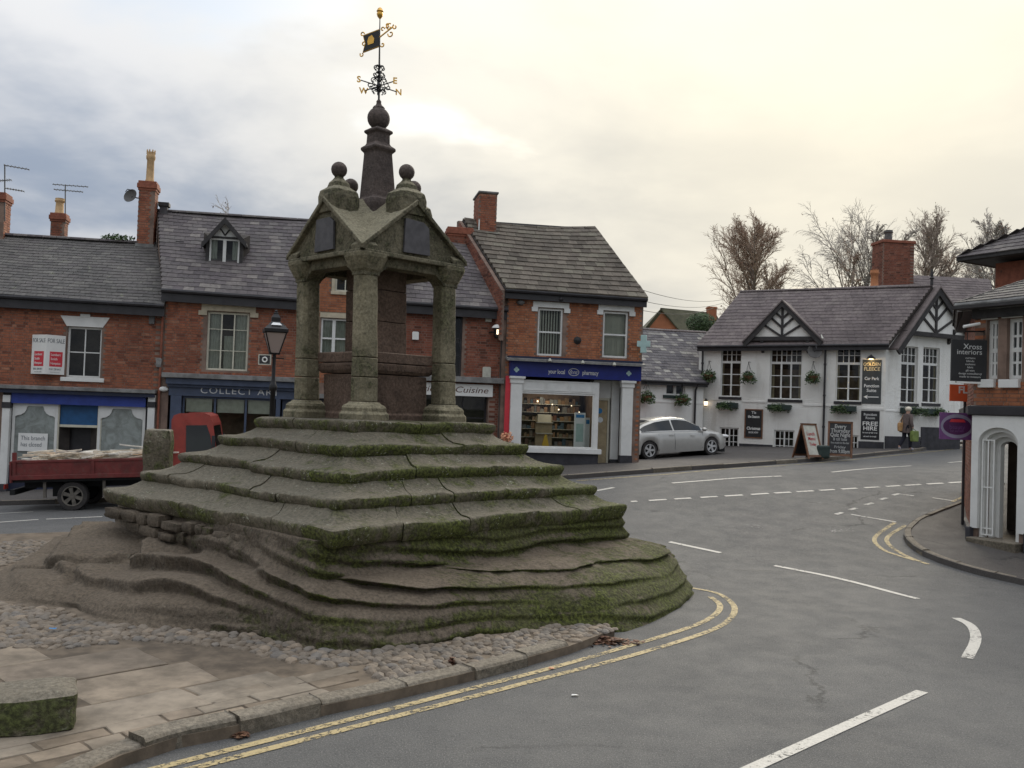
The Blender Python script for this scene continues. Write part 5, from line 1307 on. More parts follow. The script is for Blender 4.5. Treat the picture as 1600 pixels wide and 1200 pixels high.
# ---------------------------------------------------------------- C: restaurant house
fr = row_frame(-0.12)
uL, uR = fr.uv(622, 560)[0] + .12, fr.uv(789, 560)[0]
evC = fr.uv(720, 487)[1]
hC = thing('restaurant_house', 'dark red brick house with slate roof over the oriental restaurant', 'house', fr.P((uL + uR) / 2, baseC, -3))
w1 = fr.rect(700, 490, 722, 588); opC = (fr.uv(640, 650)[0], fr.uv(762, 650)[0], baseC, fr.uv(720, 614)[1])
wl = wall_mesh(fr, uL, uR, baseC, evC, [w1, opC], .3).build('wall', 'mortar', hC)
bricks(fr, uL, uR, baseC, evC, [w1, opC], wl, 'brick_dark', 300)
window(hC, fr, w1, [], [.33, .55, .62], fmat='black_paint', inset=.08, bw=.02, sill=('terracotta', .15, .10))
part('shop_interior', 'interior_dark', hC, fr, (opC[0] + .1, opC[1] - .1, baseC, opC[3], -1.2, -1.1)); window(hC, fr, opC, [.3, .7], [.75], fmat='black_paint', inset=.3, name='shop_window', gmat='shop_glass')
E0 = fr.P(uL - .1, evC + .2, .26); E1 = fr.P(uR, evC + .16, .26); R0 = fr.pt(610, 352, -3.3); R1 = fr.pt(726, 372, -3.3)
rf, PC_ = roof(hC, E0, E1, R0, R1, 'slate_purple', w_=.3, ex=.22, nmax=300)
gutter(hC, E0 - V((0, 0, .05)), E1 - V((0, 0, .05)), fascia=.30); shell(hC, fr, E0, E1, R0, R1, baseC); ridge_tiles(rf, R0, R1, 'slate_purple')
f3 = Fr(fr.P(0, 0, -2.9), _d); q = f3.rect(700, 355, 724, 400); stack(hC, f3, q[0], q[1] + .3, q[2] - .6, q[3], .5, 'brick_dark')
f3 = Fr(fr.P(0, 0, -1.9), _d); q = f3.rect(648, 410, 674, 432); dm = part('roof_light', 'white_paint', hC, f3, (q[0] - .04, q[1] + .04, q[2] - .05, q[2], -.4, .05)); window(dm, f3, q, [], [], inset=0)
part('roof_light_cheek', 'white_paint', dm, f3, (q[0] - .05, q[0], q[2], q[3] + .03, -1.2, .02), (q[1], q[1] + .05, q[2], q[3] + .03, -1.2, .02), (q[0] - .08, q[1] + .08, q[3] + .03, q[3] + .08, -1.3, .06))
part('lead_ledge', 'lead', hC, fr, (opC[0] - .2, uR - .05, opC[3] + .33, opC[3] + .5, -.02, .3), bevel=.01)
a = fr.rect(634, 599, 770, 618, .1)
sg_ = thing('restaurant_sign', 'white fascia board lettered for oriental cuisine behind the right pier', 'sign', fr.P((a[0] + a[1]) / 2, a[2], .1))
part('board', 'sign_white', sg_, fr, (a[0], a[1], a[2], a[3], .02, .12), bevel=.006); text(sg_, fr, 'Oriental Cuisine', (a[0] + a[1]) / 2 + .05, (a[2] + a[3]) / 2, .122, .26, 'ink_brown', width=(a[1] - a[0]) * .86, shear=.3)
for x, y, s_, mt, lb in ((649, 525, .1, 'sign_white', 'white alarm box on brick seen through the right canopy opening'), (763, 497, .1, 'pale_board', 'white alarm box under the eaves of the restaurant house'), (760, 582, .13, 'pale_board', 'pale square vent plate low on the restaurant wall')):
    uu, vv = fr.uv(x, y); MB().prism(fr, [(uu - s_, vv - s_ * 1.2), (uu + s_, vv - s_ * 1.2), (uu + s_, vv + s_ * 1.1), (uu + s_ * .7, vv + s_ * 1.3), (uu - s_ * .7, vv + s_ * 1.3), (uu - s_, vv + s_ * 1.1)], 0, .08).build('alarm_box', mt, label=lb, cat='wall box', bevel=.01)
uu, vv = fr.uv(774, 520); wlm = thing('wall_lantern', 'black wall lantern with pale domed top on the restaurant wall', 'lamp', fr.P(uu, vv, .25))
MB().lathe(fr.P(uu, vv, .3), [(.05, -.2), (.09, -.15), (.12, .1), (.13, .12)], 6).build('lantern_body', 'black_iron', wlm); MB().lathe(fr.P(uu, vv, .3), [(.17, .12), (.15, .17), (.09, .22), (.02, .24)], 14).build('lantern_top', 'sign_white', wlm, smooth=True); MB().tube([fr.P(uu - .18, vv, 0), fr.P(uu - .15, vv, .2), fr.P(uu - .05, vv - .02, .3)], .03, 6).build('bracket', 'black_iron', wlm); part('lantern_pane', 'bulb_soft', wlm, fr, (uu - .035, uu + .035, vv - .08, vv + .07, .40, .412))
pipe(hC, [fr.P(uR - .12, evC - .1, .1), fr.P(uR - .12, baseC, .1)], .04)
# ---------------------------------------------------------------- D: pharmacy house
fr = row_frame(0.12)
uL, uR = fr.uv(790, 560)[0], fr.uv(1001, 560)[0]
baseD = zf(2, 30) - .15; evD = fr.uv(890, 466)[1]
hD = thing('pharmacy_house', 'orange red brick house with brown tiled roof over the blue and white pharmacy', 'house', fr.P((uL + uR) / 2, baseD, -3))
w1 = fr.rect(840, 482, 879, 556); w2 = fr.rect(942, 487, 981, 559); opD = (fr.uv(797, 650)[0], fr.uv(988, 650)[0], baseD, fr.uv(890, 590)[1])
wl = wall_mesh(fr, uL, uR, baseD - .4, evD, [w1, w2, opD], .3).build('wall', 'mortar', hD)
bricks(fr, uL, uR, baseD, evD, [w1, w2, opD], wl, 'brick_orange', 300)
for rc, nbl in ((w1, 9), (w2, 14)):
    wd = window(hD, fr, rc, [], [.5], inset=.05, fw=.06, bw=.05, back='interior_warm' if rc is w1 else 'blind_cream', depth=.6); blinds(wd, fr, rc, 'blind_cream', nbl, tw=.022 if rc is w1 else .04)
    hood(hD, fr, rc, 'white_paint', ears=.08, lift=.08)
E0 = fr.P(uL - .12, evD + .15, .25); E1 = fr.P(uR + .08, evD + .12, .25); R0 = fr.pt(723, 343, -4.0); R1 = fr.pt(931, 357, -4.0)
rf, PD = roof(hD, E0, E1, R0, R1, 'tile_concrete', name='tile', w_=.33, ex=.33, th=.035, sag=.12, nmax=300, wob=.004)
ridge_tiles(rf, R0, R1, 'tile_concrete', sagf=lambda s: -.48 * s * (1 - s))
gutter(hD, E0 - V((0, 0, .05)), E1 - V((0, 0, .05)), fascia=.24); shell(hD, fr, E0, E1, R0, R1, baseD - .3)
# brick verge seen above the restaurant roof
f5 = Fr(V((R0.x, R0.y, 0)) - fr.u * .12, V((E0.x - R0.x, E0.y - R0.y, 0))); Lg = (V((E0.x, E0.y, 0)) - V((R0.x, R0.y, 0))).length
vg = MB().prism(f5, [(-.2, R0.z - 2.4), (Lg, E0.z - 1.6), (Lg, E0.z - .05), (0, R0.z - .05), (-.2, R0.z - .05)], -.1, .02).build('verge_wall', 'mortar', hD)
sl_ = (E0.z - R0.z) / Lg
for k in range(26):
    pass
vb = brick_variants(.215); pl = []
v = E0.z - 1.4
while v < R0.z - .1:
    u = 0.0 + (.11 if int(v / .076) % 2 else 0)
    while u < Lg:
        top = R0.z + sl_ * u - .12
        if top - 2.0 < v < top: pl.append((Matrix.Translation(f5.P(u + .1, v, .02)) @ f5.rot(), random.randrange(12)))
        u += .225
    v += .076
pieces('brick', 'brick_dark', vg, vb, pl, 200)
f3 = Fr(fr.P(0, 0, -3.3), _d); q = f3.rect(726, 299, 776, 366); um_ = f3.uv(751, 330)[0]
chD = stack(hD, f3, um_ - .05, q[1], q[2] - .5, q[3] - .05, 1.25, 'brick_red', cap=False); part('chimney_cap', 'lead', chD, f3, (um_ - .1, q[1] + .05, q[3] - .05, q[3] + .02, -1.3, .05), bevel=.02); part('flashing', 'pale_board', chD, f3, (um_ - .15, q[1] + .12, q[2] - .04, q[2] + .06, -.05, .16))
part('cable_pipe', 'sign_white', chD, f3, (um_ - .06, um_ - .02, q[2] - .05, q[2] + .5, 0, .03))
# shop front
ou0, ou1, ob, ot = opD
MB().slab([fr.P(uL - .02, fr.uv(800, 557)[1], 0), fr.P(uR + .02, fr.uv(990, 566)[1], 0), fr.P(uR + .02, fr.uv(990, 570)[1], .45), fr.P(uL - .02, fr.uv(800, 561)[1], .45)], V((0, 0, -.07))).build('lead_canopy', 'lead', hD)
a = fr.rect(795, 566, 992, 591, .2)
fa = part('fascia', 'pharmacy_blue', hD, fr, (uL + .12, uR - .03, a[2], a[3] + .0, -.05, .20)); part('soffit_box', 'navy', hD, fr, (uL + .05, uR - .02, a[3], a[3] + .12, -.05, .28))
for s_, x0, x1, y in (('your local', 857, 883, 581), ('pharmacy', 910, 935, 583)):
    tq = fr.rect(x0, y - 5, x1, y + 5, .21); text(fa, fr, s_, (tq[0] + tq[1]) / 2, (tq[2] + tq[3]) / 2, .203, .19, 'ink_light', width=tq[1] - tq[0], bold=.004)
uo, vo_ = fr.uv(896.5, 581.5, .21); mb = MB(); ring = [fr.P(uo + .165 * math.cos(t * math.pi / 14), vo_ + .11 * math.sin(t * math.pi / 14), .21) for t in range(29)]; mb.tube(ring, .011, 5, cap=False); mb.build('oval_emblem', 'ink_light', fa)
text(fa, fr, 'Boots', uo, vo_, .203, .17, 'ink_light', width=.24, shear=.45)
for x, y in ((807, 577.5), (982.5, 583.5)):
    uu, vv = fr.uv(x, y, .2)
    for k in range(4): a_ = k * math.pi / 2; MB().lathe(fr.P(uu + .045 * math.cos(a_), vv + .045 * math.sin(a_), .2), [(.04, 0), (.04, .012)], 10, ax=fr.n).build('cross_petal', 'pharm_green', fa)
for x in (857, 908, 957):
    uu, vv = fr.uv(x, 566 + (x - 857) * .06, .3); sl2 = thing('spotlight', 'small spotlight over the pharmacy fascia, %s' % {857: 'left of three', 908: 'middle of three', 957: 'right of three'}[x], 'lamp', fr.P(uu, vv, .4))
    MB().tube([fr.P(uu, vv + .04, .2), fr.P(uu, vv + .06, .45)], .012, 6).build('arm', 'black_iron', sl2); MB().lathe(fr.P(uu, vv + .05, .48), [(.02, .06), (.05, .02), (.06, -.04)], 10, ax=(0, .3, 1)).build('lamp_head', 'pale_board', sl2)
for x0, x1, yt, yb in ((797, 815, 590, 705), (971, 988, 595, 712)):
    b = fr.rect(x0, yt, x1, yb, .12); p_ = part('pilaster', 'white_paint', hD, fr, (b[0], b[1], b[2], a[2] - .22, -.05, .14), bevel=.008); part('capital', 'white_paint', p_, fr, (b[0] - .03, b[1] + .03, a[2] - .22, a[2] - .08, -.05, .17), (b[0] - .06, b[1] + .07, a[2] - .08, a[2] - .004, -.05, .22), bevel=.008); part('plinth', 'plinth_black', p_, fr, (b[0] - .02, b[1] + .02, baseD - .4, b[2], -.05, .16))
    if x0 < 800: part('red_jamb', 'sign_red', hD, fr, (uL + .02, b[0] - .005, baseD - .2, a[2], -.04, .05))
gw = fr.rect(813, 614, 925, 700, .05)
part('frieze', 'white_paint', hD, fr, (gw[0] - .02, gw[1] + .2, gw[3] + .005, a[2] - .1, -.05, .06)); 
for k in range(3):
    c0 = gw[0] + .04 + (gw[1] - gw[0]) * k / 3; c1 = gw[0] + (gw[1] - gw[0]) * (k + 1) / 3 - .02; part('frieze_frame', 'white_paint', hD, fr, (c0, c1, gw[3] + .33, gw[3] + .36, .06, .078), (c0, c1, gw[3] + .06, gw[3] + .08, .06, .078), (c0, c0 + .02, gw[3] + .08, gw[3] + .33, .06, .078), (c1 - .02, c1, gw[3] + .08, gw[3] + .33, .06, .078))
w = window(hD, fr, (gw[0] - .03, gw[1] + .06, gw[2], gw[3]), [], [], inset=-.04, fw=.05, name='shop_window', gmat='shop_glass', back='interior_warm', depth=2.2)
part('post', 'white_paint', hD, fr, (gw[1] + .06, gw[1] + .2, baseD + .1, gw[3] + .005, -.05, .06))
part('sill', 'white_paint', hD, fr, (gw[0] - .02, gw[1] + .3, gw[2] - .16, gw[2] - .005, -.05, .2), bevel=.012); part('stall_riser', 'plinth_black', hD, fr, (gw[0] - .1, gw[1] + .22, baseD - .4, gw[2] - .16, -.05, .1))
# displays behind the glass
shf = thing('shop_shelves', 'shelves of coloured goods inside the pharmacy window', 'shelves', fr.P((gw[0] + gw[1]) / 2, gw[2], -1.4))
part('shelf_back', 'interior_warm', shf, fr, (gw[0], gw[1] + .05, gw[2], gw[3], -1.75, -1.7))
random.seed(21)
for k in range(6):
    v = gw[2] + .02 + k * .27; part('shelf', 'pale_board', shf, fr, (gw[0], gw[1], v - .02, v, -1.7, -1.35)); gd = MB(); u = gw[0] + .02
    while u < gw[1] - .1:
        ww = random.uniform(.05, .14); hh = random.uniform(.08, .22)
        if random.random() < .85: gd.box(fr, u, u + ww, v, v + hh, -1.6, -1.4, random.random())
        u += ww + .012
    gd.build('goods', 'goods', shf, kind='stuff')
for k, (x, y, s_) in enumerate(((840, 627, .03), (863, 632, .02), (873, 640, .025), (893, 634, .02), (905, 644, .02))):
    MB().ball(fr.pt(x, y, -1.0), s_, 8).build('ceiling_spot', 'bulb_soft', shf)
sli = bpy.data.lights.new('shop_light', 'POINT'); sli.energy = 9; sli.color = (1, .86, .68); sli.shadow_soft_size = .25; sl3 = bpy.data.objects.new('shop_light', sli); sl3.location = fr.P((gw[0] + gw[1]) / 2, gw[3] - .12, -.75) - org(shf); link(sl3, shf)
b = fr.rect(897, 645, 924, 702, -.3); ds = thing('display_stand', 'tall white and blue display panel on the right of pharmacy window', 'display', fr.P((b[0] + b[1]) / 2, gw[2], -.3))
part('panel', 'stand_white', ds, fr, (b[0], b[0] + .36, gw[2], b[3], -.33, -.3)); part('header', 'stand_blue', ds, fr, (b[0] + .05, b[0] + .32, b[3] - .16, b[3] - .06, -.299, -.292)); part('side_panel', 'stand_white', ds, fr, (b[0] + .37, b[0] + .55, gw[2], b[3] - .15, -.45, -.42)); part('badge', 'stand_blue', ds, fr, (b[0] + .42, b[0] + .53, b[3] - .35, b[3] - .22, -.418, -.41)); part('poster_print', 'pharm_green', ds, fr, (b[0] + .06, b[0] + .3, gw[2] + .2, b[3] - .35, -.299, -.294))
b = fr.rect(847, 679, 858, 701, -.4); cn = thing('floor_cone', 'yellow wet floor cone standing in the pharmacy window', 'cone', fr.P((b[0] + b[1]) / 2, gw[2], -.4))
MB().prism(fr, [(b[0] - .01, gw[2]), (b[1] + .01, gw[2]), ((b[0] + b[1]) / 2 + .03, b[3]), ((b[0] + b[1]) / 2 - .03, b[3])], -.45, -.4).build('cone_body', 'wet_yellow', cn)
b = fr.rect(838, 650, 864, 702, -.9); rk = thing('display_rack', 'pink and cream display rack in the middle of pharmacy window', 'display', fr.P((b[0] + b[1]) / 2, gw[2], -.9)); part('rack_body', 'curtain_warm', rk, fr, (b[0], b[1], gw[2], b[3], -1.1, -1.05)); part('rack_top', 'cream_paint', rk, fr, (b[0] + .05, b[1] - .05, b[3] - .2, b[3] + .05, -1.04, -1.0)); part('rack_shelf', 'pale_board', rk, fr, (b[0], b[1], gw[2] + .4, gw[2] + .43, -1.05, -.9), (b[0], b[1], gw[2] + .75, gw[2] + .78, -1.05, -.9))
# recessed door
dd = fr.rect(931, 600, 971, 712, .0); part('lobby_wall', 'white_paint', hD, fr, (gw[1] + .2, dd[1] + .02, baseD, a[2], -1.0, -.95)); 
dr = fr.rect(926, 622, 951, 706, -.6); part('lobby_door', 'cream_paint', hD, fr, (dr[0], dr[0] + .06, baseD + .1, dr[3], -.62, -.55), (dr[1] - .06, dr[1], baseD + .1, dr[3], -.62, -.55), (dr[0] + .06, dr[1] - .06, dr[3] - .07, dr[3], -.62, -.55), (dr[0] + .06, dr[1] - .06, baseD + .1, baseD + .2, -.62, -.55))
MB().quad(fr.P(dr[0] + .06, baseD + .2, -.6), fr.P(dr[1] - .06, baseD + .2, -.6), fr.P(dr[1] - .06, dr[3] - .07, -.6), fr.P(dr[0] + .06, dr[3] - .07, -.6)).build('door_glass', 'curtain_warm', hD)
part('transom', 'white_paint', hD, fr, (gw[1] + .2, dr[1] + .05, dr[3] + .005, a[2], -.62, -.54)); part('lobby_panel', 'white_paint', hD, fr, (dr[1] + .02, dd[1] + .05, baseD + .45, a[2], -.5, -.42)); part('lobby_plinth', 'plinth_black', hD, fr, (dr[1] + .02, dd[1] + .05, baseD - .3, baseD + .45, -.5, -.40)); part('door_step', 'kerb_stone', hD, fr, (gw[1] + .2, dd[1], baseD - .3, baseD + .1, -.9, .06))
hb = fr.uv(968, 672, -.35); MB().tube([fr.P(hb[0], hb[1] - .22, -.42), fr.P(hb[0], hb[1] - .22, -.32), fr.P(hb[0], hb[1] + .22, -.32), fr.P(hb[0], hb[1] + .22, -.42)], .018, 6).build('grab_handle', 'black_iron', hD)
for s_, x, y in (('stand_blue', 937, 642), ('stand_white', 938, 656)):
    uu, vv = fr.uv(x, y, -.58); MB().lathe(fr.P(uu, vv, -.59), [(.09, 0), (.09, .006)], 14, ax=fr.n).build('door_sticker', s_, hD)
# wall fittings
uu, vv = fr.uv(997, 537, .3); pc = thing('pharmacy_cross', 'pale green projecting pharmacy cross on the corner of brick house', 'sign', fr.P(uR, vv, .2))
s_ = .11; cr = [(-s_, -3 * s_), (s_, -3 * s_), (s_, -s_), (2.2 * s_, -s_), (2.2 * s_, s_), (s_, s_), (s_, 3 * s_), (-s_, 3 * s_), (-s_, s_), (-2.2 * s_, s_), (-2.2 * s_, -s_), (-s_, -s_)]
MB().prism(Fr(fr.P(uR - .02, vv, .3), (1, -.25)), [(x * .85, y * .85) for x, y in cr], -.05, .05).build('cross_body', 'pharm_green', pc, bevel=.01); MB().tube([fr.P(uR - .05, vv, 0), fr.P(uR - .05, vv, .3)], .025, 6).build('bracket', 'black_iron', pc)
uu, vv = fr.uv(902, 532); MB().lathe(fr.P(uu, vv, 0), [(.12, 0), (.13, .02), (.09, .03), (.03, .05)], 8, ax=fr.n).build('wall_tie', 'black_iron', label='round black iron wall tie plate between the two pharmacy upper windows', cat='wall tie')
uu, vv = fr.uv(874, 468); cv = thing('security_camera', 'black and white dome camera above the left pharmacy window', 'camera', fr.P(uu, vv, .1)); MB().tube([fr.P(uu, vv, 0), fr.P(uu, vv, .15)], .06, 10).build('mount', 'sign_white', cv); MB().ball(fr.P(uu, vv - .01, .2), .075, 12).build('dome', 'black_paint', cv, smooth=True)
uu, vv = fr.uv(813, 473); MB().ball(fr.P(uu, vv, .06), (.13, .09, .085), 12).build('wall_lamp', 'grey_pot', label='grey rounded flood lamp at top left of the pharmacy brickwork', cat='lamp')
uu, vv = fr.uv(792, 688, .55); fb = thing('flower_pot', 'pot of peach flowers standing at the left corner of the pharmacy', 'flower pot', V((fr.P(uu, 0, .5).x, fr.P(uu, 0, .5).y, zf(fr.P(uu, 0, .5).x, fr.P(uu, 0, .5).y) + .11)))
c = fr.P(uu, 0, .5); zt = fr.uv(792, 690, .5)[1]; zg = zf(c.x, c.y) + .11; MB().lathe((c.x, c.y, 0), [(.13, zg), (.2, zt - .05), (.22, zt - .02), (.15, zt - .03)], 12).build('pot', 'black_paint', fb, smooth=True); foliage((c.x, c.y, zt + .12), (.2, .2, .2), 180, .05).build('flowers', 'peach_flower', fb)
# ================================================================== THE PUB
random.seed(31)
pL, pR, pE = at(1096, 690, 41.0), at(1381, 690, 37.6), at(1499, 690, 39.6)
fr = Fr((pL.x, pL.y, 0), pR - pL); LU = V((pR.x - pL.x, pR.y - pL.y, 0)).length
fe = Fr((pR.x, pR.y, 0), pE - pR); LE = V((pE.x - pR.x, pE.y - pR.y, 0)).length
basP = 0.6
pub = thing('public_house', 'white painted pub with plum slate roof and black and white timbered gables', 'pub', V((pR.x, pR.y, basP)))
evP = fr.uv(1240, 541)[1]
upw = {}
W3 = [(1126, 539, 1158, 620, 2), (1203, 537, 1253, 624, 3), (1306, 540, 1345, 627, 2)]
Wb = [(1124, 668, 1154, 702), (1209, 672, 1241, 710), (1318, 680, 1341, 712)]
ops = [fr.rect(*q[:4]) for q in W3] + [fr.rect(*q) for q in Wb]
ops = [(a, b, c, min(d, evP - .04)) for a, b, c, d in ops]
wl = wall_mesh(fr, 0, LU, basP, evP, ops, .35).build('wall', 'white_render', pub)
def pub_window(fr, rc, n, mat='white_paint'):
    u0, u1, v0, v1 = rc; vm = v0 + (v1 - v0) * .70
    cols = [i / n for i in range(1, n)]
    w = window(pub, fr, (u0, u1, v0, vm), cols, [.33, .66], mat, inset=.10, fw=.05, bw=.035, mid=[('c', i) for i in range(n - 1)], back='interior_warm', curtain=('curtain_warm', [(0, .12, 0, 1), (.88, 1, 0, 1)]))
    window(pub, fr, (u0, u1, vm, v1), [i / (2 * n) for i in range(1, 2 * n)], [.5], mat, inset=.11, fw=.05, bw=.025, mid=[('c', i) for i in range(1, 2 * n - 1, 2)])
    part('sill', 'black_paint', w, fr, (u0 - .05, u1 + .05, v0 - .12, v0 - .005, -.1, .05))
for q, rc in zip(W3, ops): pub_window(fr, rc, q[4])
for rc in ops[3:]: window(pub, fr, rc, [.25, .5, .75], [.33, .66], inset=.06, fw=.06, bw=.03, mid=[('c', 1)])
# end wall with the big gable
apE = fe.uv(1455, 452); evE = fe.uv(1390, 541)[1]
W4 = [(1408, 541, 1434, 630, 2), (1442, 543, 1468, 630, 2)]
opE = [fe.rect(*q[:4]) for q in W4]
wl2 = wall_mesh(fe, 0, LE, basP, max(evE, max(o[3] for o in opE) + .05), opE, .35, (LE * .52, apE[1] - .1)).build('wall', 'white_render', pub)
for q, rc in zip(W4, opE): pub_window(fe, rc, 2)
bricks(fr, 0, LU, basP, evP, ops, wl, 'white_render', 0); bricks(fe, 0, LE, basP, evE, opE, wl2, 'white_render', 0)
# plinths, string courses
mb = MB()
for a_, b_, y_ in ((1155, 1207, 694), (1242, 1316, 697), (1341, 1381, 690)):
    u0, u1 = fr.uv(a_, 700)[0], fr.uv(b_, 700)[0]; part('plinth', 'plinth_black', pub, fr, (u0, u1, basP, fr.uv((a_ + b_) / 2, y_)[1], -.05, .035))
for a_, b_, y_ in ((1381, 1437, 682), (1437, 1499, 668)):
    u0, u1 = fe.uv(a_, 690)[0], fe.uv(b_, 690)[0]; part('plinth', 'plinth_black', pub, fe, (u0 + .04, u1, basP, fe.uv((a_ + b_) / 2, y_)[1], -.05, .035))
for a_, b_ in ((1097, 1127), (1160, 1198), (1256, 1303), (1347, 1381)):
    v = fr.uv((a_ + b_) / 2, 625 + (a_ - 1097) * .06)[1]; part('string_course', 'white_render', pub, fr, (fr.uv(a_, 625)[0], fr.uv(b_, 640)[0], v, v + .07, -.02, .04))
part('string_course', 'white_render', pub, fe, (.04, LE, fe.uv(1395, 643)[1], fe.uv(1395, 643)[1] + .07, -.02, .03))
# main roof
E0, E1 = fr.pt(1089, 540, .35), fr.pt(1389, 537, .35); R0, R1 = fr.pt(1157, 456, -3.6), fe.pt(1457, 447, .2)
rf, PP = roof(pub, E0, E1, R0, R1, 'slate_plum', w_=.3, ex=.24, nmax=300, wob=.004)
ridge_tiles(rf, R0, R1, 'slate_plum', .12, .45)
gutter(pub, E0 - V((0, 0, .04)), E1 - V((0, 0, .04)), .06, fascia=.2)
b1 = R0 * 2 - E0; b1.z = E0.z; MB().slab([V((E0.x, E0.y, basP)) - fr.n * .4, V((b1.x, b1.y, basP)), b1, R0 - V((0, 0, .1)), E0 - fr.n * .4], fr.u * .25).build('side_wall', 'white_render', pub)
b2 = R1 + (R0 - E0); b2.z = E0.z; MB().slab([b1, b2 + V((2, 4, 0)), R1, R0], V((0, 0, -.1))).build('rear_roof', 'plate_slate', pub)
def timber_gable(fr, apex, fl, fRt, n, back, par, rafter=.24, posts=True):
    """black and white gable: white panel, post, chevron braces, barge boards and a roof running back"""
    (ua, va), (ul, vl), (ur, vr) = apex, fl, fRt
    vb = max(vl, vr) + .12; tl = (vb - vl) / (va - vl); tr = (vb - vr) / (va - vr)
    lu, ru = ul + (ua - ul) * tl, ur + (ua - ur) * tr
    g_ = MB().prism(fr, [(lu, vb), (ru, vb), (ua, va - .05)], n - .2, n - .06).build('gable', 'white_render', par)
    part('tie_beam', 'black_timber', g_, fr, (lu - .05, ru + .05, vb - .12, vb + .05, n - .2, n + .02))
    part('king_post', 'black_timber', g_, fr, (ua - .05, ua + .05, vb + .05, va - .15, n - .1, n))
    H_ = va - vb
    for sg, e in ((-1, lu), (1, ru)):
        for k in (.04, .30, .56):
            a0 = (ua + sg * .03, vb + H_ * k); sl_ = .92; L_ = .95 * (va - .16 - a0[1]) / (sl_ + H_ / abs(e - ua)); a1 = (a0[0] + sg * L_, a0[1] + sl_ * L_)
            if k < .1: L_ = abs(e - ua) * .52; a1 = (a0[0] + sg * L_, a0[1] + (va - .12 - H_ * L_ / abs(e - ua) - a0[1]) * .92)
            d = V((a1[0] - a0[0], a1[1] - a0[1], 0)).normalized() * .045; nx = (-d.y, d.x)
            pl = [(a0[0] - nx[0], a0[1] - nx[1]), (a1[0] - nx[0], a1[1] - nx[1]), (a1[0] + nx[0], a1[1] + nx[1]), (a0[0] + nx[0], a0[1] + nx[1])]
            if sg < 0: pl = pl[::-1]
            MB().prism(fr, pl, n - .1, n - .005).build('brace', 'black_timber', g_)
        f0 = fl if sg < 0 else fRt; d = V((f0[0] - ua, f0[1] - va, 0)).normalized(); nr = V((-d.y, d.x, 0)) * (rafter if sg < 0 else -rafter)
        ex = V((f0[0], f0[1], 0)) + d * .1
        if nr.y > 0: nr = -nr
        pl = [(ua, va + .06), (ua, va + .06 - rafter * 1.35), (ex.x + nr.x, ex.y + nr.y), (ex.x, ex.y + .03)]
        if sg > 0: pl = pl[::-1]
        MB().prism(fr, pl, n + .03, n + .12).build('barge_board', 'black_timber', g_)
        k0, k1 = back
        MB().slab([fr.P(ua, va + .1, n + .16), fr.P(ex.x, ex.y + .08, n + .16), fr.P(ex.x, ex.y + .08, k1), fr.P(ua, va + .1, k0)], V((0, 0, -.07))).build('gable_roof', 'slate_plum', par)
    return g_
g1 = timber_gable(fr, fr.uv(1223, 472, .3), fr.uv(1163, 534, .3), fr.uv(1284, 532, .3), .3, (-2.9, -.2), pub, .2)
for x in (1191, 1262):
    uu, vv = fr.uv(x, 535, .2); MB().prism(Fr(fr.P(uu, vv, 0), fr.n), [(0, -.45), (.07, -.38), (.30, -.02), (.30, .12), (0, .12)], -.06, .06).build('bracket', 'black_timber', g1)
MB().tube([fr.P(fr.uv(1285, 530, .1)[0], fr.uv(1285, 530, .1)[1], .1), fr.pt(1273, 476, -2.2)], .06, 5).build('valley_flashing', 'pale_board', pub)
g2 = timber_gable(fe, apE, fe.uv(1390, 545), fe.uv(1512, 533), .32, (-1.0, -1.0), pub, .26)
uu, vv = fe.uv(1482, 520); MB().prism(Fr(fe.P(uu, vv, 0), fe.n), [(0, -.5), (.08, -.42), (.32, -.02), (.32, .12), (0, .12)], -.07, .07).build('bracket', 'black_timber', g2)
MB().lathe(fe.pt(1456, 440, .3), [(.07, -.15), (.06, .1), (.11, .14), (.05, .2), (.07, .34), (.02, .52)], 8).build('gable_finial', 'black_timber', g2, smooth=True)
for a_ in ((1096, 552, 695, fr), (1289, 545, 706, fr)):
    uu = a_[3].uv(a_[0], 600)[0]; uu += .05 if a_[0] == 1096 else 0
    dp = pipe(pub, [fr.P(uu, evP - .02, .3), fr.P(uu, evP - .25, .1), fr.P(uu, basP + .2, .1)], .045)
    for k in range(3): MB().lathe(fr.P(uu, evP - .8 - k * 1.3, .1), [(.06, 0), (.06, .08)], 8).build('pipe_collar', 'black_paint', dp)
# rear roof and chimneys
roof(pub, at(1440, 512, 43), at(1565, 512, 43), at(1392, 430, 47), at(1548, 438, 47), 'slate_plum', w_=.32, ex=.26, nmax=60, rname='rear_wing_roof', wob=.004)
MB().slab([at(1440, 512, 43) + V((0, .4, 0)), at(1565, 512, 43) + V((0, .4, 0)), at(1565, 690, 43.0) + V((0, .4, 0)), at(1440, 690, 43) + V((0, .4, 0))], V((0, .3, 0))).build('rear_wing_wall', 'white_render', pub)
f3 = Fr((at(1380, 440, 45).x, 45, 0), (1, .12)); q = f3.rect(1380, 376, 1428, 442)
ch = stack(pub, f3, q[0], q[1], q[2] - 1.2, q[3], 1.1, 'brick_dark', cap=False); part('chimney_head', 'brick_dark', ch, f3, (q[0] - .06, q[1] + .06, q[3] - .12, q[3] + .02, -1.16, .06), bevel=.02)
pot(ch, f3.P(q[0] + .45, q[3], -.4), .55, .2, 'grey_pot')
f3 = Fr((at(1360, 438, 43).x, 43, 0), (1, .1)); q = f3.rect(1360, 422, 1373, 440); pot(pub, f3.P((q[0] + q[1]) / 2, q[2] - .3, 0), q[3] - q[2] + .3, .19, 'terracotta')
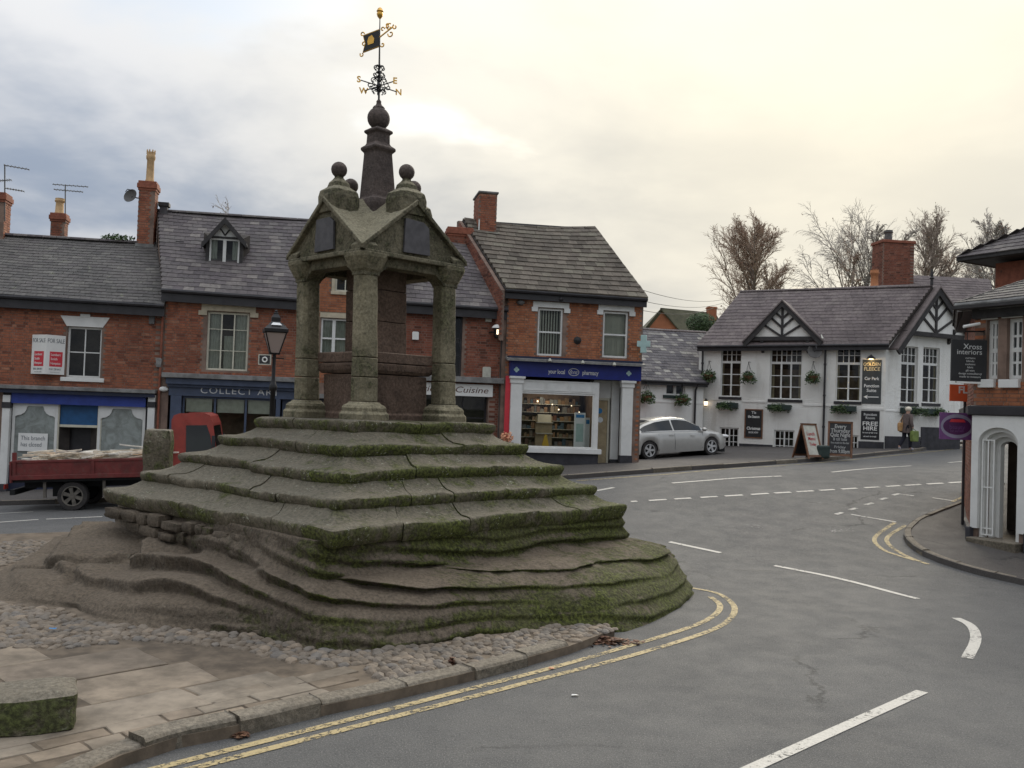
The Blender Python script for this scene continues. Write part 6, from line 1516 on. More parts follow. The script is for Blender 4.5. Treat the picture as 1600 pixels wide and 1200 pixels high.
# ---- annex
aL, aR = at(930, 690, 38.9), at(1097, 690, 40.7)
fa_ = Fr((aL.x, aL.y, 0), aR - aL); LA = V((aR.x - aL.x, aR.y - aL.y, 0)).length
anx = thing('pub_annex', 'low white painted annex with patchy grey slate roof between pharmacy and pub', 'building', fa_.P(LA / 2, basP, -2))
ev = fa_.uv(1040, 598)[1]; wa = fa_.rect(1041, 598, 1070, 617); wa = (wa[0], wa[1], wa[2], min(wa[3], ev - .05))
wall_mesh(fa_, 0, LA, basP, ev, [wa], .3).build('wall', 'white_render', anx)
window(anx, fa_, wa, [.5], [], inset=.06, fw=.05, bw=.07, mid=[('c', 0)]); part('window_ledge', 'planter_green', anx, fa_, (wa[0] - .15, wa[1] + .12, wa[2] - .16, wa[2] - .02, -.02, .08))
E0, E1 = fa_.P(0, ev + .08, .3), fa_.P(LA + .05, ev + .08, .3); R0, R1 = fa_.pt(935, 511, -3.0), fa_.pt(1108, 520, -3.0)
rf, _ = roof(anx, E0, E1, R0, R1, 'slate_pale', w_=.3, ex=.23, nmax=300, wob=.008); ridge_tiles(rf, R0, R1, 'slate_plum', .1, .4)
gutter(anx, E0 - V((0, 0, .04)), E1 - V((0, 0, .04)), .06, fascia=.16); b1, b2 = R0 * 2 - E0, R1 * 2 - E1; b1.z = b2.z = ev; MB().slab([b1, b2, R1, R0], V((0, 0, -.1))).build('rear_roof', 'plate_slate', anx)
uu = fa_.uv(1084, 640)[0]; pipe(anx, [fa_.P(uu, ev, .28), fa_.P(uu, ev - .3, .1), fa_.P(uu, basP + .2, .1)], .045)
part('string_course', 'white_render', anx, fa_, (0, LA, wa[2] - .35, wa[2] - .28, -.02, .03))
# ---- pub fittings
def basket(fr, px, py, label, n=.35, r_=.24, cnt=330):
    c = fr.pt(px, py, n); t = thing('hanging_basket', label, 'hanging basket', c, 'hanging baskets on the white walls')
    MB().lathe(c, [(.02, -.2), (.13, -.17), (.2, -.06), (.22, .02)], 12).build('bowl', 'wood_brown', t, smooth=True)
    foliage(c + V((0, 0, .03)), (r_ * 1.45, r_ * 1.15, r_ * 1.0), cnt, .065, .30).build('foliage', 'leaf_green', t)
    top = c + V((0, 0, .62)); bk = MB().tube([top - fr.n * (n - .02) , top, top - V((0, 0, .05))], .014, 5); bk.tube([top - fr.n * (n - .02) - V((0, 0, .3)), top - fr.n * .02], .01, 5); bk.build('bracket', 'black_iron', t)
    for k in range(3): a = k * 2.1; MB().tube([top - V((0, 0, .05)), c + V((math.cos(a) * .2, math.sin(a) * .2, .02))], .006, 4).build('chain', 'black_iron', t)
basket(fr, 1107, 586, 'hanging basket at the left corner of the pub beside the downpipe')
basket(fr, 1169, 588, 'hanging basket between the two left pub windows')
basket(fr, 1270, 588, 'hanging basket under the satellite dish on the pub')
basket(fa_, 1011, 619, 'left hanging basket on the low annex wall', cnt=360); basket(fa_, 1067, 623, 'right hanging basket on the low annex wall beside its window')
def window_box(fr, x0, x1, y, label, n=.16):
    u0, v = fr.uv(x0, y, n); u1 = fr.uv(x1, y, n)[0]; t = thing('window_box', label, 'window box', fr.P((u0 + u1) / 2, v - .2, n), 'planted window boxes of the pub')
    part('trough', 'planter_green', t, fr, (u0, u1, v - .16, v + .06, .05, .3), bevel=.01)
    foliage(fr.P((u0 + u1) / 2, v - .02, .27), ((u1 - u0) * .58, .15, .17), int(420 * (u1 - u0)), .05, .2).build('foliage', 'leaf_green', t)
window_box(fr, 1121, 1153, 631, 'window box under the leftmost pub window'); window_box(fr, 1200, 1236, 634, 'window box under the three light pub window'); window_box(fr, 1299, 1338, 636, 'window box under the pub window next to the lettered boards')
window_box(fe, 1410, 1441, 639, 'window box under left window of the end gable, above the walker'); window_box(fe, 1446, 1472, 641, 'window box under right window of the pub end gable')
def sign(fr, x0, y0, x1, y1, label, mat, lines, frame=None, n=.03, name='wall_sign'):
    a = fr.rect(x0, y0, x1, y1, n); t = thing(name, label, 'sign', fr.P((a[0] + a[1]) / 2, a[2], n)); W_, H_ = a[1] - a[0], a[3] - a[2]
    part('board', mat, t, fr, (a[0], a[1], a[2], a[3], 0.005, n), bevel=.005)
    if frame: part('frame', frame, t, fr, (a[0] - .05, a[0], a[2] - .05, a[3] + .05, .004, n + .015), (a[1], a[1] + .05, a[2] - .05, a[3] + .05, .004, n + .015), (a[0], a[1], a[2] - .05, a[2], .004, n + .015), (a[0], a[1], a[3], a[3] + .05, .004, n + .015))
    for s_, y, w_, h_, m_ in lines: text(t, fr, s_, (a[0] + a[1]) / 2, a[2] + H_ * y, n + .003, h_ * H_ * 1.3, m_, width=W_ * w_, bold=.004)
    return t, a
sign(fr, 1165, 641, 1190, 683, 'dark christmas menu board with brown frame low on the pub front', 'sign_black', [("Tis", .91, .3, .1, 'ink_light'), ('the Season', .76, .72, .11, 'ink_pale'), ('Christmas', .32, .84, .12, 'ink_pale'), ('BOOK NOW', .17, .6, .07, 'ink_light')], 'wood_brown')
t, a = sign(fr, 1347, 562, 1377, 631, 'tall grey board with gold heading and white arrow on the pub', 'sign_grey', [('GOLDEN', .89, .9, .085, 'ink_cream'), ('FLEECE', .785, .84, .085, 'ink_cream'), ('Car Park', .57, .76, .075, 'ink_pale'), ('Function', .405, .78, .075, 'ink_pale'), ('Suite', .30, .5, .075, 'ink_pale')])
uu = (a[0] + a[1]) / 2; vv = a[2] + (a[3] - a[2]) * .155; MB().prism(fr, [(uu - .3, vv), (uu - .13, vv - .09), (uu - .17, vv - .018), (uu + .28, vv - .018), (uu + .28, vv + .018), (uu - .17, vv + .018), (uu - .13, vv + .09)], .03, .036).build('arrow', 'ink_pale', t)
sign(fr, 1345, 642, 1374, 687, 'black board offering free hire of the function room below the tall grey board', 'sign_black', [('Function', .87, .7, .09, 'ink_light'), ('Room', .75, .5, .09, 'ink_light'), ('FREE', .55, .82, .15, 'ink_pale'), ('HIRE', .385, .74, .15, 'ink_pale'), ('for your special event', .24, .8, .05, 'ink_light'), ('ask inside for details', .11, .7, .05, 'ink_light')])
uu, vv = fr.uv(1361, 559, .2); lm = thing('sign_lamp', 'lit lamp over the tall grey board with white arrow', 'lamp', fr.P(uu, vv, .2)); MB().lathe(fr.P(uu, vv, .22), [(.19, -.05), (.14, .02), (.05, .09), (.02, .12)], 12).build('lamp_shade', 'black_paint', lm, smooth=True); MB().ball(fr.P(uu, vv - .04, .22), (.12, .08, .03), 10).build('bulb', 'bulb', lm); MB().tube([fr.P(uu, vv + .1, 0), fr.P(uu, vv + .13, .2)], .015, 5).build('arm', 'black_iron', lm)
pl_ = bpy.data.lights.new('lamp_light', 'POINT'); pl_.energy = 2.5; pl_.color = (1, .7, .35); pl_.shadow_soft_size = .05; po_ = bpy.data.objects.new('lamp_light', pl_); po_.location = V((0, 0, -.08)) + fr.P(uu, vv, .22) - org(lm); link(po_, lm)
uu, vv = fr.uv(1103, 630, .15); lm = thing('wall_lantern', 'small glowing wall lantern at the left corner of the pub', 'lamp', fr.P(uu, vv, .15)); MB().lathe(fr.P(uu, vv, .16), [(.04, -.14), (.07, -.1)], 6).build('lantern_base', 'black_iron', lm); MB().lathe(fr.P(uu, vv, .16), [(.07, -.1), (.09, .08)], 6).build('lantern_glass', 'bulb_soft', lm); MB().lathe(fr.P(uu, vv, .16), [(.11, .08), (.05, .16), (.01, .22)], 6).build('lantern_top', 'black_iron', lm)
dish('dark satellite dish under the timbered front gable of the pub', fr.pt(1273, 549, .35), (-.1, -.9, .25), .30, arm=fr.pt(1270, 540, 0))
def a_board(px, yb, yt, w_, label, ang, lines, face, frame='wood_brown', lean=.22):
    g_ = gnd(px, yb, .11); h_ = (gnd(px, yb, .11).y) * (yb - yt) / F; t = thing('pavement_board', label, 'sign board', V((g_.x, g_.y, zf(g_.x, g_.y) + .11)))
    d = V((math.cos(ang), math.sin(ang), 0)); n = V((d.y, -d.x, 0)); z0 = zf(g_.x, g_.y) + .11; c = V((g_.x, g_.y, z0))
    for sg in (1, -1):
        def Q(u, v, o): return c + d * u + n * (sg * lean * (1 - v / h_) + sg * o) + V((0, 0, v))
        mb = MB(); mb.add([Q(-w_ / 2, .08, -.02), Q(w_ / 2, .08, -.02), Q(w_ / 2, h_, -.02), Q(-w_ / 2, h_, -.02), Q(-w_ / 2, .08, .0), Q(w_ / 2, .08, .0), Q(w_ / 2, h_, .0), Q(-w_ / 2, h_, .0)], [(3, 2, 1, 0), (4, 5, 6, 7), (0, 1, 5, 4), (2, 3, 7, 6), (1, 2, 6, 5), (3, 0, 4, 7)])
        pn = mb.build('panel', face if sg > 0 else 'sign_black', t); fm = MB()
        for (ua, ub, va, vb) in ((-w_ / 2 - .03, -w_ / 2 + .03, 0, h_ + .03), (w_ / 2 - .03, w_ / 2 + .03, 0, h_ + .03), (-w_ / 2, w_ / 2, h_ - .03, h_ + .03), (-w_ / 2, w_ / 2, .06, .13)):
            p = [Q(u, v, o) for o in (-.025, .018) for v in (va, vb) for u in (ua, ub)]; fm.add(p, [(0, 2, 3, 1), (4, 5, 7, 6), (0, 1, 5, 4), (2, 6, 7, 3), (0, 4, 6, 2), (1, 3, 7, 5)])
        fm.build('frame', frame, t)
    f2 = Fr(c + n * (lean * .5 + .006), d)
    for s_, y, ww, hh, m_ in lines:
        me = text_mesh(s_, hh, .002, bold=.003); xs = [q.co.x for q in me.vertices]; sx = w_ * ww / max(1e-5, max(xs) - min(xs))
        for q in me.vertices: v = y * h_ + q.co.y; q.co = c + d * (q.co.x * sx) + n * (lean * (1 - v / h_) + .004) + V((0, 0, v)) - org(t)
        me.materials.append(MAT[m_]); link(bpy.data.objects.new('lettering', me), t)
a_board(1312, 715, 660, .72, 'black chalk pavement board with white writing beside the pub wall', math.atan2((pR - pL).y, (pR - pL).x) + R(6), [('Every', .88, .5, .18, 'ink_pale'), ('Thursday', .76, .84, .18, 'ink_pale'), ('Quiz Night', .64, .86, .18, 'ink_pale'), ('8 till late', .52, .6, .14, 'ink_light'), ('live music in the bar', .42, .8, .09, 'ink_light'), ('Friday', .30, .5, .12, 'ink_light'), ('from 9.00pm', .18, .86, .17, 'ink_pale')], 'sign_black')
a_board(1262, 716, 663, .62, 'pale menu pavement board leaning open in front of the pub', R(28), [('Lunch', .72, .55, .16, 'sign_red'), ('Menu', .58, .5, .16, 'sign_red'), ('Today', .42, .5, .13, 'sign_red')], 'pale_board', 'wood_brown', .36)
g_ = gnd(1286, 716, .11); rough_block('planter', (g_.x - .22, g_.y - .1, g_.z), (g_.x + .2, g_.y + .3, g_.z + .42), 'low dark green planter tub between the two pavement boards', 'planter', 'planter_green')
# ================================================================== BRICK BUILDING ON THE RIGHT
random.seed(41)
c0 = gnd(1517, 842, .10); fr = Fr((c0.x, c0.y, 0), (.50, -.866)); basR = -.2
xb = thing('corner_shop', 'orange brick corner shop with white arched doorway and hipped slate roof', 'shop', V((c0.x, c0.y, basR)))
LR = 4.5; evR = fr.uv(1545, 480)[1]
w1 = fr.rect(1541, 500, 1559, 592); w2 = fr.rect(1573, 497, 1597, 592); arch = fr.rect(1530, 668, 1592, 842)
wl = wall_mesh(fr, 0, LR, basR, evR, [w1, w2, (arch[0] - .02, arch[1] + .02, basR + .2, arch[3] + .02)], .4).build('wall', 'mortar', xb)
wp = fr.rect(1518, 650, 1604, 835)
bricks(fr, 0, LR, fr.uv(1550, 640)[1], evR, [w1, w2], wl, 'brick_orange', 300)
bricks(fr, wp[1], LR, basR + .3, wp[3], [], wl, 'brick_orange', 0)
f2 = Fr((c0.x, c0.y, 0), (.405, .914)); f2 = Fr(f2.P(5, 0), (-.405, -.914))
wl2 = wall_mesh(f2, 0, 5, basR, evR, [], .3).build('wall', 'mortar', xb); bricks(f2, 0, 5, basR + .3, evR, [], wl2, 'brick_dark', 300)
for rc, x0, x1, yl in ((w1, 1534, 1560, (478, 499)), (w2, 1566, 1599, (476, 496))):
    window(xb, fr, rc, [.5], [.24, .48, .74], inset=.10, fw=.07, bw=.045, mid=[('r', 1)], back='curtain_pale', depth=.4)
    l_ = fr.rect(x0, yl[0], x1, yl[1]); part('lintel', 'white_paint', xb, fr, (l_[0], l_[1], rc[3] + .01, l_[3], -.02, .03), bevel=.008); part('sill', 'white_paint', xb, fr, (l_[0], l_[1] - .02, rc[2] - .17, rc[2] - .01, -.05, .09), bevel=.01)
vs_ = fr.rect(1520, 634, 1598, 650); part('string_course', 'black_paint', xb, fr, (-.06, LR, wp[3] + .005, vs_[3], -.02, .10), bevel=.02); part('string_course', 'black_paint', xb, f2, (0, 5.08, wp[3] + .005, vs_[3], -.02, .10), bevel=.02)
# white surround with stepped arches
def arch_panel(u0, u1, v0, v1, a0, a1, spring, n0, n1, mat, name, par):
    cu, r_ = (a0 + a1) / 2, (a1 - a0) / 2; K = 14; mb = MB()
    out = [(u0, v0), (u0, v1), (cu, v1), (u1, v1), (u1, v0)]
    ar = [(cu - r_ * math.cos(math.pi * i / K), spring + r_ * .75 * math.sin(math.pi * i / K)) for i in range(K + 1)]
    lft = [(u0, v0), (a0, v0)] + ar[:K // 2 + 1] + [(cu, v1), (u0, v1)]; rgt = [(a1, v0), (u1, v0), (u1, v1), (cu, v1)] + ar[K // 2:]
    mb.prism(fr, lft, n0, n1); mb.prism(fr, rgt, n0, n1); return mb.build(name, mat, par, merge=True)
hA_ = arch[3] - arch[2]; spring = arch[3] - (arch[1] - arch[0]) * .375
pn = arch_panel(wp[0] + .02, wp[1] + .02, fr.uv(1535, 826)[1], wp[3], arch[0], arch[1], spring, -.05, .05, 'white_paint', 'door_surround', xb)
for k in range(1, 4): arch_panel(arch[0] - .1, arch[1] + .1, basR + .25, wp[3] - .02, arch[0] + .075 * k, arch[1] - .075 * k, spring - .03 * k, -.05 - .13 * k, .08 - .13 * k - .005, 'white_paint', 'arch_order', pn)
part('doorway_interior', 'interior_dark', xb, fr, (arch[0] - .3, arch[1] + .3, basR + .2, arch[3] + .3, -1.5, -1.4)); part('threshold', 'kerb_stone', xb, fr, (arch[0] - .1, arch[1] + .1, basR, zf(c0.x, c0.y) + .16, -1.4, .25), bevel=.02)
dr = MB(); ua = arch[0] + .1; d_ = part('open_door', 'black_paint', xb, Fr(fr.P(arch[1] - .24, 0, -.5), fr.n), (-.9, 0, zf(c0.x, c0.y) + .17, arch[3] - .2, -.05, 0)); part('door_edge', 'pale_board', d_, Fr(fr.P(arch[1] - .25, 0, -.46), fr.n), (-.03, .03, zf(c0.x, c0.y) + .17, arch[3] - .25, -.05, 0))
part('plinth', 'plinth_black', xb, fr, (-.05, arch[0] - .1, basR, fr.uv(1530, 824)[1], -.03, .12), (arch[1] + .15, LR, basR, fr.uv(1595, 832)[1], -.03, .10), bevel=.02); part('plinth', 'plinth_black', xb, f2, (0, 5.05, basR, fr.uv(1530, 824)[1], -.03, .08))
# white folding gate pushed open
gt = MB(); gf = Fr(fr.P(arch[0] + .05, 0, -.02), (fr.u * .9 + fr.n * -.3)); z0, z1 = zf(c0.x, c0.y) + .22, arch[3] - .25
for u in (0, .1, .2): gt.box(gf, u - .012, u + .012, z0, z1, -.012, .012)
for v in (z0, z0 + .12, (z0 + z1) / 2, z1): gt.box(gf, -.012, .212, v - .012, v + .012, -.010, .010)
gt.build('gate', 'white_paint', xb)
# roofs
E0 = at(1494, 464, c0.y + .25); E0.z = evR + .12; E1 = fr.P(LR, evR + .12, .6); Rr0 = fr.P(1.2, evR + 1.15, -2.2); Rr1 = fr.P(LR, evR + 1.35, -2.2)
rf, _ = roof(xb, E0, E1, Rr0, Rr1, 'slate_grey', w_=.25, ex=.2, nmax=300, wob=.003); gutter(xb, E0 - V((0, 0, .05)), E1 - V((0, 0, .05)), .055, 'lead', .12)
Bk = f2.P(0, evR + .12, .25); roof(xb, Bk, E0, Rr0 + V((1.3, 3, 0)), Rr0, 'slate_grey', w_=.25, ex=.2, nmax=60, wob=.003, rname='side_roof')
part('soffit', 'black_timber', xb, fr, (-.25, LR, evR - .04, evR + .02, -.3, .42), (0, LR, evR - .22, evR - .04, -.05, .12)); part('soffit', 'black_timber', xb, f2, (0, 5.1, evR - .03, evR + .015, -.3, .2))
# tower set back with its own hipped cap
tc_ = at(1605, 400, 21.0); tf = Fr((tc_.x, tc_.y, 0), (.50, -.866)); tz = at(1560, 404, 21).z
tw = part('tower', 'brick_dark', xb, tf, (-.75, 1.6, evR - .5, tz, -2, .0))
tb = tf.P(-.75, 0, 0); te = [tf.P(-1.35, tz + .06, .6), tf.P(2.2, tz + .06, .6)]; tr = tf.P(.42, tz + 1.15, -1.0)
MB().slab([te[0], te[1], tf.P(2.2, tz + .06, -2.6), tf.P(-1.35, tz + .06, -2.6)], V((0, 0, .08))).build('tower_eaves', 'black_timber', tw)
for a_, b_ in ((te[0], te[1]), (tf.P(-1.35, tz + .06, -2.6), te[0]), (te[1], tf.P(2.2, tz + .06, -2.6)), (tf.P(2.2, tz + .06, -2.6), tf.P(-1.35, tz + .06, -2.6))):
    roof(tw, a_ + V((0, 0, .09)), b_ + V((0, 0, .09)), tr.lerp(a_ + V((0, 0, 1.1)), .04), tr.lerp(b_ + V((0, 0, 1.1)), .04), 'slate_purple', w_=.25, ex=.2, nmax=0, wob=.002, rname='tower_roof')
# hanging shop sign, agent board, purple board
hs = Fr((at(1486, 560, 18.0).x, 18.0, 0), (1, -.06)); a = hs.rect(1486, 531, 1541, 596)
t = thing('hanging_sign', 'black hanging sign with pale lettering and strip light on iron bracket', 'sign', hs.P((a[0] + a[1]) / 2, a[2], 0)); W_, H_ = a[1] - a[0], a[3] - a[2]; um = (a[0] + a[1]) / 2
part('board', 'sign_black', t, hs, (a[0], a[1], a[2], a[3], -.03, .03), bevel=.004); part('lower_edge', 'sign_white', t, hs, (a[0] + .1, a[1], a[2] - .04, a[2] - .004, -.03, .03))
text(t, hs, 'Xross', um + .06, a[2] + H_ * .83, .032, .15, 'ink_light', width=W_ * .52); text(t, hs, 'interiors', um, a[2] + H_ * .70, .032, .14, 'ink_light', width=W_ * .7)
for i, (s_, ww) in enumerate((('curtains', .28), ('blinds', .22), ('cushions', .28), ('fabric', .17), ('gift ware', .25), ('design consultancy', .66), ('made to measure', .6))): text(t, hs, s_, um + .02, a[2] + H_ * (.56 - i * .075), .032, .055, 'ink_light', width=W_ * ww)
MB().tube([hs.P(a[0] + .25, a[3] + .16, 0), hs.P(a[1] + .5, a[3] + .20, -.1)], .015, 6).tube([hs.P(a[0] + .55, a[3] + .16, 0), hs.P(a[1] + .3, a[3] + .3, -.1)], .012, 6).tube([hs.P(a[0] + .3, a[3] + .16, 0), hs.P(a[0] + .3, a[3], 0)], .008, 5).tube([hs.P(a[1] - .05, a[3] + .17, 0), hs.P(a[1] - .05, a[3], 0)], .008, 5).build('bracket', 'black_iron', t)
MB().tube([hs.P(a[0] + .17, a[3] + .24, .12), hs.P(a[0] + .48, a[3] + .31, .12)], .03, 8).build('strip_light', 'sign_white', t)
hs = Fr((at(1483, 612, 19.2).x, 19.2, 0), (1, .05)); a = hs.rect(1484, 601, 1511, 627)
t = thing('agent_board', 'orange letting board on a dark post below the black hanging sign', 'sign', hs.P(a[1], zf(a[1], 19) + .1, 0)); part('board', 'sign_orange', t, hs, (a[0], a[1], a[2], a[3], -.015, .015)); text(t, hs, 'FL', a[1] - .1, (a[2] + a[3]) / 2 + .06, .016, .2, 'ink_pale', bold=.006); uu = hs.uv(1510, 640)[0]; MB().tube([hs.P(uu, a[3], -.06), hs.P(uu, zf(hs.P(uu, 0).x, 19.2) + .08, -.06)], .028, 6).build('post', 'black_paint', t)
hs = Fr((at(1467, 660, 18.6).x, 18.6, 0), (1, -.03)); a = hs.rect(1468, 645, 1521, 687)
t = thing('oval_sign', 'purple projecting board with a plum oval at the brick corner', 'sign', hs.P((a[0] + a[1]) / 2, a[2], 0)); um, vm = (a[0] + a[1]) / 2, (a[2] + a[3]) / 2; W_, H_ = (a[1] - a[0]) / 2, (a[3] - a[2]) / 2
part('board', 'sign_purple', t, hs, (a[0], a[1], a[2], a[3], -.02, .02), bevel=.004)
for k, (mt, sx, sy, n_) in enumerate((('sign_lilac', .96, .90, .024), ('sign_plum', .82, .64, .028))): MB().prism(hs, [(um + W_ * sx * math.cos(i * math.pi / 16), vm + H_ * sy * math.sin(i * math.pi / 16)) for i in range(32)], .018, n_).build('oval_panel', mt, t)
MB().prism(hs, [(um - W_ * .45, vm + H_ * .3), (um + W_ * .5, vm + H_ * .3), (um + W_ * .38, vm + H_ * .52), (um - W_ * .35, vm + H_ * .52)], .02, .032).build('red_band', 'sign_red', t); text(t, hs, 'beauty', um, vm - .02, .03, .12, 'sign_purple', width=W_ * .9); text(t, hs, 'hair and nails', um, vm - H_ * .35, .03, .07, 'sign_purple', width=W_ * .8)
MB().tube([hs.P(a[1], vm, 0), hs.P(a[1] + .25, vm, -.1)], .02, 6).build('bracket', 'white_paint', t)
# ================================================================== VEHICLES
class Loc:
    """local frame of a vehicle: x forward, y left, z up"""
    def __init__(s, o, h, pitch=0.0):
        s.o = V(o); h = V((h[0], h[1], 0)).normalized(); s.x = (h * math.cos(pitch) + V((0, 0, math.sin(pitch)))); s.y = V((-h.y, h.x, 0)); s.z = s.x.cross(s.y)
    def __call__(s, x, y, z): return s.o + s.x * x + s.y * y + s.z * z
def lerp_tab(tab, x):
    for (a, va), (b, vb) in zip(tab, tab[1:]):
        if x <= b: return va + (vb - va) * sm((x - a) / (b - a)) if x >= a else va
    return tab[-1][1]
def lin_tab(tab, x):
    for (a, va), (b, vb) in zip(tab, tab[1:]):
        if x <= b: return va + (vb - va) * max(0, (x - a)) / (b - a)
    return tab[-1][1]
def car_wheel(t, L, x, y, r_, wd, tm='tyre', rim='alloy', spokes=5, out=-1):
    c = L(x, y, r_); ax = L.y * out
    w_ = MB().lathe(c, [(r_ * .68, -wd / 2), (r_ * .95, -wd / 2), (r_, -wd * .3), (r_, wd * .3), (r_ * .95, wd / 2), (r_ * .70, wd / 2), (r_ * .66, wd * .3)], 28, ax=ax, cap=False).build('wheel', tm, t, smooth=True)
    MB().lathe(c, [(r_ * .70, wd * .52), (r_ * .72, wd * .3), (r_ * .6, wd * .15), (r_ * .58, -wd * .2), (.01, -wd * .2)], 28, ax=ax, cap=False).build('wheel_well', 'underbody', w_, smooth=True)
    mb = MB(); e1 = ax.orthogonal().normalized(); e2 = ax.cross(e1); rimr = [c + ax * wd * .46 + (e1 * math.cos(k * math.pi / 14) + e2 * math.sin(k * math.pi / 14)) * r_ * .66 for k in range(29)]; mb.tube(rimr, r_ * .055, 6, cap=False)
    for k in range(spokes):
        a = 2 * math.pi * k / spokes; d = e1 * math.cos(a) + e2 * math.sin(a); p = d.cross(ax)
        mb.slab([c + ax * wd * .44 + d * r_ * .1 + p * r_ * .09, c + ax * wd * .44 + d * r_ * .1 - p * r_ * .09, c + ax * wd * .44 + d * r_ * .66 - p * r_ * .14, c + ax * wd * .44 + d * r_ * .66 + p * r_ * .14], ax * -.03)
    mb.lathe(c, [(.001, wd * .5), (r_ * .13, wd * .48), (r_ * .15, wd * .3)], 12, ax=ax)
    mb.build('rim', rim, w_)
def build_car(t, L, paint):
    top = [(-2.40, .62), (-2.36, .86), (-2.22, 1.0), (-2.02, 1.055), (-1.90, 1.09), (-1.45, 1.30), (-1.0, 1.435), (-.4, 1.495), (0.0, 1.495), (.40, 1.44), (.9, 1.20), (1.25, 1.02), (1.7, .93), (2.1, .82), (2.3, .70), (2.40, .50)]
    belt = [(-2.40, .62), (-2.30, .90), (-1.9, 1.0), (-1.0, .99), (0, .955), (1.2, .93), (1.8, .84), (2.2, .70), (2.40, .48)]
    wid = [(-2.40, .60), (-2.30, .80), (-2.0, .89), (-1.2, .93), (0, .925), (1.2, .93), (1.9, .88), (2.2, .76), (2.40, .50)]
    wr_ = [(-2.4, .5), (-2.0, .70), (-1.6, .62), (-.6, .60), (.3, .61), (1.1, .72), (1.5, .75), (2.4, .45)]
    R_ = .375; ax_ = (-1.425, 1.425)
    xs = sorted(set([-2.4 + 4.8 * i / 60 for i in range(61)] + [a + s * R_ * k for a in ax_ for s in (-1, 1) for k in (1.0, .93, .8, .6, .35, .1)]))
    def sec(x):
        w_ = lin_tab(wid, x); b = lin_tab(belt, x); tp = max(lin_tab(top, x), b + .012); zb = .20 + .12 * sm((abs(x) - 2.0) / .4)
        for a in ax_:
            d = x - a
            if abs(d) <= R_: zb = max(zb, .335 + math.sqrt(max(0, R_ * R_ - d * d)))
        zb = min(zb, b - .05); f = sm((tp - b - .03) / .25); wr = lin_tab(wr_, x)
        wr = wr * f + w_ * .86 * (1 - f)
        arch = any(abs(x - a) < .5 for a in ax_); fl = .022 if arch else 0
        return [(w_ * .955 + fl, zb), (w_ * .985 + fl, zb + (b - zb) * .22), (w_ + fl * .6, zb + (b - zb) * .6), (w_ * .99, b - .07), (w_ * .955, b), (w_ * .955 + (wr - w_ * .955) * .55, b + (tp - .05 - b) * .52), (wr, tp - .05), (wr * .86, tp - .018), (wr * .4, tp), (0, tp + .004)]
    secs = [sec(x) for x in xs]; mb = MB(); K = len(secs[0])
    for x, s_ in zip(xs, secs):
        for y, z in s_: mb.v.append(L(x, -y, z))
        for y, z in s_[-2::-1]: mb.v.append(L(x, y, z))
    n = 2 * K - 1
    mb.f = [(i * n + j, (i + 1) * n + j, (i + 1) * n + j + 1, i * n + j + 1) for i in range(len(xs) - 1) for j in range(n - 1)] + [tuple(range(n))[::-1], tuple((len(xs) - 1) * n + j for j in range(n))]
    mb.t = [.5] * len(mb.f); body = mb.build('body', paint, t, smooth=True)
    MB().box(Fr(L(0, 0, 0), L.x), -2.2, 2.2, .22, .45, -.7, .7).build('underbody', 'underbody', t)
    for a in ax_: MB().lathe(L(a, 0, .335), [(R_ - .02, -.88), (R_ - .02, .88)], 20, ax=L.y).build('wheel_arch', 'underbody', body)
    def strip(x0, x1, lo, hi, sg, nm='side_window'):
        g_ = MB(); N = 14
        for i in range(N + 1):
            x = x0 + (x1 - x0) * i / N; s_ = sec(x); A, B, C_ = s_[4], s_[5], s_[6]
            for f in (lo, (lo + hi) / 2, hi):
                y, z = (A[0] + (B[0] - A[0]) * f * 2, A[1] + (B[1] - A[1]) * f * 2) if f < .5 else (B[0] + (C_[0] - B[0]) * (f * 2 - 1), B[1] + (C_[1] - B[1]) * (f * 2 - 1)); g_.v.append(L(x, sg * (y + .008), z + .004))
        g_.f = [(i * 3 + j, i * 3 + 3 + j, i * 3 + 4 + j, i * 3 + 1 + j) for i in range(N) for j in range(2)]; g_.t = [.5] * len(g_.f); return g_.build(nm, 'dark_glass', body, smooth=True)
    for sg in (-1, 1): strip(-1.72, -.34, .10, .88, sg); strip(-.27, .98, .10, .88, sg)
    def across(x0, x1, nm):
        g_ = MB(); N = 8; J = [(s, f) for s in (-1, 1) for f in (0,)]
        for i in range(N + 1):
            x = x0 + (x1 - x0) * i / N; s_ = sec(x)
            for y, z in [(-s_[7][0] * .98, s_[7][1])] + [(-s_[8][0], s_[8][1]), (0, s_[9][1]), (s_[8][0], s_[8][1])] + [(s_[7][0] * .98, s_[7][1])]: g_.v.append(L(x, y, z + .008))
        g_.f = [(i * 5 + j, i * 5 + 5 + j, i * 5 + 6 + j, i * 5 + 1 + j) for i in range(N) for j in range(4)]; g_.t = [.5] * len(g_.f); g_.build(nm, 'dark_glass', body, smooth=True)
    across(-1.86, -1.12, 'rear_window'); across(.46, 1.16, 'windscreen')
    for a in ax_:
        for s in (-1, 1): car_wheel(t, L, a, s * .80, .335, .22, out=s)
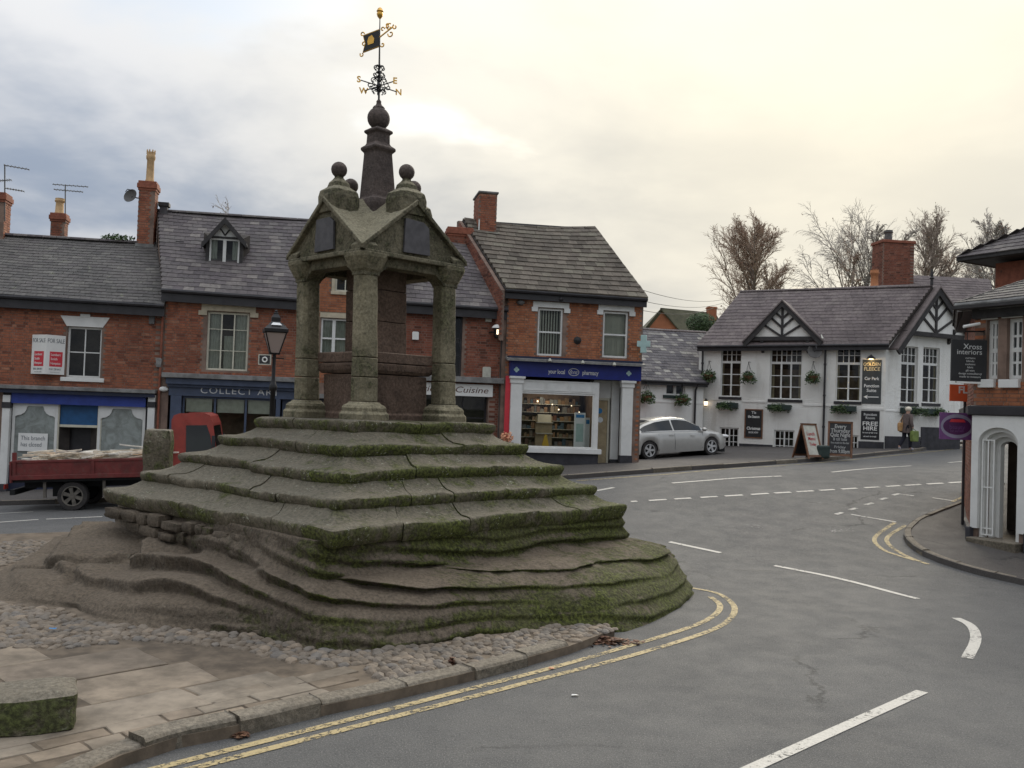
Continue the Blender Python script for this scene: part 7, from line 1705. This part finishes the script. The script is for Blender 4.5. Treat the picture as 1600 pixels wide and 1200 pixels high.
    for s in (-1, 1):
        MB().ball(L(1.02, s * 1.0, 1.0), (.11, .11, .075), 12).build('wing_mirror', paint, body, smooth=True)
        MB().ball(L(-2.2, s * .80, .87), (.16, .09, .085), 12).build('tail_light', 'red_lens', body, smooth=True); MB().ball(L(2.18, s * .70, .68), (.2, .12, .075), 12).build('headlight', 'clear_lens', body, smooth=True)
        for x in (-.50, .48): part('door_handle', paint, body, Fr(L(0, 0, 0), L.x), (x - .1, x + .1, .80, .83, -s * .945 - .012, -s * .945 + .012))
        for x in (-1.02, -.30, .98): MB().tube([L(x, s * (lin_tab(wid, x) + .001), .30), L(x + .02, s * (lin_tab(wid, x) + .001), .60), L(x, s * (lin_tab(wid, x) * .99 + .001), .90)], .006, 4).build('door_seam', 'underbody', body)
    MB().tube([L(x, -lin_tab(wid, x) * .955 - .004, lin_tab(belt, x) + .008) for x in [-1.75 + i * .14 for i in range(20)]], .012, 5).build('window_trim', 'alloy', body)
simple('dark_glass', (0.014, 0.016, 0.017), 0.05, 0.1, 2, spec=0.35)
simple('pink_red', (0.5, 0.05, 0.06), 0.35, 0.1, 3)
gw_ = gnd(1018, 721.5, 0.0); gf_ = gnd(1117, 719, 0.0)
hd = V((math.cos(R(27)), math.sin(R(27)), 0)); yl = V((-hd.y, hd.x, 0))
pr = at(1013, 715, 34.0); org_ = V((pr.x, pr.y, 0)) + hd * 1.425 + yl * .8
zc0 = zf(org_.x, org_.y) + .115
car = thing('parked_car', 'silver hatchback car parked outside the white annex', 'car', V((org_.x, org_.y, zc0)))
pit = math.atan2(zf(*(org_ + hd * 1.4).xy) - zf(*(org_ - hd * 1.4).xy), 2.8)
build_car(car, Loc(V((org_.x, org_.y, zc0)), hd, pit), 'silver')
c2 = at(985, 690, 37.3); z2 = zf(c2.x - 1.2, c2.y) + .12
car2 = thing('parked_car', 'red car mostly hidden behind the pharmacy corner and silver car', 'car', V((c2.x - 1.55, c2.y, z2)))
build_car(car2, Loc(V((c2.x - 1.55, c2.y, z2)), (1, .22), .02), 'pink_red')
# ---- flatbed truck
random.seed(51)
pt_ = gnd(115, 797); L0 = V((pt_.x, pt_.y, 0)) + V((-_d.y, _d.x, 0)) * .75; zt0 = zf(L0.x, L0.y)
sl = (zf(*(L0 + _d * 3).xy) - zf(*L0.xy)) / 3
L = Loc(V((L0.x, L0.y, zt0)), _d, math.atan(sl)); tf = Fr(L.o, _d)
trk = thing('flatbed_truck', 'red flatbed truck loaded with scrap timber parked outside the blue shop', 'truck', L.o)
def lbox(mb, x0, x1, y0, y1, z0, z1):
    p = [L(x, y, z) for y in (y0, y1) for z in (z0, z1) for x in (x0, x1)]; mb.add(p, [(0, 1, 3, 2), (4, 6, 7, 5), (0, 4, 5, 1), (2, 3, 7, 6), (0, 2, 6, 4), (1, 5, 7, 3)]); return mb
def lpart(nm, mt, *bs, par=None, bevel=0):
    mb = MB()
    for b in bs: lbox(mb, *b)
    return mb.build(nm, mt, par or trk, bevel=bevel)
lpart('chassis', 'underbody', (-1.1, 3.0, -.45, -.35, .5, .68), (-1.1, 3.0, .35, .45, .5, .68), (-.5, -.3, -.5, .5, .3, .6), (1.5, 1.7, -.5, .5, .3, .6))
bed = lpart('bed_floor', 'underbody', (-1.2, 2.05, -.9, .9, .66, .74))
side = lpart('side_board', 'truck_bed_red', (-1.2, 2.04, -.96, -.92, .76, 1.13), par=trk, bevel=.01)
lpart('side_rail', 'truck_bed_red', (-1.21, 2.05, -.975, -.915, 1.09, 1.15), (-1.21, 2.05, -.99, -.92, .72, .82), par=side, bevel=.01)
for x in (-1.19, .42, 1.97): lpart('stake', 'truck_bed_red', (x, x + .07, -.985, -.93, .74, 1.14), par=side)
lpart('side_board', 'truck_bed_red', (-1.2, 2.04, .92, .96, .70, 1.13), bevel=.01); lpart('tailboard', 'truck_bed_red', (-1.26, -1.21, -.96, .96, .66, 1.13), bevel=.01); lpart('headboard', 'truck_red', (2.04, 2.09, -.96, .96, .7, 1.5), bevel=.01)
lpart('corner_post', 'truck_bed_red', (-1.22, -1.14, -.9, -.84, 1.1, 1.32))
for x, y in ((0, -.75), (0, .75), (2.62, -.78), (2.62, .78)):
    car_wheel(trk, L, x, y, .325, .22, 'tyre', 'muddy_rim', 6, out=-1 if y < 0 else 1)
lpart('mudguard_stay', 'muddy_rim', (-.62, -.56, -.8, -.74, .3, .66), (.62, .68, -.8, -.74, .3, .66)); lpart('bumper_bar', 'underbody', (-1.3, -1.2, -.8, .8, .38, .5))
for y in (-.75, .75): lpart('rear_lamp', 'red_lens', (-1.40, -1.385, y - .12, y + .12, .52, .62))
# cab lofted from side outline
ob = [(2.12, .55), (2.12, 1.98), (2.17, 2.08), (2.28, 2.12), (2.80, 2.12), (2.92, 2.07), (2.99, 1.90), (3.06, 1.35), (3.09, .95), (3.09, .5), (3.06, .45), (3.0, .74), (2.26, .74), (2.2, .5)]
mb = MB(); k = len(ob)
for y, s_ in ((-.88, 0), (-.80, 1), (.80, 1), (.88, 0)):
    for x, z in ob: mb.v.append(L(x, y * (1 - .10 * max(0, z - 1.2)), z))
mb.f = [(q * k + i, (q + 1) * k + i, (q + 1) * k + (i + 1) % k, q * k + (i + 1) % k) for q in range(3) for i in range(k)] + [tuple(range(k))[::-1], tuple(range(3 * k, 4 * k))]; mb.t = [.5] * len(mb.f)
cab = mb.build('cab', 'truck_red', trk, bevel=.03)
for sg in (-1, 1):
    yy = lambda z: sg * .888 * (1 - .10 * max(0, z - 1.2)); pl = [(2.42, 1.25), (3.0, 1.25), (2.95, 1.62), (2.87, 1.86), (2.42, 1.86)]
    dd = MB().add([L(x, yy(z), z) for x, z in pl], [tuple(range(5)) if sg < 0 else tuple(range(5))[::-1]]).build('side_window', 'dark_glass', cab); 
    lpart('mirror', 'black_paint', (3.0, 3.07, sg * .98 - .04, sg * .98 + .04, 1.35, 1.62), par=cab); lpart('door_handle', 'black_paint', (2.45, 2.58, sg * .895 - .012, sg * .895 + .012, 1.08, 1.13), par=cab)
MB().add([L(3.01, -.66, 1.84), L(3.01, .66, 1.84), L(3.075, .74, 1.36), L(3.075, -.74, 1.36)], [(0, 1, 2, 3)]).build('windscreen', 'dark_glass', cab)
for y in (-.65, .65): MB().ball(L(3.09, y, .85), (.05, .13, .09), 10).build('headlight', 'clear_lens', cab)
# scrap timber
ld = MB()
for _ in range(520):
    x, y, z = random.uniform(-1.05, 1.9), random.uniform(-.8, .8), random.uniform(.9, 1.25); a = random.uniform(-.7, .7); l_ = random.uniform(.2, .6); s_ = random.uniform(.02, .06)
    d = (L.x * math.cos(a) + L.y * math.sin(a) + L.z * random.uniform(-.15, .15)).normalized(); e = d.cross(L.z).normalized(); p = L(x, y, z)
    ld.slab([p - d * l_ / 2 - e * s_, p + d * l_ / 2 - e * s_, p + d * l_ / 2 + e * s_, p - d * l_ / 2 + e * s_], L.z * random.uniform(.012, .04), random.random())
ld.build('scrap_timber', 'scrap_wood', label='heap of broken pale timber filling the truck bed', cat='timber', kind='stuff')
ORD = ['first', 'second', 'third', 'fourth', 'fifth', 'sixth', 'seventh', 'eighth', 'ninth', 'tenth', 'eleventh', 'twelfth', 'thirteenth', 'fourteenth']
PX = [random.uniform(-.8, 1.95) for _ in range(14)]
for i in range(14):
    x, y = PX[i], random.uniform(-.86, -.1); z = random.uniform(1.16, 1.32); a = random.gauss(0, .35); l_ = random.uniform(.4, 1.1); s_ = random.uniform(.015, .05); tl = random.uniform(-.22, .25)
    d = (L.x * math.cos(a) + L.y * math.sin(a) + L.z * tl).normalized(); e = d.cross(L.z).normalized(); p = L(x, y, z + abs(tl) * l_ * .35)
    MB().slab([p - d * l_ / 2 - e * s_, p + d * l_ / 2 - e * s_, p + d * l_ / 2 + e * s_, p - d * l_ / 2 + e * s_], (L.z + e * .3) * random.uniform(.015, .04), random.random()).build('scrap_plank', 'scrap_wood', label='%s broken plank on top of the truck load, %s' % (('short' if l_ < .6 else 'mid length' if l_ < .85 else 'long') + (' thin' if s_ < .032 else ' wide'), 'number %s from the tailboard' % ORD[sorted(PX).index(x)]), cat='plank', group='planks on the truck load')
# ================================================================== STREET LAMP
lp = at(426, 620, 18.6); zb = zf(lp.x, lp.y); lt = thing('street_lamp', 'black cast iron lantern post behind the cross in front of the art shop', 'street lamp', V((lp.x, lp.y, zb)))
zlan = at(426, 553, 18.6).z; zmid = at(426, 520, 18.6).z; ztop = at(426, 484, 18.6).z; B_ = V((lp.x, lp.y, 0))
MB().lathe(B_, [(.16, zb - .05), (.16, zb + .5), (.12, zb + .6), (.09, zb + 1.0), (.10, zb + 1.05), (.06, zb + 1.15), (.05, zlan - .75), (.075, zlan - .72), (.085, zlan - .66), (.06, zlan - .6), (.038, zlan - .5), (.035, zlan)], 12).build('post', 'black_iron', lt, smooth=True)
an = R(20)
def ring4(r_, z): return [B_ + V((math.cos(an + math.pi / 4 + k * math.pi / 2) * r_, math.sin(an + math.pi / 4 + k * math.pi / 2) * r_, z)) for k in range(4)]
zeav = at(426, 519, 18.6).z; lo, hi = ring4(.125, zlan + .02), ring4(.29, zeav)
ln = MB().lathe(B_, [(.14, zlan - .01), (.15, zlan + .02), (.05, zlan + .03)], 4, rotz=an + math.pi / 4).build('lantern_base', 'black_iron', lt)
for k in range(4):
    k2 = (k + 1) % 4; MB().quad(lo[k] * .98 + (B_ + V((0, 0, lo[k].z))) * .02, lo[k2], hi[k2], hi[k]).build('lantern_pane', 'lantern_glass', lt); MB().tube([lo[k], hi[k]], .016, 4).build('lantern_bar', 'black_iron', lt)
MB().lathe(B_, [(.30, zeav - .02), (.33, zeav), (.33, zeav + .06), (.31, zeav + .07)], 4, rotz=an + math.pi / 4).build('lantern_rim', 'black_iron', lt)
zc_ = at(426, 504, 18.6).z
cp = MB().lathe(B_, [(.31, zeav + .07), (.14, zc_), (.12, zc_ + .02), (.12, zc_ + .10), (.06, zc_ + .17), (.065, zc_ + .19), (.02, zc_ + .22), (.045, ztop - .03), (.02, ztop)], 4, rotz=an + math.pi / 4).build('lantern_cap', 'black_iron', lt)
u4, d4 = ring4(.155, zc_ - .015), ring4(.25, zeav + .125)
fpan = [d4[k] for k in range(4)]
for k in range(4):
    k2 = (k + 1) % 4; f = lambda a, b, t: a + (b - a) * t; off = ((u4[k] + u4[k2]) / 2 - B_); off.z = 0; off = off.normalized() * .012 + V((0, 0, .008))
    MB().quad(f(d4[k], d4[k2], .2) + off, f(d4[k], d4[k2], .8) + off, f(u4[k], u4[k2], .8) + off, f(u4[k], u4[k2], .2) + off).build('roof_pane', 'clear_lens', cp)
MB().tube([B_ + V((-.2, 0, zlan - .08)), B_ + V((.2, 0, zlan - .08))], .012, 6).build('ladder_bar', 'black_iron', lt)
q = at(415, 562, 18.5); sg_ = thing('post_sign', 'small square sign with a ring fixed to the lamp post', 'sign', q); fs_ = Fr((q.x, q.y, q.z), (1, -.1))
part('plate', 'black_paint', sg_, fs_, (-.13, .10, -.09, .09, -.02, .01), bevel=.006); part('rim', 'pale_board', sg_, fs_, (-.145, -.125, -.105, .105, -.015, .016), (.095, .115, -.105, .105, -.015, .016), (-.125, .095, .085, .105, -.015, .016), (-.125, .095, -.105, -.085, -.015, .016)); mb = MB(); mb.tube([fs_.P(-.01 + .045 * math.cos(i * .4488), .045 * math.sin(i * .4488), .015) for i in range(15)], .016, 5, cap=False); mb.build('ring', 'ink_pale', sg_)
# ================================================================== WALKER
def skin(name, mat, parent, pts_, edges, rad, root=0, sub=2):
    bm = bmesh.new(); ly = bm.verts.layers.skin.verify(); o_ = org(parent); vs = []
    for i, p in enumerate(pts_):
        v = bm.verts.new(V(p) - o_); r_ = rad[i]; v[ly].radius = (r_, r_) if not isinstance(r_, tuple) else r_; v[ly].use_root = i == root; vs.append(v)
    for a, b in edges: bm.edges.new((vs[a], vs[b]))
    me = bpy.data.meshes.new(name); bm.to_mesh(me); bm.free(); me.materials.append(MAT[mat]); ob_ = bpy.data.objects.new(name, me); link(ob_, parent)
    ob_.modifiers.new('skin', 'SKIN').use_smooth_shade = True; s = ob_.modifiers.new('sub', 'SUBSURF'); s.levels = sub; s.render_levels = sub; return ob_
gp_ = gnd(1416, 703, .11); zg = zf(gp_.x, gp_.y) + .11
pn = thing('person', 'person with pale hat in brown coat walking uphill past the pub carrying bags', 'person', V((gp_.x, gp_.y, zg)))
PL = Loc(V((gp_.x, gp_.y, zg)), (.93, .36)); k = 1.0
J = dict(pel=(0, 0, .86), chest=(.03, 0, 1.22), neck=(.04, 0, 1.42), head=(.07, 0, 1.55), crown=(.07, 0, 1.64), rs=(.03, -.19, 1.34), re=(-.02, -.25, 1.08), rh=(.06, -.27, .84), ls=(.03, .19, 1.34), le=(.0, .25, 1.07), lh=(.10, .22, .88), rhip=(0, -.09, .84), rk=(.12, -.09, .46), ra=(.10, -.09, .07), rt=(.27, -.09, .03), lhip=(0, .09, .84), lk=(-.04, .09, .46), la=(-.28, .09, .13), lt=(-.20, .09, .02))
nm = list(J); P_ = [PL(*J[n]) for n in nm]; ix = {n: i for i, n in enumerate(nm)}
ed = [('pel', 'chest'), ('chest', 'neck'), ('neck', 'head'), ('head', 'crown'), ('chest', 'rs'), ('rs', 're'), ('re', 'rh'), ('chest', 'ls'), ('ls', 'le'), ('le', 'lh'), ('pel', 'rhip'), ('rhip', 'rk'), ('rk', 'ra'), ('ra', 'rt'), ('pel', 'lhip'), ('lhip', 'lk'), ('lk', 'la'), ('la', 'lt')]
rd = dict(pel=.13, chest=.14, neck=.055, head=.095, crown=.06, rs=.06, re=.045, rh=.035, ls=.06, le=.045, lh=.035, rhip=.085, rk=.06, ra=.042, rt=.035, lhip=.085, lk=.06, la=.042, lt=.035)
skin('body', 'skin', pn, P_, [(ix[a], ix[b]) for a, b in ed], [rd[n] for n in nm])
tr = ['pel', 'rhip', 'rk', 'ra', 'lhip', 'lk', 'la']; skin('trousers', 'trousers', pn, [PL(*J[n]) for n in tr], [(0, 1), (1, 2), (2, 3), (0, 4), (4, 5), (5, 6)], [.15, .105, .08, .065, .105, .08, .065])
ct = ['pel', 'chest', 'neck', 'rs', 're', 'rh', 'ls', 'le', 'lh']; cpnt = [PL(*J[n]) for n in ct] + [PL(-.01, 0, .66)]
cpnt[5] = cpnt[4].lerp(cpnt[5], .8); cpnt[8] = cpnt[7].lerp(cpnt[8], .8); skin('coat', 'coat', pn, cpnt, [(9, 0), (0, 1), (1, 2), (1, 3), (3, 4), (4, 5), (1, 6), (6, 7), (7, 8)], [.185, .18, .075, .085, .07, .058, .085, .07, .058, .20], 0)
MB().ball(PL(.06, 0, 1.60), (.125, .125, .10), 14).build('hat', 'hair_white', pn, smooth=True)
for n_, s in (('ra', 'rt'), ('la', 'lt')): skin('shoe', 'shoe', pn, [PL(*J[n_]), PL(J[s][0] * .5 + J[n_][0] * .5, J[s][1], J[s][2] + .02), PL(*J[s])], [(0, 1), (1, 2)], [.05, .055, .045])
f_ = V(PL(*J['rh'])); 
def bag(name, mat, c, w_, h_, d_, label, strap):
    t = thing(name, label, 'bag', c); f2 = Fr(c, PL.x); mb = MB(); mb.prism(f2, [(-w_ * .42, -h_), (w_ * .42, -h_), (w_ * .5, -h_ * .4), (w_ * .44, 0), (-w_ * .44, 0), (-w_ * .5, -h_ * .4)], -d_ / 2, d_ / 2); mb.build('bag_body', mat, t, bevel=.03); MB().tube([f2.P(-w_ * .3, -.01), V(strap), f2.P(w_ * .3, -.01)], .012, 5).build('handle', mat, t)
bag('shopping_bag', 'bag_green', PL(.10, -.30, .76), .34, .42, .16, 'green shopping bag in the hand of the walker', PL(*J['rh'])); bag('shoulder_bag', 'bag_tan', PL(-.22, .10, 1.06), .24, .34, .12, 'tan bag hanging at the back of the walker', PL(0, .18, 1.40))
# ================================================================== TREES AND FAR THINGS
def bare_tree(name, label, px, ytop, Y, ybase, spread, seed, mat='twig', limbs=9, subs=(6, 6, 5), leaves=0, lean=0.0, droop=0.0, trunk_f=.32, rad=None, vr=1.15, grp='bare trees behind the roofs'):
    rnd = random.Random(seed); b = at(px, ybase, Y); top = at(px, ytop, Y); b = V((b.x, b.y, min(b.z, hill(b.x, b.y) if Y > 46 else zf(b.x, b.y)) - .2)); H = top.z - b.z; sp = spread * Y / F
    t = thing(name, label, 'tree', b, grp); r0 = rad or H * .014; tk = MB(); cr = MB(); tips = []
    def grow(p, d, l, r_, lv, mb):
        k = 4 if lv < 2 else 3; pts_ = [p]; q = p.copy(); dd = d.copy()
        for i in range(k):
            dd = (dd + V((rnd.gauss(0, .11), rnd.gauss(0, .11), rnd.gauss(0, .08) + (.06 if lv < 3 else -.05) - droop * lv * .10))).normalized(); q = q + dd * l / k; pts_.append(q.copy())
        mb.tube(pts_, [r_ * (1 - .75 * i / k) for i in range(k + 1)], 6 if lv == 0 else 4 if lv == 1 else 3, rnd.random(), cap=False); return pts_
    tp = grow(b, V((lean, 0, 1)).normalized(), H * .93, r0, 0, tk)
    def along(pts_, f): i = min(len(pts_) - 2, int(f * (len(pts_) - 1))); return pts_[i].lerp(pts_[i + 1], f * (len(pts_) - 1) - i), (pts_[i + 1] - pts_[i]).normalized()
    cc = V((top.x, top.y, top.z - sp * vr * .96)); RD = [r0, .075, .034, .018, .0125]
    def env(p, d):
        o = p - cc; s_ = V((1 / sp, 1 / sp, 1 / (sp * vr))); o = V((o.x * s_.x, o.y * s_.y, o.z * s_.z)); e = V((d.x * s_.x, d.y * s_.y, d.z * s_.z)); a = e.dot(e); b = 2 * o.dot(e); c_ = o.dot(o) - 1; D = b * b - 4 * a * c_
        return max(.5, (-b + math.sqrt(D)) / (2 * a)) if D > 0 else sp * .5
    def kids(pts_, n, l, r_, lv, f0, ang):
        for i in range(n):
            f = f0 + (1 - f0) * (i + rnd.random() * .8) / n; p, d = along(pts_, min(f, .98)); a = rnd.uniform(0, 6.283); e = d.orthogonal().normalized(); e = (e * math.cos(a) + d.cross(e) * math.sin(a)); ag = ang * rnd.uniform(.65, 1.25) * (1 - .35 * f if lv == 1 else 1)
            dd = (d * math.cos(ag) + e * math.sin(ag)).normalized(); ll = env(p, dd) * rnd.uniform(.8, 1.05) if lv == 1 else l * rnd.uniform(.6, 1.15) * (1.1 - .5 * f); q = grow(p, dd, ll, RD[lv] * (1.15 - .5 * f) * rnd.uniform(.8, 1.2), lv, tk if lv == 1 else cr)
            if lv <= len(subs): kids(q, subs[lv - 1], ll * (.52 if lv < 3 else .58), r_ * .5, lv + 1, .15, .52)
            elif leaves and rnd.random() < leaves:
                for _ in range(2):
                    s = rnd.uniform(.05, .11); u_ = V((rnd.gauss(0, 1), rnd.gauss(0, 1), rnd.gauss(0, 1))).normalized(); w_ = u_.orthogonal().normalized(); c = q[-1] + u_ * .1; tips.append(([c - u_ * s, c - w_ * s * .5, c + u_ * s, c + w_ * s * .5], rnd.random()))
    kids(tp, limbs, sp, r0 * .45, 1, trunk_f, .95)
    tk.build('trunk', 'bark', t); cr.build('crown', mat, t)
    if tips:
        lf = MB()
        for q, tt in tips: lf.add(q, [(0, 1, 2, 3)], tt)
        lf.build('remaining_leaves', 'leaf_brown', t)
bare_tree('bare_tree', 'round bare tree with a few rust leaves left of the pub roof', 1168, 343, 62, 560, 64, 1, 'twig_rust', 30, (12, 9, 5), .03, trunk_f=.42, vr=1.3)
bare_tree('bare_tree', 'pale drooping birch tree behind the middle of the pub ridge', 1288, 340, 66, 560, 52, 2, 'twig_grey', 26, (12, 8, 5), .01, .05, .4, .42, vr=1.5)
bare_tree('bare_tree', 'slim bare tree just left of the big brick chimney', 1362, 318, 64, 560, 46, 3, 'twig_grey', 24, (11, 8, 5), .01, .03, .1, .42, vr=1.9)
bare_tree('bare_tree', 'bare tree with brown twigs right behind the big brick chimney', 1440, 338, 70, 560, 58, 4, 'twig', 26, (12, 8, 5), .04, trunk_f=.45, vr=1.4)
bare_tree('bare_tree', 'low russet thicket tree behind the pub gable finial', 1490, 388, 74, 560, 50, 5, 'twig_rust', 24, (11, 8, 4), .12, trunk_f=.35, vr=1.0)
bare_tree('bare_tree', 'bare tree behind the hipped roofs at the right edge', 1545, 345, 68, 560, 58, 6, 'twig_grey', 26, (11, 8, 5), .05, trunk_f=.45, vr=1.3)
bare_tree('bare_tree', 'leaning bare tree between the pub chimney and the birch', 1325, 365, 60, 560, 44, 8, 'twig_rust', 20, (8, 6, 4), .04, -.03, .2, .42, vr=1.3)
bare_tree('bare_tree', 'russet bare tree low behind the right end of pub roof', 1402, 368, 78, 560, 50, 10, 'twig', 20, (8, 6, 4), .08, trunk_f=.4, vr=1.1)
bare_tree('bare_tree', 'small bare tree low behind the pub ridge beside the birch', 1252, 392, 70, 560, 38, 12, 'twig_grey', 18, (8, 6, 4), .03, trunk_f=.4, vr=1.1)
bare_tree('bare_tree', 'tip of a bare tree showing over the art shop ridge', 368, 328, 45, 520, 34, 9, 'twig_grey', 14, (7, 6, 4), .02, trunk_f=.5, vr=1.2)
rw = fpt(row_frame(0), 183, 372, -3.2); foliage(rw, (.55, .25, .12), 160, .06).build('roof_weeds', 'leaf_green', label='tuft of weeds growing on the ridge beside the tall chimney', cat='weeds', kind='stuff')
# far brick house with hedge
Yh = 72; fh = thing('far_house', 'far orange brick house with mossy roof seen over the annex', 'house', V((at(1034, 520, Yh).x, Yh, hill(at(1034, 520, Yh).x, Yh))))
simple('far_brick', (0.36, 0.14, 0.07), 0.9, 0.15, 1.2); simple('moss_tile', (0.10, 0.095, 0.06), 0.9, 0.3, 1.2)
A_, B1, Cc, D_, E_ = at(1008, 517, Yh), at(1033, 483, Yh), at(1062, 517, Yh), at(1118, 489, Yh + 3), at(1135, 519, Yh + 2.5)
gz = hill(A_.x, Yh) - 1
MB().slab([V((A_.x, A_.y, gz)), V((Cc.x, Cc.y, gz)), Cc, B1, A_], V((0, .3, 0))).build('gable_wall', 'far_brick', fh); MB().slab([V((Cc.x, Cc.y, gz)), V((E_.x, E_.y, gz)), E_, Cc], V((0, .3, 0))).build('wall', 'far_brick', fh)
MB().slab([Cc + V((.1, -.2, -.1)), E_, D_, B1 + V((-.1, -.2, .08))], V((0, .05, -.12))).build('roof', 'moss_tile', fh); MB().slab([B1 + V((0, -.2, .08)), A_ + V((-.2, -.2, 0)), A_ + V((-.2, 6, 0)), D_], V((0, .05, -.12))).build('rear_roof', 'moss_tile', fh)
f3 = Fr((at(1107, 490, Yh + 2).x, Yh + 2, 0), (1, .1)); q = f3.rect(1107, 479, 1120, 494); part('chimney', 'far_brick', fh, f3, (q[0], q[1], q[2] - .6, q[3], -.6, 0), (q[0] - .05, q[1] + .05, q[3] - .15, q[3] - .06, -.65, .05))
hc = at(1096, 505, 56); foliage(hc, (.95, .8, .65), 2600, .07).build('evergreen_bush', 'leaf_green', label='dark evergreen bush in front of the far brick house', cat='bush')
for i, (a_, b_) in enumerate((((1003, 453), (1130, 468)), ((1003, 470), (1128, 474)), ((1003, 485), (1115, 481)))):
    p0, p1 = at(*a_, 33.5), at(*b_, 58); MB().tube([p0.lerp(p1, k / 10) - V((0, 0, 1.0 * 4 * (k / 10) * (1 - k / 10) * .25)) for k in range(11)], .012, 4).build('overhead_wire', 'grey_pot', label='%s overhead wire running from pharmacy corner towards the far tree' % ('upper', 'middle', 'lower')[i], cat='wire')
